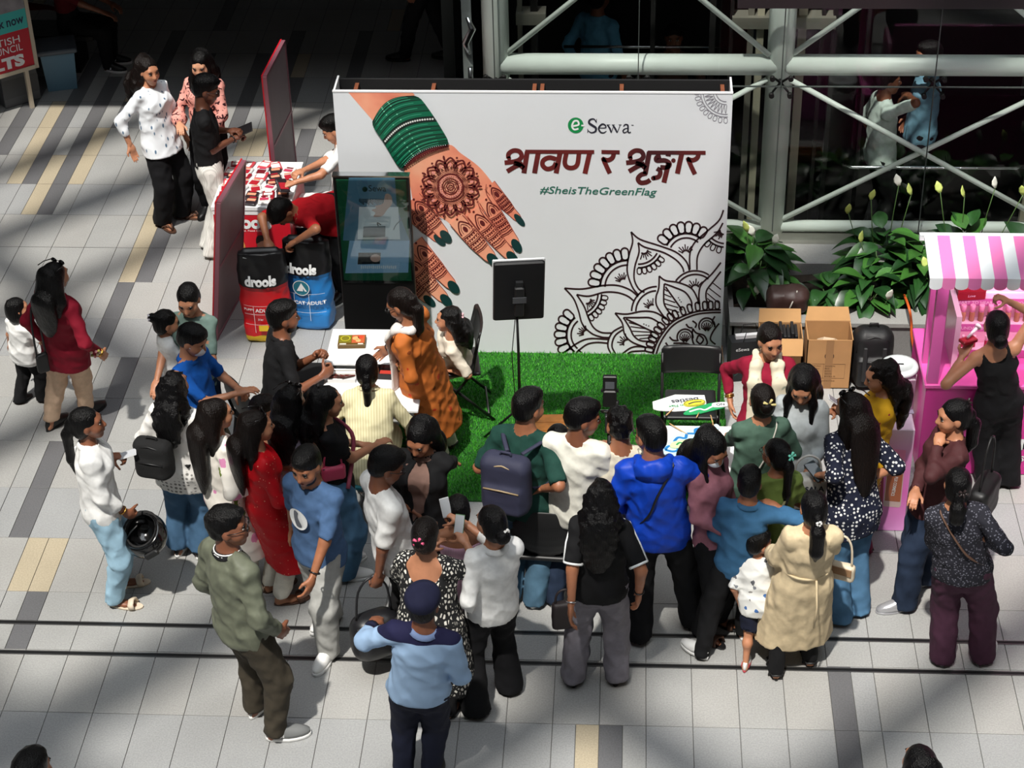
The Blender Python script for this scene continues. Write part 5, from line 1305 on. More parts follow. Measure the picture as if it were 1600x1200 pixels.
q.build('printed_mountains', [plain('line_teal', srgb(60, 120, 110), .6), plain('line_blue', srgb(70, 100, 130), .6)], cb); lettering('printed_logo', 'eSewa', plain('print_white', srgb(236, 238, 238), .55), cb, (-.13, -.0745, .30), h=.03, rot=(PI/2-.026, 0, 0))
# black backpack leaning on the planter
def backpack(name, label, loc, rz, size, mat, cat='backpack', trims=None, lean=0.0, straps=True):
    w, dp, h = size; p = thing(name, label, cat, loc, rz)
    if lean: p.rotation_euler = (lean, 0, rz)
    S = Soft(.014); S.box((0, 0, h*.5), (w/2, dp/2, h/2), rnd=min(w, dp)*.42, k=.03).box((0, -dp*.42, h*.30), (w*.40, dp*.22, h*.25), rnd=.03, k=.03); S.fold(.003, WAVES_TOP, 5)
    V, F = S.mesh(); link('bag_body', mesh_from('bag_body', V, F, [mat], None, True), p)
    tm = trims or BLACK
    MB().tube([(-w*.40, -dp*.36, h*.62), (-w*.36, -dp*.42, h*.84), (0, -dp*.45, h*.92), (w*.36, -dp*.42, h*.84), (w*.40, -dp*.36, h*.62)], .006, 6).build('zip', tm, p); MB().tube([(-w*.36, -dp*.62, h*.50), (0, -dp*.66, h*.52), (w*.36, -dp*.62, h*.50)], .006, 6).build('pocket_zip', tm, p)
    MB().tube([(-.04, .0, h*.97), (-.03, .0, h*1.05), (.03, .0, h*1.05), (.04, .0, h*.97)], .010, 6).build('grab_handle', mat, p)
    if straps:
        for sx in (-1, 1): MB().tube([(sx*w*.25, dp*.45, h*.93), (sx*w*.30, dp*.78, h*.86), (sx*w*.34, dp*.9, h*.55), (sx*w*.38, dp*.52, h*.12)], .016, 6, flat=.45).build('shoulder_strap', mat, p)
    return p
NYLON = plain('nylon_black', srgb(19, 19, 21), .55, bump=.15, bscale=40)
bp = backpack('travel_backpack', 'bulky black travel backpack leaning against the planter', (1.97, 13.08, 0), 0, (.33, .24, .50), NYLON, lean=-.10, straps=False)
for sx in (-1, 1): MB().box(sx*.075-.016, sx*.075+.016, -.19, -.17, .10, .40, bev=.005).build('strap', plain('webbing', srgb(34, 34, 36), .6), bp)
MB().tube([(.1, -.1, .05), (.2, -.2, .02), (.12, -.28, .012), (.02, -.27, .012)], .012, 6, flat=.5).build('loose_strap', NYLON, bp)
# brown holdall on the planter coping
S = Soft(.012); S.box((0, 0, .10), (.17, .11, .10), rnd=.07).ell((.05, 0, .15), (.12, .1, .06), k=.04); S.fold(.006, WAVES_TOP, 8); V, F = S.mesh()
hb = thing('holdall', 'dark brown leather holdall lying on the planter coping', 'bag', (1.30, 13.47, .436), .05); link('bag_body', mesh_from('bag_body', V, F, [plain('leather_brown', srgb(62, 42, 38), .5, bump=.2)], None, True), hb)
MB().tube([(.0, -.118, .05), (.03, -.12, .14), (.07, -.06, .205), (.09, .02, .205)], .006, 6).build('strap', plain('strap_cream', srgb(200, 196, 186), .6), hb)
# orange cable
P = [G(1413, 392, .55), G(1408, 420, .62), G(1399, 437, .5), G(1410, 455, .44), GY(1420, 480, 13.25), GY(1424, 505, 13.24), GY(1425, 530, 13.22), Vector((G(1430, 556).x, 13.2, .02)), G(1436, 575, .012)]
oc = thing('extension_cable', 'orange power cable running down from the plants to the kiosk', 'cable', P[-1]); MB().tube([Vector(p)-P[-1] for p in smooth_pts([tuple(p) for p in P], 5)], .011, 8).build('cable', plain('cable_orange', srgb(214, 96, 40), .5), oc)
P = [G(1128, 540, .1), G(1131, 570, .012), G(1137, 590, .012), G(1130, 605, .012), G(1143, 615, .012)]
ol = thing('thin_cable', 'thin tan cable lying on the tiles by the turf corner', 'cable', P[-1]); MB().tube([Vector(p)-P[-1] for p in smooth_pts([tuple(p) for p in P], 4)], .004, 6).build('cable', plain('cable_tan', srgb(150, 110, 80), .6), ol)

# ---------------------------------------------------------------- pink cosmetics kiosk
PINK = plain('kiosk_pink', srgb(226, 92, 172), .35, noise=.03); MAG = plain('kiosk_magenta', srgb(208, 52, 148), .35, noise=.03); PALE = plain('kiosk_pale', srgb(246, 190, 216), .35); PRP = plain('kiosk_plum', srgb(206, 92, 164), .4)
STW = plain('awning_white', srgb(236, 240, 244), .6); STP = plain('awning_pink', srgb(240, 128, 190), .6)
kx0, kx1, ky0, ky1 = 2.20, 4.35, 11.86, 12.62
ko = thing('cosmetics_kiosk', 'pink cosmetics kiosk with a scalloped striped awning and lit shelves', 'kiosk', (kx0, ky0, 0)); X, Y = kx1-kx0, ky1-ky0
MB().box(0, X, 0, Y, 0, .78, bev=.01).build('cabinet', MAG, ko); MB().box(-.015, X, -.015, Y, .78, .815, bev=.006).build('countertop', PINK, ko)
for x, y, zt in ((.04, .03, 1.79), (.04, .30, 1.72), (X-.04, .03, 1.79), (X-.04, .30, 1.72)): MB().box(x-.04, x+.04, y-.03, y+.03, .815, zt).build('post', PRP, ko)
MB().box(.22, X-.1, .70, .73, .815, 1.50).build('back_board', PRP, ko)
# awning: alternating strips, each ending in its own scallop
n = 26; sw_ = (X+.16)/n
for k in range(n):
    x0 = -.09+k*sw_; m = STW if k % 2 == 0 else STP
    b = MB(); b.add([(x0, -.14, 1.80), (x0+sw_, -.14, 1.80), (x0+sw_, .28, 1.905), (x0, .28, 1.905), (x0, -.14, 1.785), (x0+sw_, -.14, 1.785), (x0+sw_, .28, 1.89), (x0, .28, 1.89)], [(0, 1, 2, 3), (7, 6, 5, 4), (0, 4, 5, 1), (2, 6, 7, 3), (1, 5, 6, 2), (3, 7, 4, 0)]); b.build('awning_strip', m, ko)
    pts = [(x0, 1.80), (x0, 1.74)]+[(x0+sw_*(.5-.5*math.cos(PI*j/8)), 1.735-.028*math.sin(PI*j/8)) for j in range(9)]+[(x0+sw_, 1.74), (x0+sw_, 1.80)]
    MB().prism(pts, lambda u, v: (u, -.148, v), lambda u, v: (u, -.140, v)).build('scallop', m, ko)
MB().box(-.12, X+.04, .27, .31, 1.86, 1.905).build('awning_ridge', STW, ko)
MB().box(.12, X-.12, -.085, -.065, 1.755, 1.772).build('led_strip', plain('led_white', srgb(255, 236, 240), .4, emit=6.0), ko)
ld = bpy.data.lights.new('kiosk_led', 'AREA'); ld.shape = 'RECTANGLE'; ld.size = X-.3; ld.size_y = .03; ld.energy = 16; ld.color = (1, .93, .95)
lk = bpy.data.objects.new('kiosk_led', ld); col.objects.link(lk); lk.parent = ko; lk.location = (X/2, -.075, 1.75); lk.rotation_euler = (math.radians(52), 0, 0)
# stepped shelves
sh_y = [.26, .36, .46, .56]; shelf_px = [585, 546, 506, 466]; SHZ = []
for i, (sy, spx) in enumerate(zip(sh_y, shelf_px)):
    z = GY(1500, spx, ky0+sy).z; SHZ.append(z)
    MB().box(.22, X-.1, sy, sy+.13, z-.012, z).build('shelf', PALE, ko); MB().box(.22, X-.1, sy-.004, sy, z-.062, z).build('shelf_front', PRP, ko); MB().box(.22, X-.1, sy+.10, sy+.13, z, z+.12 if i < 3 else z+.16).build('shelf_back', plain('kiosk_rose', srgb(240, 168, 200), .4), ko)
    lettering('shelf_lettering', ['LIP OIL GLOSS', 'LASTING LIP TINT', 'FOUNDATION', 'HEART TO HEART COLLECTION'][i], plain('letter_pale', srgb(240, 190, 220), .5), ko, (.24, sy-.006, z-.045), h=.026, rot=(PI/2, 0, 0), bold=.01)
MB().box(.20, .24, .22, .60, .815, SHZ[3]+.05).build('shelf_side', plain('acrylic_side', srgb(226, 184, 206), .2), ko)
lettering('cabinet_letter', 'M', plain('print_white', srgb(236, 238, 238), .55), ko, (GY(1592, 700, ky0).x-kx0, -.004, GY(1592, 702, ky0).z), h=.10, rot=(PI/2, 0, 0), bold=.03)
lettering('cabinet_letter', 'CS', plain('print_white', srgb(236, 238, 238), .55), ko, (GY(1586, 700, ky0).x-kx0, -.004, GY(1592, 720, ky0).z), h=.05, rot=(PI/2, 0, 0), bold=.03)
def bottle(label, x, y, z, h, r, liquid, group, capc=(240, 150, 190)):
    o = thing('cosmetic_bottle', label, 'bottle', (kx0+x, ky0+y, z), 0, group)
    MB().lathe([(r*.9, 0), (r, .004), (r, h*.58), (r*.96, h*.60)], n=14).build('glass_body', plain('liquid_%d_%d' % (liquid[0], liquid[1]), srgb(*liquid), .2), o); MB().lathe([(r*.98, h*.60), (r*.98, h*.97), (r*.9, h)], n=14).build('cap', plain('cap_%d' % capc[0], srgb(*capc), .3), o)
ORD = ['first', 'second', 'third', 'fourth', 'fifth', 'sixth', 'seventh', 'eighth', 'ninth', 'tenth']
for k in range(9): bottle('pink-capped foundation bottle on the kiosk shelf, %s from the left' % ORD[k], .30+k*.066, sh_y[2]+.05, SHZ[2]+.0005, .135, .021, [(176, 116, 92), (168, 104, 80), (156, 96, 76), (146, 88, 70), (190, 128, 100)][k % 5], 'foundation bottles in a row')
for k in range(4): bottle('slim red lip tint tube on the kiosk, %s from the left' % ORD[k], .30+k*.085+.02*(k == 3), sh_y[1]+.04, SHZ[1]+.0005, .10, .011, (170, 30, 60), 'lip tint tubes', (236, 190, 206))
for k in range(3):
    o = thing('lip_oil_case', 'pale pink lip oil case on the lowest kiosk shelf, %s from the left' % ORD[k], 'cosmetics', (kx0+.33+k*.07, ky0+sh_y[0]+.055, SHZ[0]+.0005), -.4, 'lip oil cases'); MB().box(-.045, .045, -.02, .02, 0, .03, bev=.006).build('case', plain('case_pale', srgb(236, 214, 222), .3), o); MB().tube([(-.02, 0, .045), (.03, 0, .045)], .016, 10).build('tube', plain('case_rose', srgb(226, 180, 196), .25), o)
for k, x in enumerate((.345, .93)):
    o = thing('gift_box', 'dark red gift box on the top kiosk shelf, %s' % ('the one showing whole' if k == 0 else 'the one at the picture edge'), 'box', (kx0+x, ky0+sh_y[3]+.03, SHZ[3]+.0005), .1, 'red gift boxes'); MB().box(-.105, .105, -.06, .05, 0, .10, bev=.005).build('carton', plain('gift_red', srgb(140, 16, 34), .4), o); MB().box(-.107, .107, -.062, .052, .07, .105, bev=.005).build('lid', plain('gift_red2', srgb(154, 20, 40), .4), o); lettering('lid_print', 'Love', plain('letter_pale', srgb(240, 190, 220), .5), o, (-.03, -.0625, .03), h=.02, rot=(PI/2, 0, 0), shear=.2)
# pink plinth with printed bottle
px1, pyf = 2.03, 11.16
po = thing('display_plinth', 'glossy pink and lavender plinth printed with a foundation bottle', 'plinth', (px1, pyf, 0))
PG = NT('plinth_pink'); mp = PG.coord(); sp = PG.n('SeparateXYZ'); PG.l(mp, sp, 0, 0); rr = PG.ramp([(.0, srgb(226, 150, 214)), (.35, srgb(236, 120, 200)), (.62, srgb(238, 150, 212)), (.9, srgb(240, 214, 234))]); PG.l(sp, rr, 2, 0); PG.l(rr, PG.b, 0, 'Base Color'); PG.b.inputs['Roughness'].default_value = .25
MB().box(-.46, 0, 0, .37, 0, .90, bev=.006).build('cabinet', PG.mat, po)
def to_p(u, v, l=1):
    p = GY(1370+u/4.2875, 560+v/4.2875, pyf); return Vector((p.x-px1, -.0012*l, p.z))
q = Print(to_p); q.fill([(82, 605), (196, 615), (182, 755), (66, 748)], 1, 0); q.fill([(68, 752), (182, 760), (160, 985), (150, 998), (46, 990), (42, 975)], 1, 1); q.fill([(72, 760), (176, 766), (156, 960), (52, 952)], 2, 2)
q.build('printed_bottle', [plain('print_cap', srgb(244, 150, 192), .3), plain('print_frost', srgb(214, 186, 182), .3), plain('print_foundation', srgb(176, 104, 72), .3)], po)
a = to_p(122, 790, 3); lettering('printed_name', 'PLIX COSMETICS', plain('print_white', srgb(236, 238, 238), .55), po, tuple(a), w=.17, h=.024, rot=(PI/2, PI/2+.08, 0), bold=.02)
q = Print(to_p); q.fill([(-40, 640), (52, 640), (40, 975), (-60, 985)], 1, 0); q.build('printed_strip', plain('print_crimson', srgb(150, 20, 60), .4), po); a = to_p(22, 660, 2); lettering('printed_slogan', 'SKIN IN A BOTTLE', plain('print_gold', srgb(226, 190, 110), .5), po, tuple(a), w=.34, h=.04, rot=(PI/2, PI/2+.06, 0))
sg = thing('acrylic_sign', 'pink price list in an acrylic stand on the plinth', 'sign', (1.955, pyf+.24, .9005), .05)
MB().box(-.085, .085, -.05, .05, 0, .006).build('foot', plain('acrylic', srgb(214, 200, 224), .15), sg); MB().box(-.08, .08, -.004, .004, .004, .25).build('sheet', plain('sheet_pink', srgb(216, 158, 190), .3), sg)
q = Print(lambda u, v, l=1: Vector((u, -.004-.001*l, v)))
for k in range(7):
    for j in range(3): q.fill([(-.052+.036*j, .175-.016*k), (-.022+.036*j, .175-.016*k), (-.022+.036*j, .184-.016*k), (-.052+.036*j, .184-.016*k)], 1)
q.build('price_table', plain('sheet_white', srgb(240, 226, 236), .4), sg); lettering('sheet_title', 'PRICE LIST', plain('sheet_white', srgb(240, 226, 236), .4), sg, (-.055, -.0055, .208), h=.018, rot=(PI/2, 0, 0))
dr = G(1408, 568, .78); db = thing('collection_drum', 'white round drum with a slot in its pale lid behind the plinth', 'drum', (dr.x-.01, max(dr.y, 12.0), 0))
MB().lathe([(.125, 0), (.13, .02), (.135, .74)], n=28).build('drum_body', plain('drum_white', srgb(206, 208, 210), .4), db); MB().lathe([(.142, .735), (.142, .755), (.135, .772), (.10, .778), (.098, .772), (.0, .774)], n=28).build('lid', plain('drum_lid', srgb(204, 212, 212), .4), db); MB().box(-.03, .03, -.006, .006, .773, .778).build('slot', BLACK, db)

# ---------------------------------------------------------------- pet-food stand
RED = plain('stand_red', srgb(196, 22, 40), .4, noise=.05)
dx0, dx1, dy0, dy1, dz = -3.56, -2.90, 14.52, 15.34, .76
dt = thing('pet_food_counter', 'red promotional counter printed with a golden dog and a lettered name', 'counter', ((dx0+dx1)/2, (dy0+dy1)/2, 0)); w, d = (dx1-dx0)/2, (dy1-dy0)/2
MB().box(-w, w, -d, d, .05, dz-.03).build('body', RED, dt); MB().box(-w-.01, w+.01, -d-.01, d+.01, dz-.03, dz).build('top', TWHITE, dt); MB().box(-w, w, -d-.003, d, 0, .06).build('plinth', plain('stand_white', srgb(205, 205, 208), .5), dt); MB().box(-w-.002, w+.002, -d-.004, -d, dz-.075, dz-.03).build('white_band', TWHITE, dt)
lettering('printed_name', 'drools', PWHITE, dt, (-w+.10, -d-.006, .555), w=.40, h=.13, rot=(PI/2, 0, 0), bold=.05); lettering('printed_slogan', 'Feed Real. Feed Clean.', PWHITE, dt, (-w+.14, -d-.006, .52), w=.3, h=.018, rot=(PI/2, 0, 0))
q = Print(lambda u, v, l=1: Vector((u, -d-.003-.0012*l, v)))
q.fill(smooth_pts([(-.24, .10), (-.10, .10), (-.09, .22), (-.11, .30), (-.08, .36), (-.10, .44), (-.16, .47), (-.22, .44), (-.25, .36), (-.23, .28), (-.26, .2)], 3, True), 1, 0); q.disc((-.185, .39), .012, 2, 1, 8); q.disc((-.13, .39), .012, 2, 1, 8); q.disc((-.155, .345), .018, 2, 1, 8); q.fill(smooth_pts([(-.23, .44), (-.26, .36), (-.23, .30), (-.21, .38)], 3, True), 2, 2)
q.fill(smooth_pts([(-.04, .12), (.20, .12), (.22, .24), (.14, .31), (.02, .31), (-.06, .24)], 3, True), 1, 3); q.disc((.08, .39), .055, 2, 4, 16, .07); q.fill(smooth_pts([(.02, .40), (.03, .47), (.08, .485), (.13, .47), (.14, .40), (.08, .43)], 3, True), 3, 1); q.fill([(.05, .28), (.13, .28), (.13, .36), (.05, .36)], 4, 5)
q.build('printed_picture', [plain('print_gold_fur', srgb(206, 146, 76), .6), plain('print_dark', srgb(40, 24, 20), .6), plain('print_brown_fur', srgb(176, 112, 54), .6), plain('print_shirt', srgb(180, 160, 140), .6), plain('print_face', srgb(190, 136, 108), .6), plain('print_pack', srgb(150, 16, 30), .6)], dt)
# packets strewn on the counter
PKC = [(214, 210, 208), (150, 26, 40), (206, 204, 206), (44, 36, 40), (200, 70, 80), (222, 218, 214)]
rp = random.Random(11); NP = 0; ROWN = ['nearest', 'second', 'third', 'fourth', 'fifth', 'sixth', 'farthest']
PACK = []
for k, c in enumerate(PKC):
    S = Soft(.009); S.box((0, 0, .012), (.055, .075, .012), rnd=.011, k=.01); S.fold(.003, WAVES_LEG, 20+k); V, F = S.mesh()
    PACK.append(mesh_from('pouch', V, F, [plain('packet_%d' % k, srgb(*c), .35)], None, True))
LAB = [plain('packet_label_%d' % k, srgb(*c), .45) for k, c in enumerate(((170, 30, 44), (225, 220, 216), (110, 22, 34), (214, 150, 120), (240, 236, 230), (190, 60, 90)))]
for j in range(7):
    for i in range(5):
        x = dx0+.07+i*.128+rp.uniform(-.02, .02); y = dy0+.09+j*.107+rp.uniform(-.015, .015); k = rp.randrange(6)
        if i == 4 and j in (0, 6): continue
        o = thing('pet_treat_packet', '%s pet treat packet on the red counter, %s row, %s from left' % (['white', 'dark red', 'grey-white', 'black', 'pink', 'cream'][k], ROWN[j], ORD[i]), 'packet', (x, y, dz+.001), rp.uniform(-.35, .35), 'pet treat packets on the counter')
        link('pouch', PACK[k], o); z = .0255
        MB().box(-.038, .038, -.05+.03*(k % 2), .02, z, z+.0015).build('pouch_label', LAB[k], o); MB().box(-.03, .03, .035, .055, z, z+.0012).build('pouch_label', LAB[(k+3) % 6], o)
# side boards
def board(label, a, b_, h, bars, hue):
    a, b_ = Vector(a), Vector(b_); dv = b_-a; L = dv.length; o = thing('side_board', label, 'board', a, math.atan2(dv.y, dv.x))
    MB().box(0, L, -.012, .012, .03, h).build('board_panel', plain('board_grey', srgb(136, 120, 124), .5, noise=.06, nscale=5), o)
    for z0, z1 in ((h-.02, h+.01), (.0, .03), (.52*h, .52*h+.03)): MB().box(0, L, -.018, .018, z0, z1).build('frame_rail', plain('board_pinkmetal', srgb(150, 96, 108), .4, .3), o)
    for x in (0, L): MB().box(x-.014, x+.014, -.018, .018, 0, h).build('frame_post', plain('board_pinkmetal', srgb(150, 96, 108), .4, .3), o)
    MB().box(-.016, L+.016, .018, .03, 0, h+.012).build('red_face', RED, o)
    return o
board('grey-backed red board at the near end of the pet stand', (-3.44, 13.58, 0), (-3.36, 14.30, 0), 1.34, 1, 0).rotation_euler.x = .13
board('tall grey-backed board at the far end of the pet stand', (-3.20, 15.55, 0), (-3.15, 16.30, 0), 1.50, 1, 0)
# sacks
def sack(label, loc, rz, low, lowname, glow, lines, extra_print):
    o = thing('pet_food_sack', label, 'sack', loc, rz, 'big pet food sacks'); W, D, H = .215, .152, .86
    def half_depth(x, z): return D*math.sqrt(max(1-(x/W)**2*.82, .05))*(1.0 if z < .60 else 1-.62*(z-.60)/.22)
    S = Soft(.015)
    for z0, z1, w0, w1, q0 in ((.07, .32, .165, .195, .72), (.32, .58, .195, .19, .70), (.58, .74, .19, .185, .60), (.70, .72, .17, .15, .30)): S.cone((0, 0, z0), (0, 0.01*(z1 > .6), z1), w0+.01, w1+.01, .04, (0, 1, 0), q0)
    S.box((0, 0, .10), (.19, .13, .09), rnd=.04, k=.05).box((0, 0, .72), (.185, .06, .12), rnd=.03, k=.04); S.fold(.007, WAVES_LEG, 31); S.cut((0, 0, .004), (0, 0, -1)); S.cut((0, 0, .815), (0, .25, 1)); S.box((.0, -.0, .80), (.15, .022, .05), rnd=.02, k=.04); V, F = S.mesh()
    t = NT('sack_'+lowname); mp = t.coord(); sp = t.n('SeparateXYZ'); t.l(mp, sp, 0, 0); nz = t.n('TexNoise', i_Scale=7.0, i_Detail=2.0); t.l(mp, nz, 0, 'Vector'); ad = t.n('Math', operation='MULTIPLY_ADD'); ad.inputs[1].default_value = .05; t.l(nz, ad, 0, 0); t.l(sp, ad, 2, 2)
    st = [(0, srgb(*extra_print)), (.10, srgb(*low)), (.53, srgb(*[int(c*.8) for c in low])), (.56, srgb(20, 20, 22))]; r_ = t.ramp(st, 'CONSTANT'); t.l(ad, r_, 0, 0); t.l(r_, t.b, 0, 'Base Color'); t.b.inputs['Roughness'].default_value = .42
    link('sack_body', mesh_from('sack_body', V, F, [t.mat], None, True), o)
    wf = lambda z0: (lambda x, y: 0.0)
    def warp(z0, x0): return lambda x, y: half_depth(x+x0, y+z0)
    def put(txt, x0, z0, w=None, h=None, mat=PWHITE, nm='printed_text', bold=.0): return lettering(nm, txt, mat, o, (x0, -.016, z0), w=w, h=h, rot=(PI/2, 0, 0), bold=bold, warp=warp(z0, x0))
    put('drools', -.14, .575, w=.26, h=.09, nm='printed_name', bold=.05)
    for tx, x0, z0, h in lines: put(tx, x0, z0, h=h, bold=.02)
    q = Print(lambda u, v, l=1: Vector((u, -.014-half_depth(u, v)-.0005*l, v)))
    for z in (.20, .30, .38): q.stroke([(-.17+.034*i, z) for i in range(11)], .003, 1)
    for x in (-.09, .04): q.stroke([(x, .12+.026*i) for i in range(11)], .003, 1)
    q.build('printed_grid', PWHITE, o)
    MB().tube([(-.14, -.07, .80), (-.05, -.09, .79), (.04, -.08, .81), (.15, -.05, .78)], .004, 6).build('stitched_seam', plain('seam_white', srgb(210, 210, 210), .6), o)
    return o, half_depth
o, hd_ = sack('red and black pet food sack with a yellow base band', (-3.00, 13.68, 0), .10, (206, 20, 30), 'red', 0, (('ADULT', -.075, .325, .035), ('PUPPY', -.17, .335, .022), ('COMPLETE', .05, .325, .03), ('3 kg', -.06, .245, .024)), (214, 176, 30))
q = Print(lambda u, v, l=1: Vector((u, -.016-hd_(u, v)-.0005*l, v))); q.fill([(-.06, .14), (.02, .14), (.02, .195), (-.06, .195)], 1); q.build('printed_badge', plain('badge_yellow', srgb(230, 190, 30), .4), o)
o, hd_ = sack('blue and black cat food sack beside the red one', (-2.66, 13.88, 0), -.12, (36, 120, 190), 'blue', 0, (('CAT ADULT', -.09, .28, .036),), (40, 124, 196))
q = Print(lambda u, v, l=1: Vector((u, -.016-hd_(u, v)-.0006*l, v))); q.disc((-.02, .44), .075, 1, 0, 28); q.ring((-.02, .44), .07, .006, 2, 1, 28); q.fill([(-.06, .41), (.03, .41), (-.015, .49)], 3, 1); q.build('printed_badge', [plain('badge_teal', srgb(20, 110, 130), .4), PWHITE], o)
# red folding stool
so_ = thing('folding_stool', 'red folding stool with crossed slatted legs under the man in white', 'stool', (-2.36, 14.85, 0), .1)
for sy in (-.14, .14):
    for s_ in (-1, 1): MB().box(-.012, .012, sy-.01, sy+.01, -.27, .27).build('leg', RED, so_, (0, .012*s_, .215), (0, s_*.72, 0))
for k in range(5): MB().box(-.19+k*.085, -.19+k*.085+.06, -.16, .16, .405, .42).build('slat', RED, so_)
for sx in (-.19, .19): MB().tube([(sx, -.15, .03), (sx, .15, .03)], .010, 6).build('stretcher', RED, so_)

# ---------------------------------------------------------------- upper left: language-test sign, bins
A = G(57, 105, .42); Bp = G(0, 122, .42); dv = (A-Bp).normalized(); L = .95; O = A-dv*L
sgn = thing('test_poster_stand', 'framed red and teal poster stand cut by the picture edge', 'sign', (O.x, O.y, 0), math.atan2(dv.y, dv.x))
FR = plain('frame_cream', srgb(196, 184, 164), .5, .2)
MB().box(0, L, -.01, .01, .45, 1.55).build('poster', plain('poster_red', srgb(190, 16, 40), .5), sgn)
for x0, x1, z0, z1 in ((0, L, .42, .46), (0, L, 1.55, 1.59), (-.02, .02, .42, 1.59), (L-.02, L+.02, .42, 1.59)): MB().box(x0, x1, -.022, .018, z0, z1).build('frame_bar', FR, sgn)
for x in (.03, L-.12): MB().box(x-.02, x+.02, -.02, .02, 0, .43).build('leg', FR, sgn)
q = Print(lambda u, v, l=1: Vector((u, -.0105-.001*l, v))); q.fill([(.02, .87), (L-.02, .87), (L-.02, 1.08), (.02, 1.08)], 1, 0); q.fill([(.02, 1.08), (L-.02, 1.08), (L-.02, 1.55), (.02, 1.55)], 1, 1); q.build('poster_bands', [plain('poster_teal', srgb(60, 186, 180), .5), plain('poster_photo', srgb(150, 146, 150), .6, noise=.3, nscale=6)], sgn)
lettering('poster_text', 'Book now', plain('poster_ink', srgb(16, 30, 66), .5), sgn, (L-.50, -.013, .935), w=.44, h=.10, rot=(PI/2, 0, 0), bold=.02)
lettering('poster_text', 'BRITISH', PWHITE, sgn, (L-.56, -.013, .745), w=.42, h=.075, rot=(PI/2, 0, 0)); lettering('poster_text', 'COUNCIL', PWHITE, sgn, (L-.56, -.013, .655), w=.44, h=.075, rot=(PI/2, 0, 0)); lettering('poster_text', 'IELTS', PWHITE, sgn, (L-.62, -.013, .50), w=.50, h=.13, rot=(PI/2, 0, 0), bold=.06)
bx = thing('storage_cube', 'dark grey storage cube beneath the poster stand', 'box', (A.x-.30, A.y+.12, 0), math.atan2(dv.y, dv.x)); MB().box(-.2, .2, -.15, .15, 0, .40, bev=.01).build('cube_body', plain('cube_grey', srgb(90, 92, 94), .6), bx); MB().box(-.2, .2, -.152, -.15, .1, .3).build('label_panel', plain('cube_panel', srgb(78, 80, 82), .6), bx)
cb_ = G(93, 140); bn = thing('waste_bin', 'blue-grey square bin with an overhanging dark lid in the shade', 'bin', (cb_.x, cb_.y+.12, 0), .30)
MB().loft([[(-.15, -.14, 0), (.15, -.14, 0), (.15, .14, 0), (-.15, .14, 0)], [(-.175, -.165, .42), (.175, -.165, .42), (.175, .165, .42), (-.175, .165, .42)]], smooth=False).build('bin_body', plain('bin_blue', srgb(96, 134, 156), .5), bn); MB().box(-.205, .205, -.195, .195, .42, .47, bev=.012).build('lid', plain('bin_lid', srgb(88, 96, 104), .5), bn)

# ---------------------------------------------------------------- wooden crate, camera rig
cw = G(860, 672, .40); wc = thing('wooden_crate', 'orange-brown wooden crate with a black wire handle on the turf', 'crate', (cw.x+.01, cw.y+.02, .0125), .06); wc.scale = (.9, .95, 1.0)
WO = plain('pine_orange', srgb(214, 136, 58), .5, noise=.18, nscale=12)
MB().box(-.20, .20, -.15, .15, .05, .39).build('crate_body', WO, wc)
for k in range(3): MB().box(-.215, .215, -.165+.11*k, -.165+.11*k+.105, .39, .41).build('plank', WO, wc)
for s_ in (-1, 1): MB().box(-.22, .22, s_*.158-.012, s_*.158+.012, .0, .40).build('side_plank', WO, wc)
MB().tube([(-.19, -.18, .30), (-.19, -.18, .43), (-.06, -.18, .455), (.12, -.18, .44)], .006, 6).build('wire_handle', BLACK, wc)
cg = G(953, 588, 1.72); cr = thing('camera_gimbal', 'black camera mounted on an upright gimbal stick above the crowd', 'camera', (cg.x, cg.y, 0))
MB().tube([(0, 0, .02), (0, 0, 1.30)], .016, 10).build('stick', BLACK, cr)
for k in range(3): a = k*2*PI/3; MB().tube([(0, 0, .12), (.16*math.cos(a), .16*math.sin(a), .012)], .010, 8).build('foot', BLACK, cr)
MB().box(-.03, .03, -.03, .03, 1.28, 1.42, bev=.006).build('gimbal_motor', plain('gimbal_grey', srgb(46, 46, 48), .4), cr); MB().tube([(0, 0, 1.42), (.05, -.02, 1.46), (.05, -.02, 1.54)], .012, 8).build('gimbal_arm', BLACK, cr); MB().tube([(-.06, 0, 1.44), (.07, 0, 1.44)], .011, 8).build('gimbal_axis', CHROME, cr)
MB().box(-.045, .045, -.03, .04, 1.49, 1.62, bev=.008).build('camera_body', BLACK, cr); MB().box(-.058, .058, -.012, .012, 1.60, 1.615).build('mount_plate', BLACK, cr); MB().box(-.046, .046, -.022, .012, 1.615, 1.73, bev=.006).build('monitor', BLACK, cr); MB().box(-.03, .03, -.0235, -.022, 1.635, 1.69).build('monitor_screen', plain('monitor_glow', srgb(90, 94, 100), .3), cr)
MB().tube([(0, .04, 1.555), (0, .10, 1.555)], .03, 14).build('lens', BLACK, cr); MB().tube([(.02, -.02, 1.30), (.03, -.04, 1.24), (-.02, -.05, 1.20), (-.04, -.04, 1.14)], .004, 6).build('cable', plain('cable_grey', srgb(150, 150, 150), .5), cr)

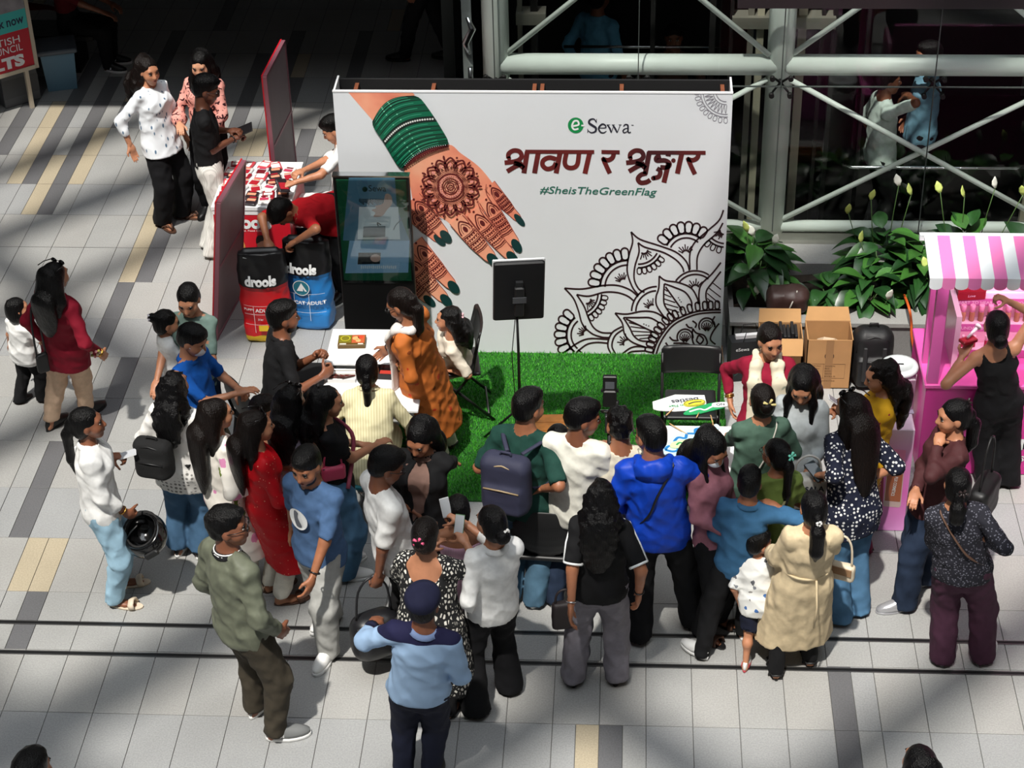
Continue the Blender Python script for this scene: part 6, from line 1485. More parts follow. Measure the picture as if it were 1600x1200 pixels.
# ---------------------------------------------------------------- cut-out photo props
def cutout(label, px, py, z, rz, poly, base, marks=(), txt=(), stick=None, tilt=0.0, tk=.006, sm=4, group='cut-out photo props'):
    c = G(px, py, z); o = thing('photo_prop', label, 'photo prop', (c.x, c.y, z), rz, group); o.rotation_euler = (tilt, 0, rz)
    MB().prism(smooth_pts(poly, sm, True), lambda u, v: (u, v, tk), lambda u, v: (u, v, 0)).build('cutout_board', base, o)
    q = Print(lambda u, v, l=1: Vector((u, v, tk+.0008*l)))
    for P, w, m in marks: q.curve(P, w, 1, m)
    if marks: q.build('printed_shape', [plain('prop_blue', srgb(34, 122, 190), .4), plain('prop_sky', srgb(96, 186, 226), .4), plain('prop_green', srgb(30, 150, 82), .4), plain('prop_navy', srgb(22, 40, 60), .4), plain('prop_yellow', srgb(232, 216, 50), .4), PWHITE, plain('prop_lime', srgb(170, 206, 120), .4)], o)
    for t, u, v, h, m, ang in txt: lettering('printed_word', t, m, o, (u, v, tk+.0016), h=h, rot=(0, 0, ang), bold=.02)
    if stick: MB().tube([(stick[0], stick[1], .003), (stick[2], stick[3], .02)], .0045, 6).build('stick', plain('prop_stick', srgb(206, 166, 112), .7), o)
    return o
INKD = plain('prop_ink', srgb(40, 44, 60), .5); PGR = plain('prop_greenink', srgb(30, 140, 80), .5); WB = plain('prop_board', srgb(232, 234, 232), .5); GB = plain('prop_green_board', srgb(40, 160, 96), .45); SB = plain('prop_sky_board', srgb(196, 226, 240), .45); LB = plain('prop_lime_board', srgb(206, 224, 170), .45); YB = plain('prop_yellow_board', srgb(236, 222, 60), .45)
cutout('white cut-out sign with upside-down word Besties on the folding chair', 1062, 632, .475, math.radians(186), [(-.20, -.10), (.02, -.125), (.2, -.045), (.205, .05), (.17, .07), (.05, .095), (-.19, .085), (-.2, .0)], WB, (), (('Besties', -.15, -.075, .055, INKD, .12), ('Green Flag', -.12, .0, .045, PGR, .08)), (.05, .05, .12, .16), sm=1)
cutout('yellow oval cut-out prop lying on the white sign', 1085, 630, .487, .25, [(-.085, 0), (-.05, .035), (.05, .035), (.085, 0), (.05, -.035), (-.05, -.035)], YB, (([(-.05, -.01), (0, .005), (.055, .0)], .012, 3), ([(-.08, 0), (-.045, .03), (.045, .03), (.08, 0), (.045, -.03), (-.045, -.03), (-.08, 0)], .005, 3)))
cutout('green splash cut-out prop hanging over the chair edge', 1100, 638, .482, .22, [(-.17, -.05), (-.08, -.07), (.05, -.045), (.16, -.02), (.19, .03), (.08, .05), (.0, .035), (-.1, .01)], GB, (([(-.12, -.03), (-.04, -.01), (.0, -.03), (.06, .0), (.13, .01)], .016, 5),), (), (-.05, -.05, -.09, -.13))
cutout('white tag cut-out with black letters touching the red sleeve hand', 1125, 633, .49, .15, [(-.05, -.025), (.05, -.025), (.05, .025), (-.05, .025)], WB, (), (('ON', -.03, -.015, .03, INKD, 0),))
tz = .742
cutout('blue swirl cut-out prop at the far side of the prop table', 1075, 680, tz, .5, [(-.15, -.05), (.0, -.055), (.16, .0), (.14, .05), (.0, .05), (-.14, .02)], SB, (([(-.13, -.03), (-.08, .0), (-.04, -.03), (.0, .01), (.05, -.01), (.08, .03), (.13, .02)], .022, 0),), (), (.0, .0, -.06, .16))
cutout('blue ring cut-out prop at the near corner of the prop table', 1050, 702, tz, .1, [(-.08, -.05), (.06, -.06), (.09, 0), (.06, .05), (-.07, .05)], SB, (([(-.05, -.01), (-.02, .03), (.03, .02), (.04, -.02), (.0, -.035), (-.05, -.01)], .022, 0),))
cutout('pale green lettered cut-out prop in the middle of the prop table', 1085, 693, tz+.008, .15, [(-.17, -.035), (-.02, -.045), (.14, -.03), (.17, .02), (.02, .05), (-.14, .035)], LB, (([(-.13, -.01), (-.1, .015), (-.06, -.015), (-.02, .015), (.02, -.01), (.06, .02), (.1, -.005), (.14, .01)], .014, 2),))
cutout('light blue zigzag cut-out prop by the masked woman', 1072, 716, tz, -.1, [(-.11, -.04), (.05, -.05), (.11, .0), (.08, .05), (-.06, .05)], SB, (([(-.08, -.02), (-.04, .03), (-.01, -.02), (.03, .03), (.08, -.02)], .022, 0),))
cutout('yellow-green scribble cut-out prop at the right of the prop table', 1108, 690, tz+.016, .6, [(-.09, -.04), (.05, -.04), (.09, .01), (.04, .05), (-.07, .04)], LB, (([(-.06, -.01), (-.02, .02), (.02, -.01), (.06, .02)], .016, 4),), (), (.06, .03, .14, .15))
cutout('small blue cut-out prop with a stick near the table back edge', 1112, 672, tz+.004, .9, [(-.07, -.03), (.05, -.03), (.07, .02), (-.05, .03)], SB, (([(-.04, -.005), (0, .01), (.04, .0)], .018, 0),), (), (.03, .0, .12, .10))
# ---------------------------------------------------------------- visitors
WHITE = cloth('cotton_white', (232, 232, 230)); OFFW = cloth('cotton_offwhite', (226, 222, 208)); BLK = cloth('cotton_black', (20, 20, 22)); BLK2 = cloth('crepe_black', (16, 16, 19)); NAVY = cloth('twill_navy', (24, 28, 46)); BEIGE = cloth('cotton_beige', (216, 196, 160)); CREAM = cloth('cotton_cream', (226, 218, 190))
J_LIGHT = denim('denim_light', (150, 184, 204)); J_MID = denim('denim_mid', (62, 94, 124)); J_DARK = denim('denim_dark', (30, 44, 66)); J_BLUE = denim('denim_blue', (70, 108, 140))
LWHITE = plain('shoe_white', srgb(232, 232, 230), .5); LBLACK = plain('shoe_black', srgb(20, 20, 21), .45); LBROWN = plain('shoe_brown', srgb(86, 58, 44), .55); LCREAM = plain('shoe_cream', srgb(214, 198, 176), .55); LGREY = plain('shoe_grey', srgb(120, 122, 122), .5); LTAN = plain('shoe_tan', srgb(160, 130, 100), .6); LSILV = plain('shoe_silver', srgb(190, 190, 194), .3, .5)
SNEAK = ('sneaker', LWHITE, LWHITE); SNEAKB = ('sneaker', LBLACK, LWHITE); FLATB = ('shoe', LBLACK, LBLACK); SANDB = ('sandal', LBLACK, LBLACK)
HAIRB = hair_mat(); HAIRBR = hair_mat((17, 11, 9), 'hair_brown'); HAIRK = hair_mat((7, 6, 7), 'hair_jet')
GOLD = plain('gold', srgb(200, 150, 70), .25, .9); SILVER = plain('silver', srgb(205, 205, 205), .2, .9); WATCH = plain('watch_black', srgb(18, 18, 20), .3)
P = lambda x, y, z: ('p', x, y, z)
def scarf(mat, w=.05, down=(.42, .40), name='scarf', off=.0, side=(1, -1)):
    def f(J):
        S = Soft(.011); NB, T, RS, FW, h = J['NB'], J['T'], J['RS'], J['FW'], J['h']
        S.cone(NB+RS*.06-FW*.045, NB-RS*.06-FW*.045, .03, .03, .03)
        for sd, L in zip(side, down):
            a = NB+RS*sd*.070-FW*.03+T*.015; u = NB+RS*sd*.072+FW*.075*J['g']**.5-T*.02; b = NB+RS*sd*.086+FW*.148*J['g']**.5-T*.13; c = b-T*L*.6+FW*.004; e = c-_v(0, 0, L*.4)
            S.cone(a, u, .036, .046, .03, T, .7).cone(u, b, .046, w*.95, .03, FW, .42).cone(b, c, w*.9, w*1.05, .02, FW, .28).cone(c, e, w*1.05, w*1.15, .02, FW, .26)
        S.fold(.006, WAVES_VERT, 77); softpart(J, S, name, mat)
    return f
def world_of(J, p):
    q = rotz(np.asarray(p, float), J['face']); return Vector((q[0]+J['base'].x, q[1]+J['base'].y, q[2]+J['E'].location.z))
def handset(label, J, sd, mat=None, size=(.062, .126, .009), off=(0, .06, .03), pitch=55, screen=(60, 66, 74), name='smartphone', roll=0, cat='phone'):
    "a phone or tablet held in a hand"
    p = J['wr'][sd]+nrm(J['wr'][sd]-J['el'][sd])*.085*J['s']+_v(*off)*.5
    w = world_of(J, p); o = thing(name, label, cat, w, J['face']); o.rotation_euler = (math.radians(pitch), math.radians(roll), J['face'])
    a, b, c = size
    MB().box(-a/2, a/2, -b/2, b/2, -c/2, c/2, bev=.003).build('case', mat or BLACK, o); MB().box(-a*.46, a*.46, -b*.47, b*.47, c/2, c/2+.001).build('display', plain('display_%d' % screen[0], srgb(*screen), .1), o)
    return o
def worn_pack(J, label, name, size, mat, drop=.0, back=.10, side=0.0, rz=0.0, trims=None):
    p = J['NB']-J['FW']*(back+.085*J['h']*J['g']**.5)-J['T']*(size[2]+drop)+J['RS']*side; w = world_of(J, p)
    o = backpack(name, label, w, J['face']+rz, size, mat, straps=False, trims=trims)
    for sd in (-1, 1):
        sh = J['sh'][sd]; up = sh+J['T']*.045*J['s']-J['RS']*sd*.03; pts = [J['NB']-J['FW']*(.09*J['h']*J['g']**.5+.03)+J['RS']*sd*.05-J['T']*(drop+.02), up-J['FW']*.045, up+J['FW']*.03, sh+J['FW']*.085*J['g']-J['T']*.10-J['RS']*sd*.02, sh+J['FW']*.03-J['T']*.26+J['RS']*sd*.03, J['NB']-J['FW']*.12-J['T']*(.34+drop*.5)+J['RS']*sd*.10]
        b = MB(); b.tube(smooth_pts([tuple(p_) for p_ in pts], 4), .017, 6, flat=.5)
        q = b.build('shoulder_strap', mat, o); q.matrix_parent_inverse = Matrix.Identity(4)
        q.matrix_local = Matrix.Rotation(-rz, 4, 'Z') @ Matrix.Translation(-Vector(rotz(p, 0))) if rz == 0 else Matrix.Rotation(-rz, 4, 'Z') @ Matrix.Translation(-Vector(p))
    return o
def sling(J, mat, sd=1, r=.010, low=.0, hip=-1, name='bag_strap'):
    "strap across the body: from shoulder sd to the opposite hip"
    h = J['h']; g = J['g']**.5; a = J['sh'][sd]+J['T']*.045*J['s']-J['RS']*sd*.05; pts = []
    fr = J['chs']+J['FW']*(.105*h*g); bk = J['chs']-J['FW']*(.075*h*g); hp_ = J['pel']+J['RS']*(-sd)*(.10*h*g)
    pts = [hp_+J['FW']*.06-_v(0, 0, low), J['wa']+J['FW']*(.085*h*g)-J['RS']*sd*.04, fr+J['RS']*sd*.03, a+J['FW']*.05, a+J['T']*.012, a-J['FW']*.055, bk+J['RS']*sd*.02, J['wa']-J['FW']*(.075*h*g)-J['RS']*sd*.05, hp_-J['FW']*.05-_v(0, 0, low)]
    b = MB(); b.tube(smooth_pts([tuple(p_) for p_ in pts], 4), r, 6, flat=.5); b.build(name, mat, J['E'])
def hand_bag(label, name, px, py, z, rz, size, mat, strap_h=.12, cat='bag', flapc=None, soft=.35):
    c = G(px, py, z); w, d, h = size; o = thing(name, label, cat, (c.x, c.y, c.z), rz)
    S = Soft(.014); S.box((0, 0, -h/2), (w/2, d/2, h/2), rnd=min(w, d, h)*soft, k=.02); S.fold(.0035, WAVES_TOP, 12); V, F = S.mesh(); link('bag_body', mesh_from('bag_body', V, F, [mat], None, True), o)
    MB().tube(smooth_pts([(-w*.36, 0, -.01), (-w*.28, 0, strap_h*.7), (0, 0, strap_h), (w*.28, 0, strap_h*.7), (w*.36, 0, -.01)], 4), .008, 6).build('bag_handle', mat, o)
    MB().tube([(-w*.42, -d*.30, -h*.12), (w*.42, -d*.30, -h*.12)], .005, 6).build('zip', plain('zip_grey', srgb(90, 88, 86), .4, .5), o)
    if flapc: MB().box(-w*.42, w*.42, -d*.56, -d*.46, -h*.55, -h*.08, bev=.01).build('bag_flap', flapc, o)
    return o
sunup = glasses(plain('sunglass_dark', srgb(24, 20, 20), .2), up=True); spec = glasses()
def stripes_band(J, z, c, name='waistband', grow=.004):
    pass

# -- group behind the pet stand
def emb(t, mp, base):
    vo = t.n('TexVoronoi', i_Scale=15.0); mp2 = t.coord((1.5, 1.5, .6)); t.l(mp2, vo, 0, 'Vector'); r = t.ramp([(.16, srgb(84, 112, 140)), (.24, base)]); t.l(vo, r, 0, 0); return r, 0
J = person('woman in a white blue-embroidered tunic holding out her open hand', (230, 92), 1.63, (270, 345), -118, g=1.16, tone=1, look=(-18, -6), rh=P(204, 228, .86), rpose='flat', rpalm=(.3, .6, .6), lh=(-.24, .08, .78), feet=[(-.10, .06, 20), (.11, .0, -20)],
       top=dict(mat=cloth('tunic_embroidered', (228, 232, 236), emb), sleeve=.80, hem=.455, ease=.024, slr=1.3, flare=.03), bot=dict(mat=BLK2, kind='wide'), hair=dict(kind='wavy', mat=HAIRBR, length=.22, wave=.006, width=1.25), shoes=('flip', LBROWN, LBROWN))
LEO = cloth('leopard_pink', (226, 158, 146), pat_blotch((58, 22, 30), 26, .55, 1.5, .6))
J = person('woman in a pink leopard-print blouse behind the man with the tablet', (310, 85), 1.60, None, 172, tone=0, look=(6, -16), rh=(.16, .25, 1.02), lh=(-.10, .28, .98), top=dict(mat=LEO, sleeve=.96, puff=.018, hem=.50, ease=.026), bot=dict(mat=BLK2, kind='straight'), hair=dict(kind='long', length=.24, fwd=.06), shoes=FLATB)
J = person('man in a black t-shirt and white trousers holding a tablet', (325, 120), 1.72, (334, 394), -78, sex='m', tone=4, look=(0, -18), rh=P(366, 216, 1.10), lh=P(360, 204, 1.14), rpose='grip', lpose='grip', top=dict(mat=BLK, sleeve=.44, hem=.515, ease=.022), bot=dict(mat=cloth('crinkle_white', (228, 226, 220), pat_stripes((206, 204, 198), 22, 'X', .6)), kind='wide'), hair=dict(kind='short', mat=HAIRK), shoes=('sneaker', LTAN, LCREAM), extra=[spec, bangle(1, WATCH, .1, .032)])
handset('black tablet held by the man in white trousers', J, 1, size=(.11, .19, .012), pitch=25, roll=20, screen=(24, 22, 24), name='tablet', off=(-.02, .02, .06), cat='tablet')
J = person('seated person in dark red at the dark upper corner', None, 1.65, None, -95, hz=1.27, sex='m', tone=3, root=(-5.95, 18.98), sit=.44, lh=(-.08, .50, .68), rh=(.12, .46, .68), top=dict(mat=cloth('tee_darkred', (96, 22, 28)), sleeve=.46, hem=.40), bot=dict(mat=BLK, kind='straight'), hair=dict(kind='short'), shoes=SNEAKB)
bnch = thing('bench', 'dark bench in the unlit upper corner of the hall', 'bench', (-6.0, 18.98, 0)); MB().box(-.5, .35, -.22, .22, .38, .438, bev=.01).build('seat', DARKMETAL, bnch)
for x in (-.42, .12): MB().box(x-.03, x+.03, -.18, .18, 0, .38).build('leg', DARKMETAL, bnch)
J = person('walking person in dark clothes crossing the unlit floor', None, 1.72, None, 80, sex='m', tone=3, root=(-2.15, 19.15), feet=[(-.07, .26, 0), (.07, -.22, 0)], top=dict(mat=BLK, sleeve=.95, hem=.46), bot=dict(mat=cloth('trouser_dark', (24, 24, 27)), kind='straight'), hair=dict(kind='short'), shoes=FLATB)
J = person('seated man in a white t-shirt sorting packets at the pet stand', (512, 185), 1.66, None, 95, hz=1.28, sex='m', tone=1, root=(-2.47, 15.02), sit=.425, look=(0, -28), lh=P(458, 286, .90), rh=P(470, 268, .92), lpose='grip', rpose='grip', feet=[(-.14, .34, 10), (.10, .40, -10)], top=dict(mat=WHITE, sleeve=.42, hem=.26, ease=.024), bot=dict(mat=NAVY, kind='straight'), hair=dict(kind='short'), shoes=SNEAKB)
so_.location = (-2.47, 15.0, 0)
hp_ = world_of(J, J['wr'][-1]+nrm(J['wr'][-1]-J['el'][-1])*.10); o = thing('treat_packet', 'black and red packet held by the seated man in white', 'packet', hp_, .6); o.rotation_euler = (.5, .3, .6); link('pouch', PACK[3], o); MB().box(-.04, .04, -.05, .02, .0255, .027).build('pouch_label', LAB[0], o)
J = person('man in a red polo bending down over the pet food sacks', (424, 332), 1.68, None, 138, hz=1.06, sex='m', tone=2, root=(-2.50, 14.30), pel=(0, -.10, .88), look=(0, -75), lh=P(460, 378, .86), rh=P(418, 378, .86), lpose='grip', rpose='grip', elb=((-.8, -.1, .5), (.8, -.1, .5)), top=dict(mat=cloth('polo_red', (176, 16, 28)), sleeve=.46, hem=.40, ease=.02, name='polo_shirt'), bot=dict(mat=BLK, kind='straight'), hair=dict(kind='short'), shoes=SNEAKB, collar=cloth('polo_red', (176, 16, 28)))

# -- left of the hall
J = person('small child in a white t-shirt and black trousers holding a hand', (24, 467), 1.0, (48, 628), -35, sex='c', tone=1, hr=1.28, look=(-30, 0), rh=(.20, .20, .62), lh=(-.17, .02, .46), top=dict(mat=WHITE, sleeve=.42, hem=.40, ease=.016), bot=dict(mat=BLK, kind='wide', ease=.008), hair=dict(kind='bob'), shoes=('shoe', LBLACK, LBLACK), feet=[(-.06, -.04, 0), (.07, .08, -25)])
MKUR = cloth('kurta_maroon', (124, 14, 36), None, .8, .3)
def sleeve_flowers(J):
    q = MB(); c = J['el'][1]*.35+J['wr'][1]*.65; d = nrm(J['wr'][1]-J['el'][1]); side = nrm(np.cross(d, J['FW'])); bk = nrm(side-J['FW']*.9)
    for k in range(7):
        a = k*2*PI/7; p = c+d*.05*math.cos(a)*(.5+.5*(k % 2))+np.cross(d, bk)*.035*math.sin(a)+bk*.043
        q.ball(tuple(p), (.012, .012, .012), 7, 5, k % 3)
    q.build('embroidered_flowers', [plain('thread_cream', srgb(226, 206, 170), .7), plain('thread_pink', srgb(220, 150, 150), .7), plain('thread_olive', srgb(140, 130, 60), .7)], J['E'])
J = person('woman in a maroon kurta walking away beside the small child', (82, 412), 1.58, (116, 655), -28, g=1.05, tone=1, rh=P(157, 552, .80), lh=P(66, 530, .85), feet=[(-.07, -.17, 0), (.06, .11, -5)], top=dict(mat=MKUR, sleeve=1.0, hem=.365, ease=.022, slr=1.3, flare=.02), bot=dict(mat=cloth('trouser_fawn', (206, 176, 150)), kind='straight', cuff=.09), hair=dict(kind='long', length=.30, width=1.05), shoes=FLATB, extra=[sunup, bangle(1, GOLD, .1, .034, 2), sleeve_flowers])
hand_bag('small black phone pouch hanging from the maroon kurta shoulder', 'pouch', 64, 552, .80, .6, (.10, .05, .17), NYLON, .42, 'bag')
J = person('woman in a grey-green top carrying a toddler', (290, 453), 1.58, None, 168, tone=1, look=(10, -22), rh=(.20, .26, .92), lh=(-.12, .30, .98), top=dict(mat=cloth('tee_greygreen', (110, 132, 124)), sleeve=.45, hem=.47), bot=dict(mat=J_DARK, kind='straight'), hair=dict(kind='tied'), shoes=SANDB)
J = person('toddler girl in white with a scrunchie carried by the woman in grey-green', (260, 486), 1.02, None, -58, sex='c', tone=1, hr=1.36, zb=.36, look=(-10, -8), feet=[(-.06, .10, 0, .06), (.07, .12, 0, .06)], lh=(-.14, .18, .52), rh=(.10, .16, .50), top=dict(mat=WHITE, sleeve=.25, hem=.30, ease=.014, name='dress', flare=.03), bot=dict(mat=WHITE, kind='slim'), hair=dict(kind='bun', bun=.06), shoes=None, extra=[clip(plain('scrunchie_white', srgb(222, 216, 224), .8), 0, -.13, .06, 'scrunchie', .03)])
CAMO = cloth('cargo_camouflage', (96, 92, 78), pat_blotch((52, 50, 44), 14, .5, 2.0, .5, (150, 146, 132)))
J = person('boy in a blue polo and white face mask reaching out his arm', (305, 513), 1.58, None, -112, sex='m', tone=1, lean=(.04, 0), look=(10, -22), rh=P(372, 614, 1.12), lh=(-.12, .26, 1.05), rpose='relax', lpose='grip', top=dict(mat=cloth('polo_blue', (18, 86, 172)), sleeve=.44, hem=.47, name='polo_shirt'), bot=dict(mat=CAMO, kind='straight'), hair=dict(kind='short', mat=HAIRK), shoes=SNEAK, extra=[mask], collar=cloth('polo_blue', (18, 86, 172)))
J = person('woman in a white shirt and pale jeans holding a black helmet', (130, 640), 1.60, (184, 932), -76, tone=3, look=(-4, 4), rh=P(196, 800, .80), rpose='grip', lh=P(176, 712, 1.08), lpose='grip', feet=[(-.11, .05, 0), (.09, .0, -20)], top=dict(mat=cloth('shirt_white', (236, 236, 234)), sleeve=.86, hem=.455, ease=.032, slr=1.5, fold=.008), bot=dict(mat=J_LIGHT, kind='straight', ease=.022, fold=.009, cuff=.045), hair=dict(kind='pony', length=.34, width=1.1), shoes=('slide', LCREAM, LCREAM), collar=cloth('shirt_white', (236, 236, 234)), extra=[bangle(1, GOLD, .15, .030)])
handset('white phone in the hand of the woman with the helmet', J, -1, plain('phone_white', srgb(220, 220, 222), .3), pitch=15, roll=10, screen=(180, 182, 186))
# helmet
hw_ = world_of(J, J['wr'][1]+nrm(J['wr'][1]-J['el'][1])*.10); hm = thing('motorcycle_helmet', 'black motorcycle helmet hanging upside down from a hand', 'helmet', (hw_.x+.05, hw_.y-.0, hw_.z-.15), .3); hm.rotation_euler = (.35, -.45, .3)
S = Soft(.011); S.ell((0, 0, 0), (.155, .165, .135)).ell((0, .02, .03), (.115, .125, .12), k=.01, op='s').ell((0, .0, .13), (.16, .17, .09), k=.01, op='s'); V, F = S.mesh(); link('shell', mesh_from('shell', V, F, [plain('helmet_gloss', srgb(12, 12, 13), .14, coat=.6)], None, True), hm)
MB().tube([(.125*math.cos(t), .02+.135*math.sin(t), .048) for t in [2*PI*k/20 for k in range(21)]], .018, 8).build('lining', plain('helmet_foam', srgb(26, 25, 25), .9), hm); MB().box(-.05, .05, -.185, -.15, -.02, .03, bev=.01).build('visor_peak', BLACK, hm); MB().tube([(-.11, .02, .05), (-.05, .0, .12), (.02, .0, .15)], .008, 6, flat=.5).build('chin_strap', BLACK, hm)
def lace(t, mp, base):
    sp = t.n('SeparateXYZ'); t.l(mp, sp, 0, 0); vo = t.n('TexVoronoi', i_Scale=30.0, i_Randomness=.2); t.l(mp, vo, 0, 'Vector'); r = t.ramp([(.25, srgb(128, 126, 122)), (.40, base)]); t.l(vo, r, 0, 0)
    ls = t.n('Math', operation='LESS_THAN'); ls.inputs[1].default_value = .86; t.l(sp, ls, 2, 0); m = t.mix(ls, 0, base, (r, 0)); return m, 2
J = person('woman in a white lace-hem top wearing a small black backpack', (270, 582), 1.60, (298, 866), -14, g=1.08, tone=1, top=dict(mat=cloth('top_lace', (230, 228, 224), lace), sleeve=.72, hem=.40, ease=.026, slr=1.4, flare=.03), bot=dict(mat=J_MID, kind='wide', ease=.014, cuff=.09), hair=dict(kind='wavy', mat=HAIRK, length=.24, wave=.010, width=1.0), shoes=SNEAKB, rh=(.26, .06, .80), lh=(-.26, .02, .82))
worn_pack(J, 'small fuzzy black backpack on the back of the woman in white lace', 'mini_backpack', (.28, .14, .30), plain('plush_black', srgb(14, 14, 15), .9, bump=.5, bscale=120), drop=.14, back=.09, side=-.07)
FLOR = cloth('kurta_floral', (230, 224, 214), pat_floral([(206, 120, 166), (110, 130, 50), (216, 140, 180), (90, 112, 48)], 8.5, .34, .02))
J = person('woman in a white kurta with large pink flowers', (335, 626), 1.60, None, -55, tone=1, lean=(.02, .0), lh=(-.10, .24, .95), rh=(.20, .16, .95), top=dict(mat=FLOR, sleeve=.9, hem=.22, ease=.024, slr=1.5, flare=.04), bot=dict(mat=OFFW, kind='wide'), hair=dict(kind='long', mat=HAIRBR, length=.42, width=1.05), shoes=('slide', LCREAM, LCREAM))
RKUR = cloth('kurta_red', (196, 14, 26), pat_floral([(226, 150, 120), (214, 90, 80), (230, 170, 140), (200, 60, 50)], 40, .16, .45), .6, .3)
J = person('woman in a long red kurta with pale dots', (398, 645), 1.60, (434, 932), -62, g=1.04, tone=1, lh=(-.10, .22, .98), rh=(.16, .22, .92), top=dict(mat=RKUR, sleeve=.88, hem=.20, ease=.018, flare=.035), bot=dict(mat=OFFW, kind='straight', cuff=.08), hair=dict(kind='long', mat=HAIRBR, length=.36), shoes=('slide', LBROWN, LBROWN), extra=[sunup])
J = person('woman in a sleeveless lavender top with sunglasses on her hair', (452, 605), 1.58, None, -22, tone=0, rh=(.20, .14, .84), lh=(-.20, .1, .84), top=dict(mat=cloth('top_lavender', (206, 194, 212)), sleeve=0, hem=.46, ease=.010, cuts=((.165, 0, -.05, .05, .12, .10), (-.165, 0, -.05, .05, .12, .10))), bot=dict(mat=OFFW, kind='straight'), hair=dict(kind='wavy', mat=HAIRK, length=.26, wave=.005), shoes=('slide', LTAN, LTAN), extra=[sunup, lambda J: sling(J, plain('rope_white', srgb(220, 216, 210), .8), 1, .012)])
J = person('child with brown hair half hidden among the women', (410, 622), 1.18, None, -80, sex='c', tone=1, hr=1.2, top=dict(mat=cloth('tee_grey', (110, 108, 106)), sleeve=.45, hem=.46), bot=dict(mat=NAVY, kind='straight'), hair=dict(kind='short', mat=HAIRBR), shoes=SNEAK)
J = person('woman in a black t-shirt and jeans with a pink strap', (512, 606), 1.58, None, -74, tone=1, rh=P(590, 694, 1.02), lh=(-.10, .22, 1.0), look=(0, -8), top=dict(mat=BLK, sleeve=.42, hem=.48, ease=.014), bot=dict(mat=J_BLUE, kind='wide', ease=.014), hair=dict(kind='wavy', mat=HAIRK, length=.28, wave=.006, width=1.15), shoes=SNEAK, extra=[clip(plain('bow_black', srgb(20, 18, 18), .6), 0, -.05, .11, 'hair_bow', .035), lambda J: sling(J, plain('strap_pink', srgb(168, 74, 96), .6), -1, .016)])
hand_bag('small quilted pink handbag on the hip of the woman in black', 'handbag', 520, 726, 1.04, .3, (.17, .08, .12), plain('quilt_pink', srgb(206, 70, 104), .5, bump=.6, bscale=40), .10)

# -- around the henna table
mesh_chair('black perforated chair under the seated man in black', (-2.66, 11.88, 0), math.radians(-50))
J = person('seated man in a black shirt with folded hands', (440, 474), 1.72, None, -72, hz=1.34, sex='m', tone=3, root=(-2.60, 11.90), sit=.45, look=(4, -2), rh=(.12, .34, .80), lh=(-.10, .34, .84), rpose='grip', lpose='grip', rpalm=(-1, 0, 0), lpalm=(1, 0, 0), top=dict(mat=BLK, sleeve=.50, hem=.27, ease=.022), bot=dict(mat=J_MID, kind='straight'), hair=dict(kind='short'), shoes=SNEAKB, extra=[beard], collar=BLK)
mesh_chair('empty black perforated chair between the seated man and the table', (-2.44, 12.36, 0), math.radians(-92))
CRST = cloth('blouse_cream', (222, 214, 176), pat_stripes((204, 194, 152), 16, 'X', .55))
st_ = thing('low_stool', 'teal-topped stool under the woman in cream', 'stool', (-1.82, 11.16, 0)); MB().box(-.19, .19, -.16, .16, .405, .445, bev=.012).build('seat', plain('stool_teal', srgb(40, 132, 146), .5), st_)
for sx in (-1, 1):
    for sy in (-1, 1): MB().tube([(sx*.15, sy*.12, .41), (sx*.18, sy*.15, 0)], .012, 8).build('leg', DARKMETAL, st_)
J = person('seated woman in a cream blouse with a low ponytail at the henna table', (572, 557), 1.58, None, 4, hz=1.26, tone=1, root=(-1.82, 11.16), sit=.45, g=1.1, lh=(-.16, .40, .80), rh=(.14, .42, .80), top=dict(mat=CRST, sleeve=.85, hem=.26, ease=.024, slr=1.3), bot=dict(mat=denim('denim_grey', (92, 116, 128)), kind='straight'), hair=dict(kind='pony', mat=HAIRK, length=.26, bun=-.6), shoes=SNEAK, collar=CRST)
OKUR = cloth('kurta_orange', (190, 106, 46), pat_floral([(178, 52, 28), (128, 62, 26), (150, 74, 30), (170, 60, 34)], 11, .20, .35), .7, .3)
SCW = cloth('dupatta_white', (224, 220, 216), pat_blotch((110, 96, 110), 9, .62, 1.5, .6))
J = person('woman in an orange flowered kurta leaning over the henna table', (614, 454), 1.64, (694, 708), 66, tone=2, g=1.12, look=(4, -32), lh=P(628, 572, .96), rh=P(604, 546, .96), lpose='grip', rpose='relax', top=dict(mat=OKUR, sleeve=.85, hem=.17, ease=.024, flare=.09), bot=dict(mat=OFFW, kind='straight'), hair=dict(kind='pony', mat=HAIRBR, length=.26, bun=-.5, width=1.4), shoes=SANDB, extra=[spec, scarf(SCW, .055, (.62, .50)), bangle(-1, GOLD, .1, .032, 2), bangle(1, plain('thread_black', srgb(40, 30, 30), .8), .1, .030)])
J = person('girl with a pink bow sitting on the folding chair', (700, 482), 1.36, None, 92, hz=1.12, tone=1, root=(-1.30, 12.60), sit=.46, top=dict(mat=cloth('frock_cream', (224, 214, 196)), sleeve=.5, hem=.24, ease=.018, slr=1.6), bot=dict(mat=OFFW, kind='slim'), hair=dict(kind='wavy', length=.20, wave=.005), shoes=FLATB, extra=[clip(plain('bow_pink', srgb(226, 178, 186), .6), 0, -.11, .02, 'hair_bow', .04)])

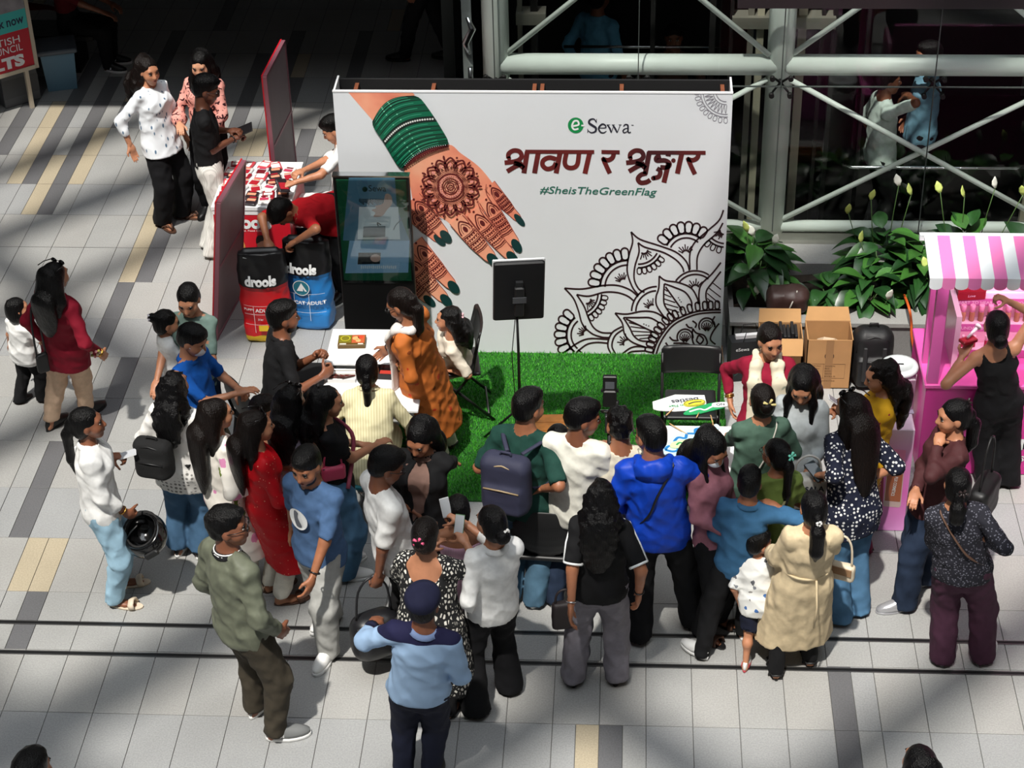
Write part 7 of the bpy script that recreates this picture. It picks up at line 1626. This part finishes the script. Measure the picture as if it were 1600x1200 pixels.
# -- front row
def disc_print(J):
    q = Print(lambda u, v, l=1: Vector(J['chs']+J['RS']*u+J['T']*v+J['FW']*(.076*J['h']*J['g']**.6+.014+.0015*l-1.6*u*u)))
    q.disc((.03, -.04), .075, 1, 0, 24, .085); q.fill(smooth_pts([(-.0, -.09), (.03, -.02), (.02, .02), (.05, .03), (.06, -.03), (.045, -.1)], 3, True), 2, 1); q.build('chest_print', [PWHITE, plain('print_grey2', srgb(96, 100, 108), .7)], J['E'])
J = person('bearded man in a slate-blue t-shirt and pale grey cargo trousers', (474, 708), 1.66, (520, 995), 152, sex='m', g=1.1, tone=2, look=(8, -14), lh=P(486, 912, .84), rh=(.27, -.02, .80), feet=[(.13, .22, 10), (-.08, -.12, -10)] and [(-.10, .20, 8), (.10, -.12, -8)], top=dict(mat=cloth('tee_slate', (72, 100, 138)), sleeve=.47, hem=.455, ease=.024, slr=1.4), bot=dict(mat=cloth('cargo_pale', (176, 176, 172)), kind='baggy'), hair=dict(kind='short'), shoes=SNEAK, extra=[beard, bangle(-1, WATCH, .2, .036), disc_print])
OLJ = cloth('jacket_olive', (104, 108, 92), None, .55, .5)
def jacket_trim(J):
    b = MB(); NB, T, RS, FW, h = J['NB'], J['T'], J['RS'], J['FW'], J['h']
    for z, r in ((.012, .047), (.026, .045)): b.tube([NB+T*(z-.02*max(0, math.sin(t)))+RS*math.cos(t)*r*h+FW*math.sin(t)*r*h*.95 for t in [2*PI*k/24 for k in range(25)]], .0045, 6)
    b.build('collar_stripe', PWHITE, J['E'])
J = person('young man in an olive bomber jacket standing apart with hands in pockets', (350, 797), 1.80, (402, 1140), -42, sex='m', tone=3, look=(-42, 2), lh=(-.22, .10, .92), rh=(.22, .10, .92), feet=[(-.12, .10, 20), (.15, .05, -35)], top=dict(mat=OLJ, sleeve=.98, hem=.45, ease=.040, slr=1.35, fold=.011, name='jacket'), bot=dict(mat=cloth('trouser_olive', (64, 58, 48)), kind='straight', ease=.02, fold=.009, cuff=.05), hair=dict(kind='short', wave=.006), shoes=('sneaker', LGREY, LWHITE), extra=[spec, jacket_trim], collar=cloth('rib_black', (28, 28, 30)))
J = person('man in a white t-shirt looking down with a black duffel', (612, 704), 1.70, (628, 1010), -62, sex='m', tone=3, g=1.06, look=(-8, -24), rh=P(590, 905, .80), rpose='grip', lh=(-.14, .20, 1.0), top=dict(mat=WHITE, sleeve=.48, hem=.44, ease=.032, slr=1.6), bot=dict(mat=BLK, kind='straight'), hair=dict(kind='short'), shoes=SNEAKB, extra=[spec])
hand_bag('limp black duffel hanging from the hand of the man in white', 'duffel', 584, 958, .52, .5, (.34, .22, .36), plain('nylon_sheen', srgb(24, 24, 27), .4, bump=.3, bscale=18), .30, soft=.48)
BRSH = cloth('shirt_mocha', (130, 102, 92))
J = person('woman in a black blazer over a mocha shirt facing the camera', (650, 670), 1.62, None, 172, tone=2, look=(-10, -26), lh=P(706, 722, .98), rh=(.14, .20, .98), elb=((-.9, -.3, 0), None), top=dict(mat=BRSH, sleeve=.3, hem=.5, ease=.010), bot=dict(mat=BLK2, kind='straight'), hair=dict(kind='long', mat=HAIRK, length=.12), shoes=FLATB, collar=BRSH, extra=[lambda J: tops(J, BLK, ease=.028, sleeve=.92, hem=.42, name='blazer', cuts=((0, .17, -.16, .075, .13, .24), (0, .14, -.42, .04, .10, .22)))])
LEAF = NT('dress_leaf'); mp = LEAF.coord((1, 1, .55), rot=(.5, .4, .7)); vo = LEAF.n('TexVoronoi', i_Scale=44.0, feature='DISTANCE_TO_EDGE'); LEAF.l(mp, vo, 0, 'Vector'); r_ = LEAF.ramp([(.20, srgb(18, 18, 20)), (.26, srgb(226, 222, 212))]); LEAF.l(vo, r_, 0, 0); LEAF.l(r_, LEAF.b, 0, 'Base Color'); LEAF.b.inputs['Roughness'].default_value = .85; LEAF = LEAF.mat
J = person('woman in a scoop-back black and white leaf-print dress filming', (664, 812), 1.60, None, -12, g=1.22, tone=1, rh=(.15, .30, 1.22), lh=(-.10, .30, 1.12), rpose='grip', top=dict(mat=LEAF, sleeve=.52, hem=.10, ease=.022, slr=1.6, flare=.05, name='dress', cuts=((0, -.10, -.02, .135, .10, .125),)), bot=dict(mat=BLK, kind='slim'), hair=dict(kind='bun', mat=HAIRBR, bun=.03, width=1.1), shoes=SANDB, extra=[clip(plain('clip_pink', srgb(226, 90, 130), .4), 0, -.13, .05, 'hair_clip', .035)])
handset('phone with a lit screen held up by the woman in leaf print', J, 1, plain('case_green', srgb(90, 130, 90), .5), pitch=60, screen=(196, 200, 204), off=(0, .03, .09))
PST = cloth('sundress_pink', (212, 160, 190), pat_stripes((230, 196, 214), 30, 'X', .5))
J = person('girl in a pink strap sundress seen from behind', (715, 776), 1.36, None, 6, tone=1, hr=1.08, rh=(.08, .22, .92), lh=(-.08, .22, .92), top=dict(mat=PST, sleeve=0, hem=.25, ease=.012, flare=.05, name='sundress', cuts=((0, 0, -.02, .30, .20, .085),)), bot=dict(mat=WHITE, kind='slim'), hair=dict(kind='bun', mat=HAIRK, bun=-.02), shoes=('slide', LCREAM, LCREAM))
J = person('woman in a white shirt and flared black trousers holding up a phone', (766, 793), 1.62, (772, 1090), 26, tone=1, g=1.02, look=(10, -6), lh=P(737, 955, .82), lpose='fist', rh=(-.06, .32, 1.26), rpose='grip', feet=[(-.16, -.06, 0), (.12, .05, -5)], top=dict(mat=cloth('shirt_white', (236, 236, 234)), sleeve=.72, hem=.455, ease=.024, slr=1.4, fold=.008), bot=dict(mat=BLK2, kind='flare'), hair=dict(kind='bun', mat=HAIRK, bun=-.035, width=1.15), shoes=FLATB, collar=cloth('shirt_white', (236, 236, 234)), extra=[bangle(-1, SILVER, .2, .030), clip(plain('pin_white', srgb(232, 230, 226), .4), .02, -.12, -.0, 'hair_pin', .018)])
handset('phone with a white case held by the woman in flared trousers', J, 1, plain('phone_white', srgb(220, 220, 222), .3), pitch=60, screen=(190, 194, 198), off=(-.04, .03, .08))
GUARD = cloth('uniform_blue', (150, 178, 210), pat_band([(0, (150, 178, 210)), (1.315, (30, 30, 62))]))
def guard_bits(J):
    S = Soft(.010); hs, hc, HA = J['hs'], J['hc'], J['HA']; Pp = lambda x, y, z: hc+HA@_v(x, y, z)*hs
    S.ell(Pp(0, -.015, .082), _v(.098, .118, .060)*hs, HA.T, k=.02).ell(Pp(0, -.012, .05), _v(.092, .112, .06)*hs, HA.T, k=.02); S.ell(Pp(0, -.01, -.03), _v(.15, .15, .055)*hs, HA.T, k=.006, op='s')
    softpart(J, S, 'cap', cloth('cap_navy', (26, 28, 52)))
    for sd in (-1, 1):
        b = MB(); a = J['sh'][sd]+J['T']*.052*J['s']; b.tube([a-J['RS']*sd*.055+J['T']*.012, a+J['RS']*sd*.035-J['T']*.012], .022, 6, flat=.3); b.build('epaulette', plain('epaulette_tan', srgb(120, 92, 60), .7), J['E'])
    c = J['el'][-1]*.4+J['wr'][-1]*.6; b = MB(); b.tube([c, J['wr'][-1]*.8+J['el'][-1]*.2], .046, 12); b.build('rolled_cuff', cloth('cap_navy', (26, 28, 52)), J['E'])
J = person('security guard in a navy cap and pale blue uniform shirt', (660, 922), 1.66, (652, 1222), -6, sex='m', tone=3, g=1.04, lh=(-.25, .20, 1.10), lpose='fist', elb=((-.9, -.2, -.5), None), rh=(.24, .10, .86), top=dict(mat=GUARD, sleeve=.75, hem=.48, ease=.030, slr=1.6, fold=.008, name='uniform_shirt'), bot=dict(mat=NAVY, kind='straight'), hair=dict(kind='short'), shoes=FLATB, extra=[guard_bits], collar=cloth('collar_blue', (120, 140, 180)))
J = person('man in a dark green t-shirt wearing a navy backpack', (826, 612), 1.72, (818, 940), -18, sex='m', tone=2, g=1.08, look=(-24, -6), rh=P(846, 764, 1.05), lh=(-.22, .16, .95), top=dict(mat=cloth('tee_forest', (26, 62, 54)), sleeve=.48, hem=.44, ease=.028, slr=1.5), bot=dict(mat=denim('denim_wash', (72, 104, 126)), kind='baggy'), hair=dict(kind='short', mat=HAIRK), shoes=('sneaker', LWHITE, LWHITE))
worn_pack(J, 'navy backpack on the man in dark green', 'day_backpack', (.34, .17, .44), plain('canvas_navy', srgb(42, 44, 66), .75, bump=.2, bscale=30), drop=.03, back=.10, side=-.03, trims=plain('trim_tan', srgb(150, 130, 100), .5))
J = person('man in an off-white t-shirt turning his face to the side', (914, 628), 1.74, (888, 945), -16, sex='m', tone=3, look=(-58, -10), lh=(-.25, .10, .88), rh=(.20, .24, 1.0), top=dict(mat=cloth('tee_ivory', (228, 226, 214)), sleeve=.45, hem=.44, ease=.032, slr=1.6), bot=dict(mat=J_DARK, kind='straight'), hair=dict(kind='short', mat=HAIRK, wave=.004), shoes=SNEAK)
J = person('curly-haired man in a cream t-shirt working the camera', (968, 640), 1.66, None, 6, sex='m', tone=2, look=(4, -14), lh=(-.10, .34, 1.10), rh=(.10, .34, 1.05), rpose='grip', top=dict(mat=cloth('tee_cream', (216, 208, 188)), sleeve=.45, hem=.46, ease=.024), bot=dict(mat=BLK, kind='straight'), hair=dict(kind='short', mat=HAIRK, wave=.011), shoes=SNEAKB)
mesh_chair('black perforated chair in the thick of the crowd', (-.50, 10.44, 0), math.radians(-4))
J = person('seated dark-haired person in black beside the wooden crate', (872, 666), 1.60, None, -4, hz=1.25, tone=2, root=(-.50, 10.50), sit=.45, top=dict(mat=BLK, sleeve=.9, hem=.26), bot=dict(mat=BLK2, kind='straight'), hair=dict(kind='tied', mat=HAIRK), shoes=FLATB)
def side_stripes(J):
    b = MB(); c = MB()
    for sd in (-1, 1):
        a, e = J['sh'][sd], J['el'][sd]; d = nrm(e-a); out = nrm(J['RS']*sd-d*((J['RS']*sd)@d)); f = np.cross(d, out); L = np.linalg.norm(e-a)*.86
        for k in (-1, 0, 1): b.tube([J['NB']+J['RS']*sd*.075+J['FW']*k*.014*sd+J['T']*.034, a+out*.044+J['FW']*k*.017*sd+J['T']*.022, a+d*L*.5+out*.062+f*k*.018, a+d*L+out*.060+f*k*.018], .0055, 5)
        m = a+d*L*1.0; c = MB(); c.tube([m+out*math.cos(t)*.058+f*math.sin(t)*.058 for t in [2*PI*k/20 for k in range(21)]], .008, 6); c.build('sleeve_cuff', PWHITE, J['E'])
    b.build('sleeve_stripes', PWHITE, J['E'])
J = person('woman with long wavy hair in a black tee with white sleeve stripes', (940, 752), 1.63, (930, 1062), -4, feet=[(-.14, -.02, 5), (.14, .02, -5)], g=1.10, tone=2, lh=P(892, 950, .84), rh=P(998, 930, .84), lpose='relax', top=dict(mat=BLK, sleeve=.44, hem=.455, ease=.022, slr=1.5), bot=dict(mat=cloth('cargo_grey', (122, 118, 126), None, .6, .45), kind='wide', fold=.011, cuff=.045), hair=dict(kind='wavy', mat=HAIRK, length=.30, wave=.010, width=1.12), shoes=('slide', LTAN, LBLACK), extra=[side_stripes, bangle(-1, SILVER, .2, .030), bangle(1, WATCH, .2, .030)])
hand_bag('dark brown pouch bag held low by the woman with striped sleeves', 'pouch_bag', 882, 940, .68, .2, (.17, .07, .22), plain('pouch_dark', srgb(34, 26, 28), .6), .10)
RB = cloth('jacket_royal', (16, 62, 176), None, .5, .5)
def hood(J):
    S = Soft(.012); NB, T, RS, FW = J['NB'], J['T'], J['RS'], J['FW']; S.ell(NB-FW*.075-T*.03, (.125, .055, .095), np.array([RS, FW, T])).cone(NB-RS*.10+FW*.02, NB-RS*.05-FW*.09, .04, .05, .03).cone(NB+RS*.10+FW*.02, NB+RS*.05-FW*.09, .04, .05, .03); S.fold(.007, WAVES_TOP, 66); softpart(J, S, 'hood', RB)
J = person('man in a royal blue hooded jacket with a crossbody strap', (1016, 656), 1.74, (1036, 982), -2, sex='m', tone=2, g=1.10, look=(34, -8), rh=(.20, .30, 1.08), lh=(-.24, .14, .98), elb=(None, (.95, -.3, -.2)), feet=[(-.16, -.10, 10), (.20, .06, -20)], top=dict(mat=RB, sleeve=.95, hem=.44, ease=.038, slr=1.4, fold=.010, name='hooded_jacket'), bot=dict(mat=BLK2, kind='wide', fold=.008), hair=dict(kind='short', mat=HAIRK), shoes=FLATB, extra=[spec, hood, lambda J: sling(J, BLACK, 1, .018)])

# -- right-hand group
J = person('woman in a mauve shirt and face mask looking down', (1124, 688), 1.58, None, -128, tone=2, look=(-12, -34), rh=(.08, .17, .95), lh=(-.08, .16, .90), rpose='grip', top=dict(mat=cloth('shirt_mauve', (142, 92, 104)), sleeve=.95, hem=.47, ease=.020, slr=1.3), bot=dict(mat=BLK2, kind='wide'), hair=dict(kind='long', mat=HAIRK, length=.26, fwd=.04), shoes=('slide', LBROWN, LBLACK), extra=[mask])
J = person('woman in a sage green sweater with a yellow claw clip', (1192, 603), 1.60, None, 12, g=1.16, tone=1, lh=P(1134, 690, .90), rh=(.18, .24, .98), top=dict(mat=cloth('sweater_sage', (76, 102, 88)), sleeve=.95, hem=.46, ease=.022, slr=1.2), bot=dict(mat=NAVY, kind='straight'), hair=dict(kind='bun', mat=HAIRBR, bun=.02, width=1.1), shoes=SNEAK, extra=[clip(plain('claw_yellow', srgb(224, 208, 140), .4), .01, -.12, .05, 'claw_clip', .045), lambda J: sling(J, plain('strap_cream2', srgb(218, 212, 200), .6), 1, .010)])
J = person('young woman in a pale grey shirt with long dark hair looking down', (1254, 591), 1.58, None, 164, tone=1, look=(4, -30), rh=(.10, .22, .95), lh=(-.10, .22, .95), top=dict(mat=cloth('shirt_palegrey', (170, 176, 178)), sleeve=.9, hem=.46, ease=.026), bot=dict(mat=J_MID, kind='straight'), hair=dict(kind='long', mat=HAIRK, length=.26, fwd=.08), shoes=SNEAK)
SCF = cloth('scarf_cream', (224, 214, 190), pat_blotch((110, 130, 118), 7, .60, 2.0, .6))
J = person('smiling woman in maroon with a long cream scarf', (1206, 513), 1.60, None, 176, g=1.12, tone=1, look=(22, -10), rh=P(1141, 628, .90), lh=(-.16, .16, .95), rpose='relax', top=dict(mat=cloth('kurta_wine', (142, 22, 50)), sleeve=.88, hem=.30, ease=.018), bot=dict(mat=BLK, kind='straight'), hair=dict(kind='tied', mat=HAIRBR), shoes=SANDB, extra=[scarf(SCF, .060, (.66, .68)), bangle(1, GOLD, .2, .032, 2)])
J = person('wavy-haired woman in yellow print reading her phone', (1372, 567), 1.58, None, 92, tone=1, look=(2, -16), lh=P(1318, 648, 1.16), rh=(.06, .26, 1.14), lpose='grip', top=dict(mat=cloth('kurta_yellow', (206, 156, 30), pat_floral([(150, 30, 60), (230, 220, 190), (120, 40, 50), (226, 200, 90)], 16, .16, .3)), sleeve=.8, hem=.28, ease=.018), bot=dict(mat=cloth('trouser_wine', (110, 26, 60)), kind='straight'), hair=dict(kind='wavy', mat=HAIRBR, length=.26, wave=.007, width=.95), shoes=SANDB)
handset('phone held by the woman in yellow print', J, -1, plain('phone_white', srgb(220, 220, 222), .3), pitch=40, screen=(150, 152, 156), off=(0, .02, .06))
J = person('woman in a navy dotted blouse with very long hair', (1332, 616), 1.62, (1324, 962), 32, g=1.10, tone=1, lh=P(1284, 742, 1.10), lpose='grip', rh=(.20, .20, .95), top=dict(mat=cloth('blouse_dotted', (26, 30, 48), pat_dots((214, 214, 214), 36, .30, .45)), sleeve=.60, hem=.42, ease=.030, slr=1.5, flare=.03), bot=dict(mat=J_BLUE, kind='wide', ease=.014), hair=dict(kind='long', mat=HAIRBR, length=.42, width=1.05), shoes=('slide', LBLACK, LBLACK), extra=[sunup])
handset('dark phone held out by the woman in navy dots', J, -1, BLACK, size=(.08, .16, .012), pitch=20, roll=-10, screen=(60, 70, 76), off=(-.02, .02, .05))
J = person('girl in an olive top with a mint scrunchie ponytail', (1213, 688), 1.50, None, 16, tone=2, look=(24, -6), rh=(.15, .2, .85), lh=(-.15, .2, .85), top=dict(mat=cloth('top_olive', (98, 116, 56)), sleeve=.4, hem=.46, ease=.016), bot=dict(mat=OFFW, kind='straight'), hair=dict(kind='pony', mat=HAIRK, length=.36, bun=1.0), shoes=SNEAK, extra=[spec, clip(plain('scrunchie_mint', srgb(120, 214, 190), .7), 0, -.135, .05, 'scrunchie', .032), lambda J: sling(J, plain('strap_khaki', srgb(120, 118, 84), .7), 1, .016)])
tb = hand_bag('white tote bag lettered in black between the women', 'tote_bag', 1262, 742, 1.0, .1, (.26, .10, .26), cloth('tote_canvas', (222, 220, 214)), .16, soft=.2)
lettering('bag_lettering', 'MASALA', plain('prop_ink', srgb(40, 44, 60), .5), tb, (-.105, -.056, -.10), w=.21, h=.045, rot=(PI/2, 0, 0), bold=.03); lettering('bag_lettering', 'BEADS', plain('prop_ink', srgb(40, 44, 60), .5), tb, (-.09, -.056, -.165), w=.18, h=.045, rot=(PI/2, 0, 0), bold=.03)
J = person('boy in a denim shirt with his hand on a shoulder', (1172, 736), 1.46, (1140, 1008), -8, sex='m', tone=2, rh=P(1214, 792, 1.16), lh=(-.12, .22, .84), lpose='grip', rpose='relax', elb=((-.3, -.7, -.6), (.8, -.6, -.2)), feet=[(-.17, -.14, 55), (.08, .12, 0)], top=dict(mat=denim('denim_shirt', (48, 92, 128)), sleeve=.95, hem=.44, ease=.024, slr=1.3), bot=dict(mat=BLK, kind='straight'), hair=dict(kind='short', mat=HAIRK), shoes=SNEAK, collar=denim('denim_shirt', (48, 92, 128)))
pp = world_of(J, J['wr'][-1]+_v(-.02, .05, -.08)); o = thing('paper_sheet', 'folded white sheet in the hand of the boy in denim', 'paper', pp, .4); o.rotation_euler = (.9, .3, .4); MB().box(-.07, .07, -.10, .10, 0, .002).build('sheet', plain('paper_white', srgb(232, 232, 230), .7), o); MB().box(-.07, .07, -.002, .002, .002, .004).build('fold', plain('paper_white', srgb(232, 232, 230), .7), o)
TOYS = cloth('shirt_toys', (226, 226, 222), pat_floral([(120, 124, 130), (70, 110, 170), (140, 136, 132), (96, 98, 104)], 16, .24, .3))
J = person('toddler boy in a printed white shirt and navy shorts', (1186, 833), 1.02, (1186, 1036), -12, sex='c', tone=1, hr=1.25, look=(-44, 0), rh=(.18, .12, .50), lh=(-.16, .04, .46), feet=[(-.08, -.07, 0), (.10, .03, 0)], top=dict(mat=TOYS, sleeve=.5, hem=.42, ease=.026, slr=1.5), bot=dict(mat=NAVY, kind='short'), hair=dict(kind='short'), shoes=('sneaker', LWHITE, plain('sole_red', srgb(190, 70, 80), .5)))
J = person('woman in a tiered beige dress tied at the back', (1272, 769), 1.58, (1240, 1044), 4, tone=1, look=(6, -8), lh=(-.17, .14, .90), rh=(.14, .22, .98), elb=((-.3, -.7, -.6), (.3, -.7, -.6)), feet=[(-.13, -.05, 0), (.11, .06, 0)], top=dict(mat=BEIGE, sleeve=.9, hem=.14, ease=.030, slr=1.6, flare=.085, vert=True, fold=.011, name='dress', puff=.008), bot=dict(mat=BLK, kind='slim'), hair=dict(kind='pony', mat=HAIRK, length=.24, bun=-1.2, width=1.5), shoes=SANDB,
       extra=[clip(plain('pin_white', srgb(232, 230, 226), .4), 0, -.125, -.03, 'hair_clip', .018), lambda J: MB().tube([J['wa']-_v(0, 0, .02)+J['RS']*math.cos(t)*.152+J['FW']*math.sin(t)*.115 for t in [2*PI*k/28 for k in range(29)]], .010, 6).build('belt', BEIGE, J['E']), lambda J: MB().tube([J['wa']-J['FW']*.125+J['RS']*.05+_v(0, 0, -.02), J['wa']-J['FW']*.16+J['RS']*.06+_v(0, 0, -.2), J['wa']-J['FW']*.17+J['RS']*.05+_v(0, 0, -.36)], .007, 6).build('belt_tie', BEIGE, J['E'])])
hand_bag('small cream shoulder bag at the hip of the beige dress', 'shoulder_bag', 1316, 880, .80, -.4, (.18, .07, .13), plain('leather_cream', srgb(214, 200, 176), .5), .22, flapc=plain('leather_tan', srgb(150, 116, 84), .5))
J = person('woman in a brown wrap top with her hand at her chin', (1492, 628), 1.62, (1425, 930), 104, g=1.10, tone=1, look=(-4, -4), lh=P(1466, 694, 1.36), lpose='fist', rh=(-.14, .13, 1.03), elb=((-.7, -.3, -.6), (.5, .2, -.9)), feet=[(-.12, .12, 0), (.10, -.12, 0)], top=dict(mat=cloth('top_wine_brown', (72, 38, 40), None, .7, .45), sleeve=.96, hem=.47, ease=.022, slr=1.3), bot=dict(mat=J_DARK, kind='wide'), hair=dict(kind='pony', mat=HAIRK, length=.24, bun=-.6, width=1.4), shoes=('shoe', LSILV, LSILV), extra=[clip(plain('claw_dark', srgb(40, 30, 30), .4), 0, -.08, .09, 'claw_clip', .03)])
hand_bag('large black tote behind the woman in brown', 'tote', 1540, 752, 1.04, 1.1, (.34, .14, .30), plain('tote_black', srgb(20, 19, 20), .5), .36)
J = person('woman in plum trousers and a dark speckled blouse', (1500, 734), 1.60, (1502, 1032), -4, g=1.12, tone=1, rh=P(1534, 838, 1.10), rpose='grip', lh=(-.14, .22, 1.0), feet=[(-.13, .0, 0), (.13, .03, -30)], top=dict(mat=cloth('blouse_speckled', (38, 38, 46), pat_dots((110, 110, 122), 60, .30, 1.0)), sleeve=.85, hem=.47, ease=.024, slr=1.4), bot=dict(mat=cloth('trouser_plum', (70, 40, 58), None, .8, .3), kind='wide', ease=.016), hair=dict(kind='pony', mat=HAIRK, length=.12, bun=-.8, width=1.6), shoes=('shoe', LWHITE, LWHITE), extra=[lambda J: sling(J, plain('strap_brown', srgb(96, 70, 56), .6), -1, .014), clip(plain('claw_dark', srgb(40, 30, 30), .4), .02, -.12, .03, 'claw_clip', .03)])
handset('pale-cased phone held by the woman in plum trousers', J, 1, plain('phone_white', srgb(220, 220, 222), .3), pitch=40, screen=(40, 44, 50), off=(0, .02, .05))
J = person('woman in a black tank top reaching up at the kiosk shelf', (1560, 488), 1.62, (1558, 758), 8, tone=1, rh=P(1574, 470, 1.66), lh=P(1504, 556, 1.22), lpose='flat', lpalm=(0, .2, 1), rpose='grip', elb=((-.7, -.4, -.6), (.9, .2, .3)), top=dict(mat=BLK, sleeve=0, hem=.50, ease=.008, name='tank_top', cuts=((.155, 0, -.02, .055, .12, .13), (-.155, 0, -.02, .055, .12, .13), (0, -.08, .0, .085, .08, .08))), bot=dict(mat=BLK2, kind='wide', ease=.016), hair=dict(kind='bun', mat=HAIRK, bun=-.05, width=1.2), shoes=FLATB)
w_ = world_of(J, J['wr'][-1]+nrm(J['wr'][-1]-J['el'][-1])*.09+_v(0, 0, .03)); o = thing('cosmetic_sample', 'red compact and brush resting on the raised palm at the kiosk', 'cosmetics', w_, .5); MB().box(-.07, .05, -.035, .035, 0, .03, bev=.006).build('compact', plain('gift_red2', srgb(154, 20, 40), .4), o); MB().tube([(-.02, .0, .04), (.08, .03, .075)], [.010, .014], 8).build('brush', plain('case_pale', srgb(236, 214, 222), .3), o); MB().tube([(.08, .03, .075), (.10, .036, .083)], [.022, .026], 10).build('brush_head', plain('case_pale', srgb(236, 214, 222), .3), o)

# -- people inside the lift and at the lower edge
J = person('man in a light blue shirt standing deep inside the lift', None, 1.72, None, -30, sex='m', tone=3, root=(-.29, 17.05), top=dict(mat=cloth('shirt_sky', (96, 156, 186)), sleeve=.9, hem=.45, ease=.03), bot=dict(mat=NAVY, kind='straight'), hair=dict(kind='short'), shoes=FLATB, collar=cloth('shirt_sky', (96, 156, 186)))
J = person('person in brown seated low inside the lift lobby', None, 1.62, None, 180, hz=1.35, sex='m', tone=3, root=(.42, 17.0), sit=.5, top=dict(mat=cloth('tee_umber', (84, 62, 52)), sleeve=.9, hem=.3), bot=dict(mat=BLK, kind='straight'), hair=dict(kind='short'), shoes=FLATB)
lb = thing('lobby_bench', 'dark bench inside the lift lobby', 'bench', (.42, 17.02, 0)); MB().box(-.4, .4, -.2, .2, .43, .495, bev=.01).build('seat', DARKMETAL, lb); MB().box(-.35, .35, -.15, .15, 0, .43).build('pedestal', DARKMETAL, lb)
J = person('man in a pale shirt behind the lift glass, hand to his face', None, 1.66, None, -80, sex='m', tone=3, root=(2.22, 15.42), rh=(.06, .18, 1.42), rpose='fist', top=dict(mat=cloth('tee_palegreen', (206, 220, 212)), sleeve=.46, hem=.46, ease=.03), bot=dict(mat=BLK, kind='straight'), hair=dict(kind='short'), shoes=FLATB)
J = person('person in a blue shirt raising a hand behind the lift glass', None, 1.70, None, 100, sex='m', tone=3, root=(2.62, 15.85), lh=(-.10, .16, 1.50), lpose='flat', top=dict(mat=cloth('shirt_dusk', (110, 150, 170)), sleeve=.6, hem=.46, ease=.03), bot=dict(mat=BLK, kind='straight'), hair=dict(kind='short'), shoes=FLATB)
J = person('dark-haired passer-by cut off at the lower left corner', (44, 1182), 1.70, None, -20, sex='m', tone=2, top=dict(mat=BLK, sleeve=.45, hem=.45), bot=dict(mat=BLK, kind='straight'), hair=dict(kind='short'), shoes=SNEAKB)
J = person('sleek-haired passer-by cut off at the lower right edge', (1440, 1171), 1.62, None, 10, tone=1, top=dict(mat=NAVY, sleeve=.45, hem=.45), bot=dict(mat=BLK, kind='straight'), hair=dict(kind='long', mat=HAIRK, length=.2), shoes=SNEAKB)
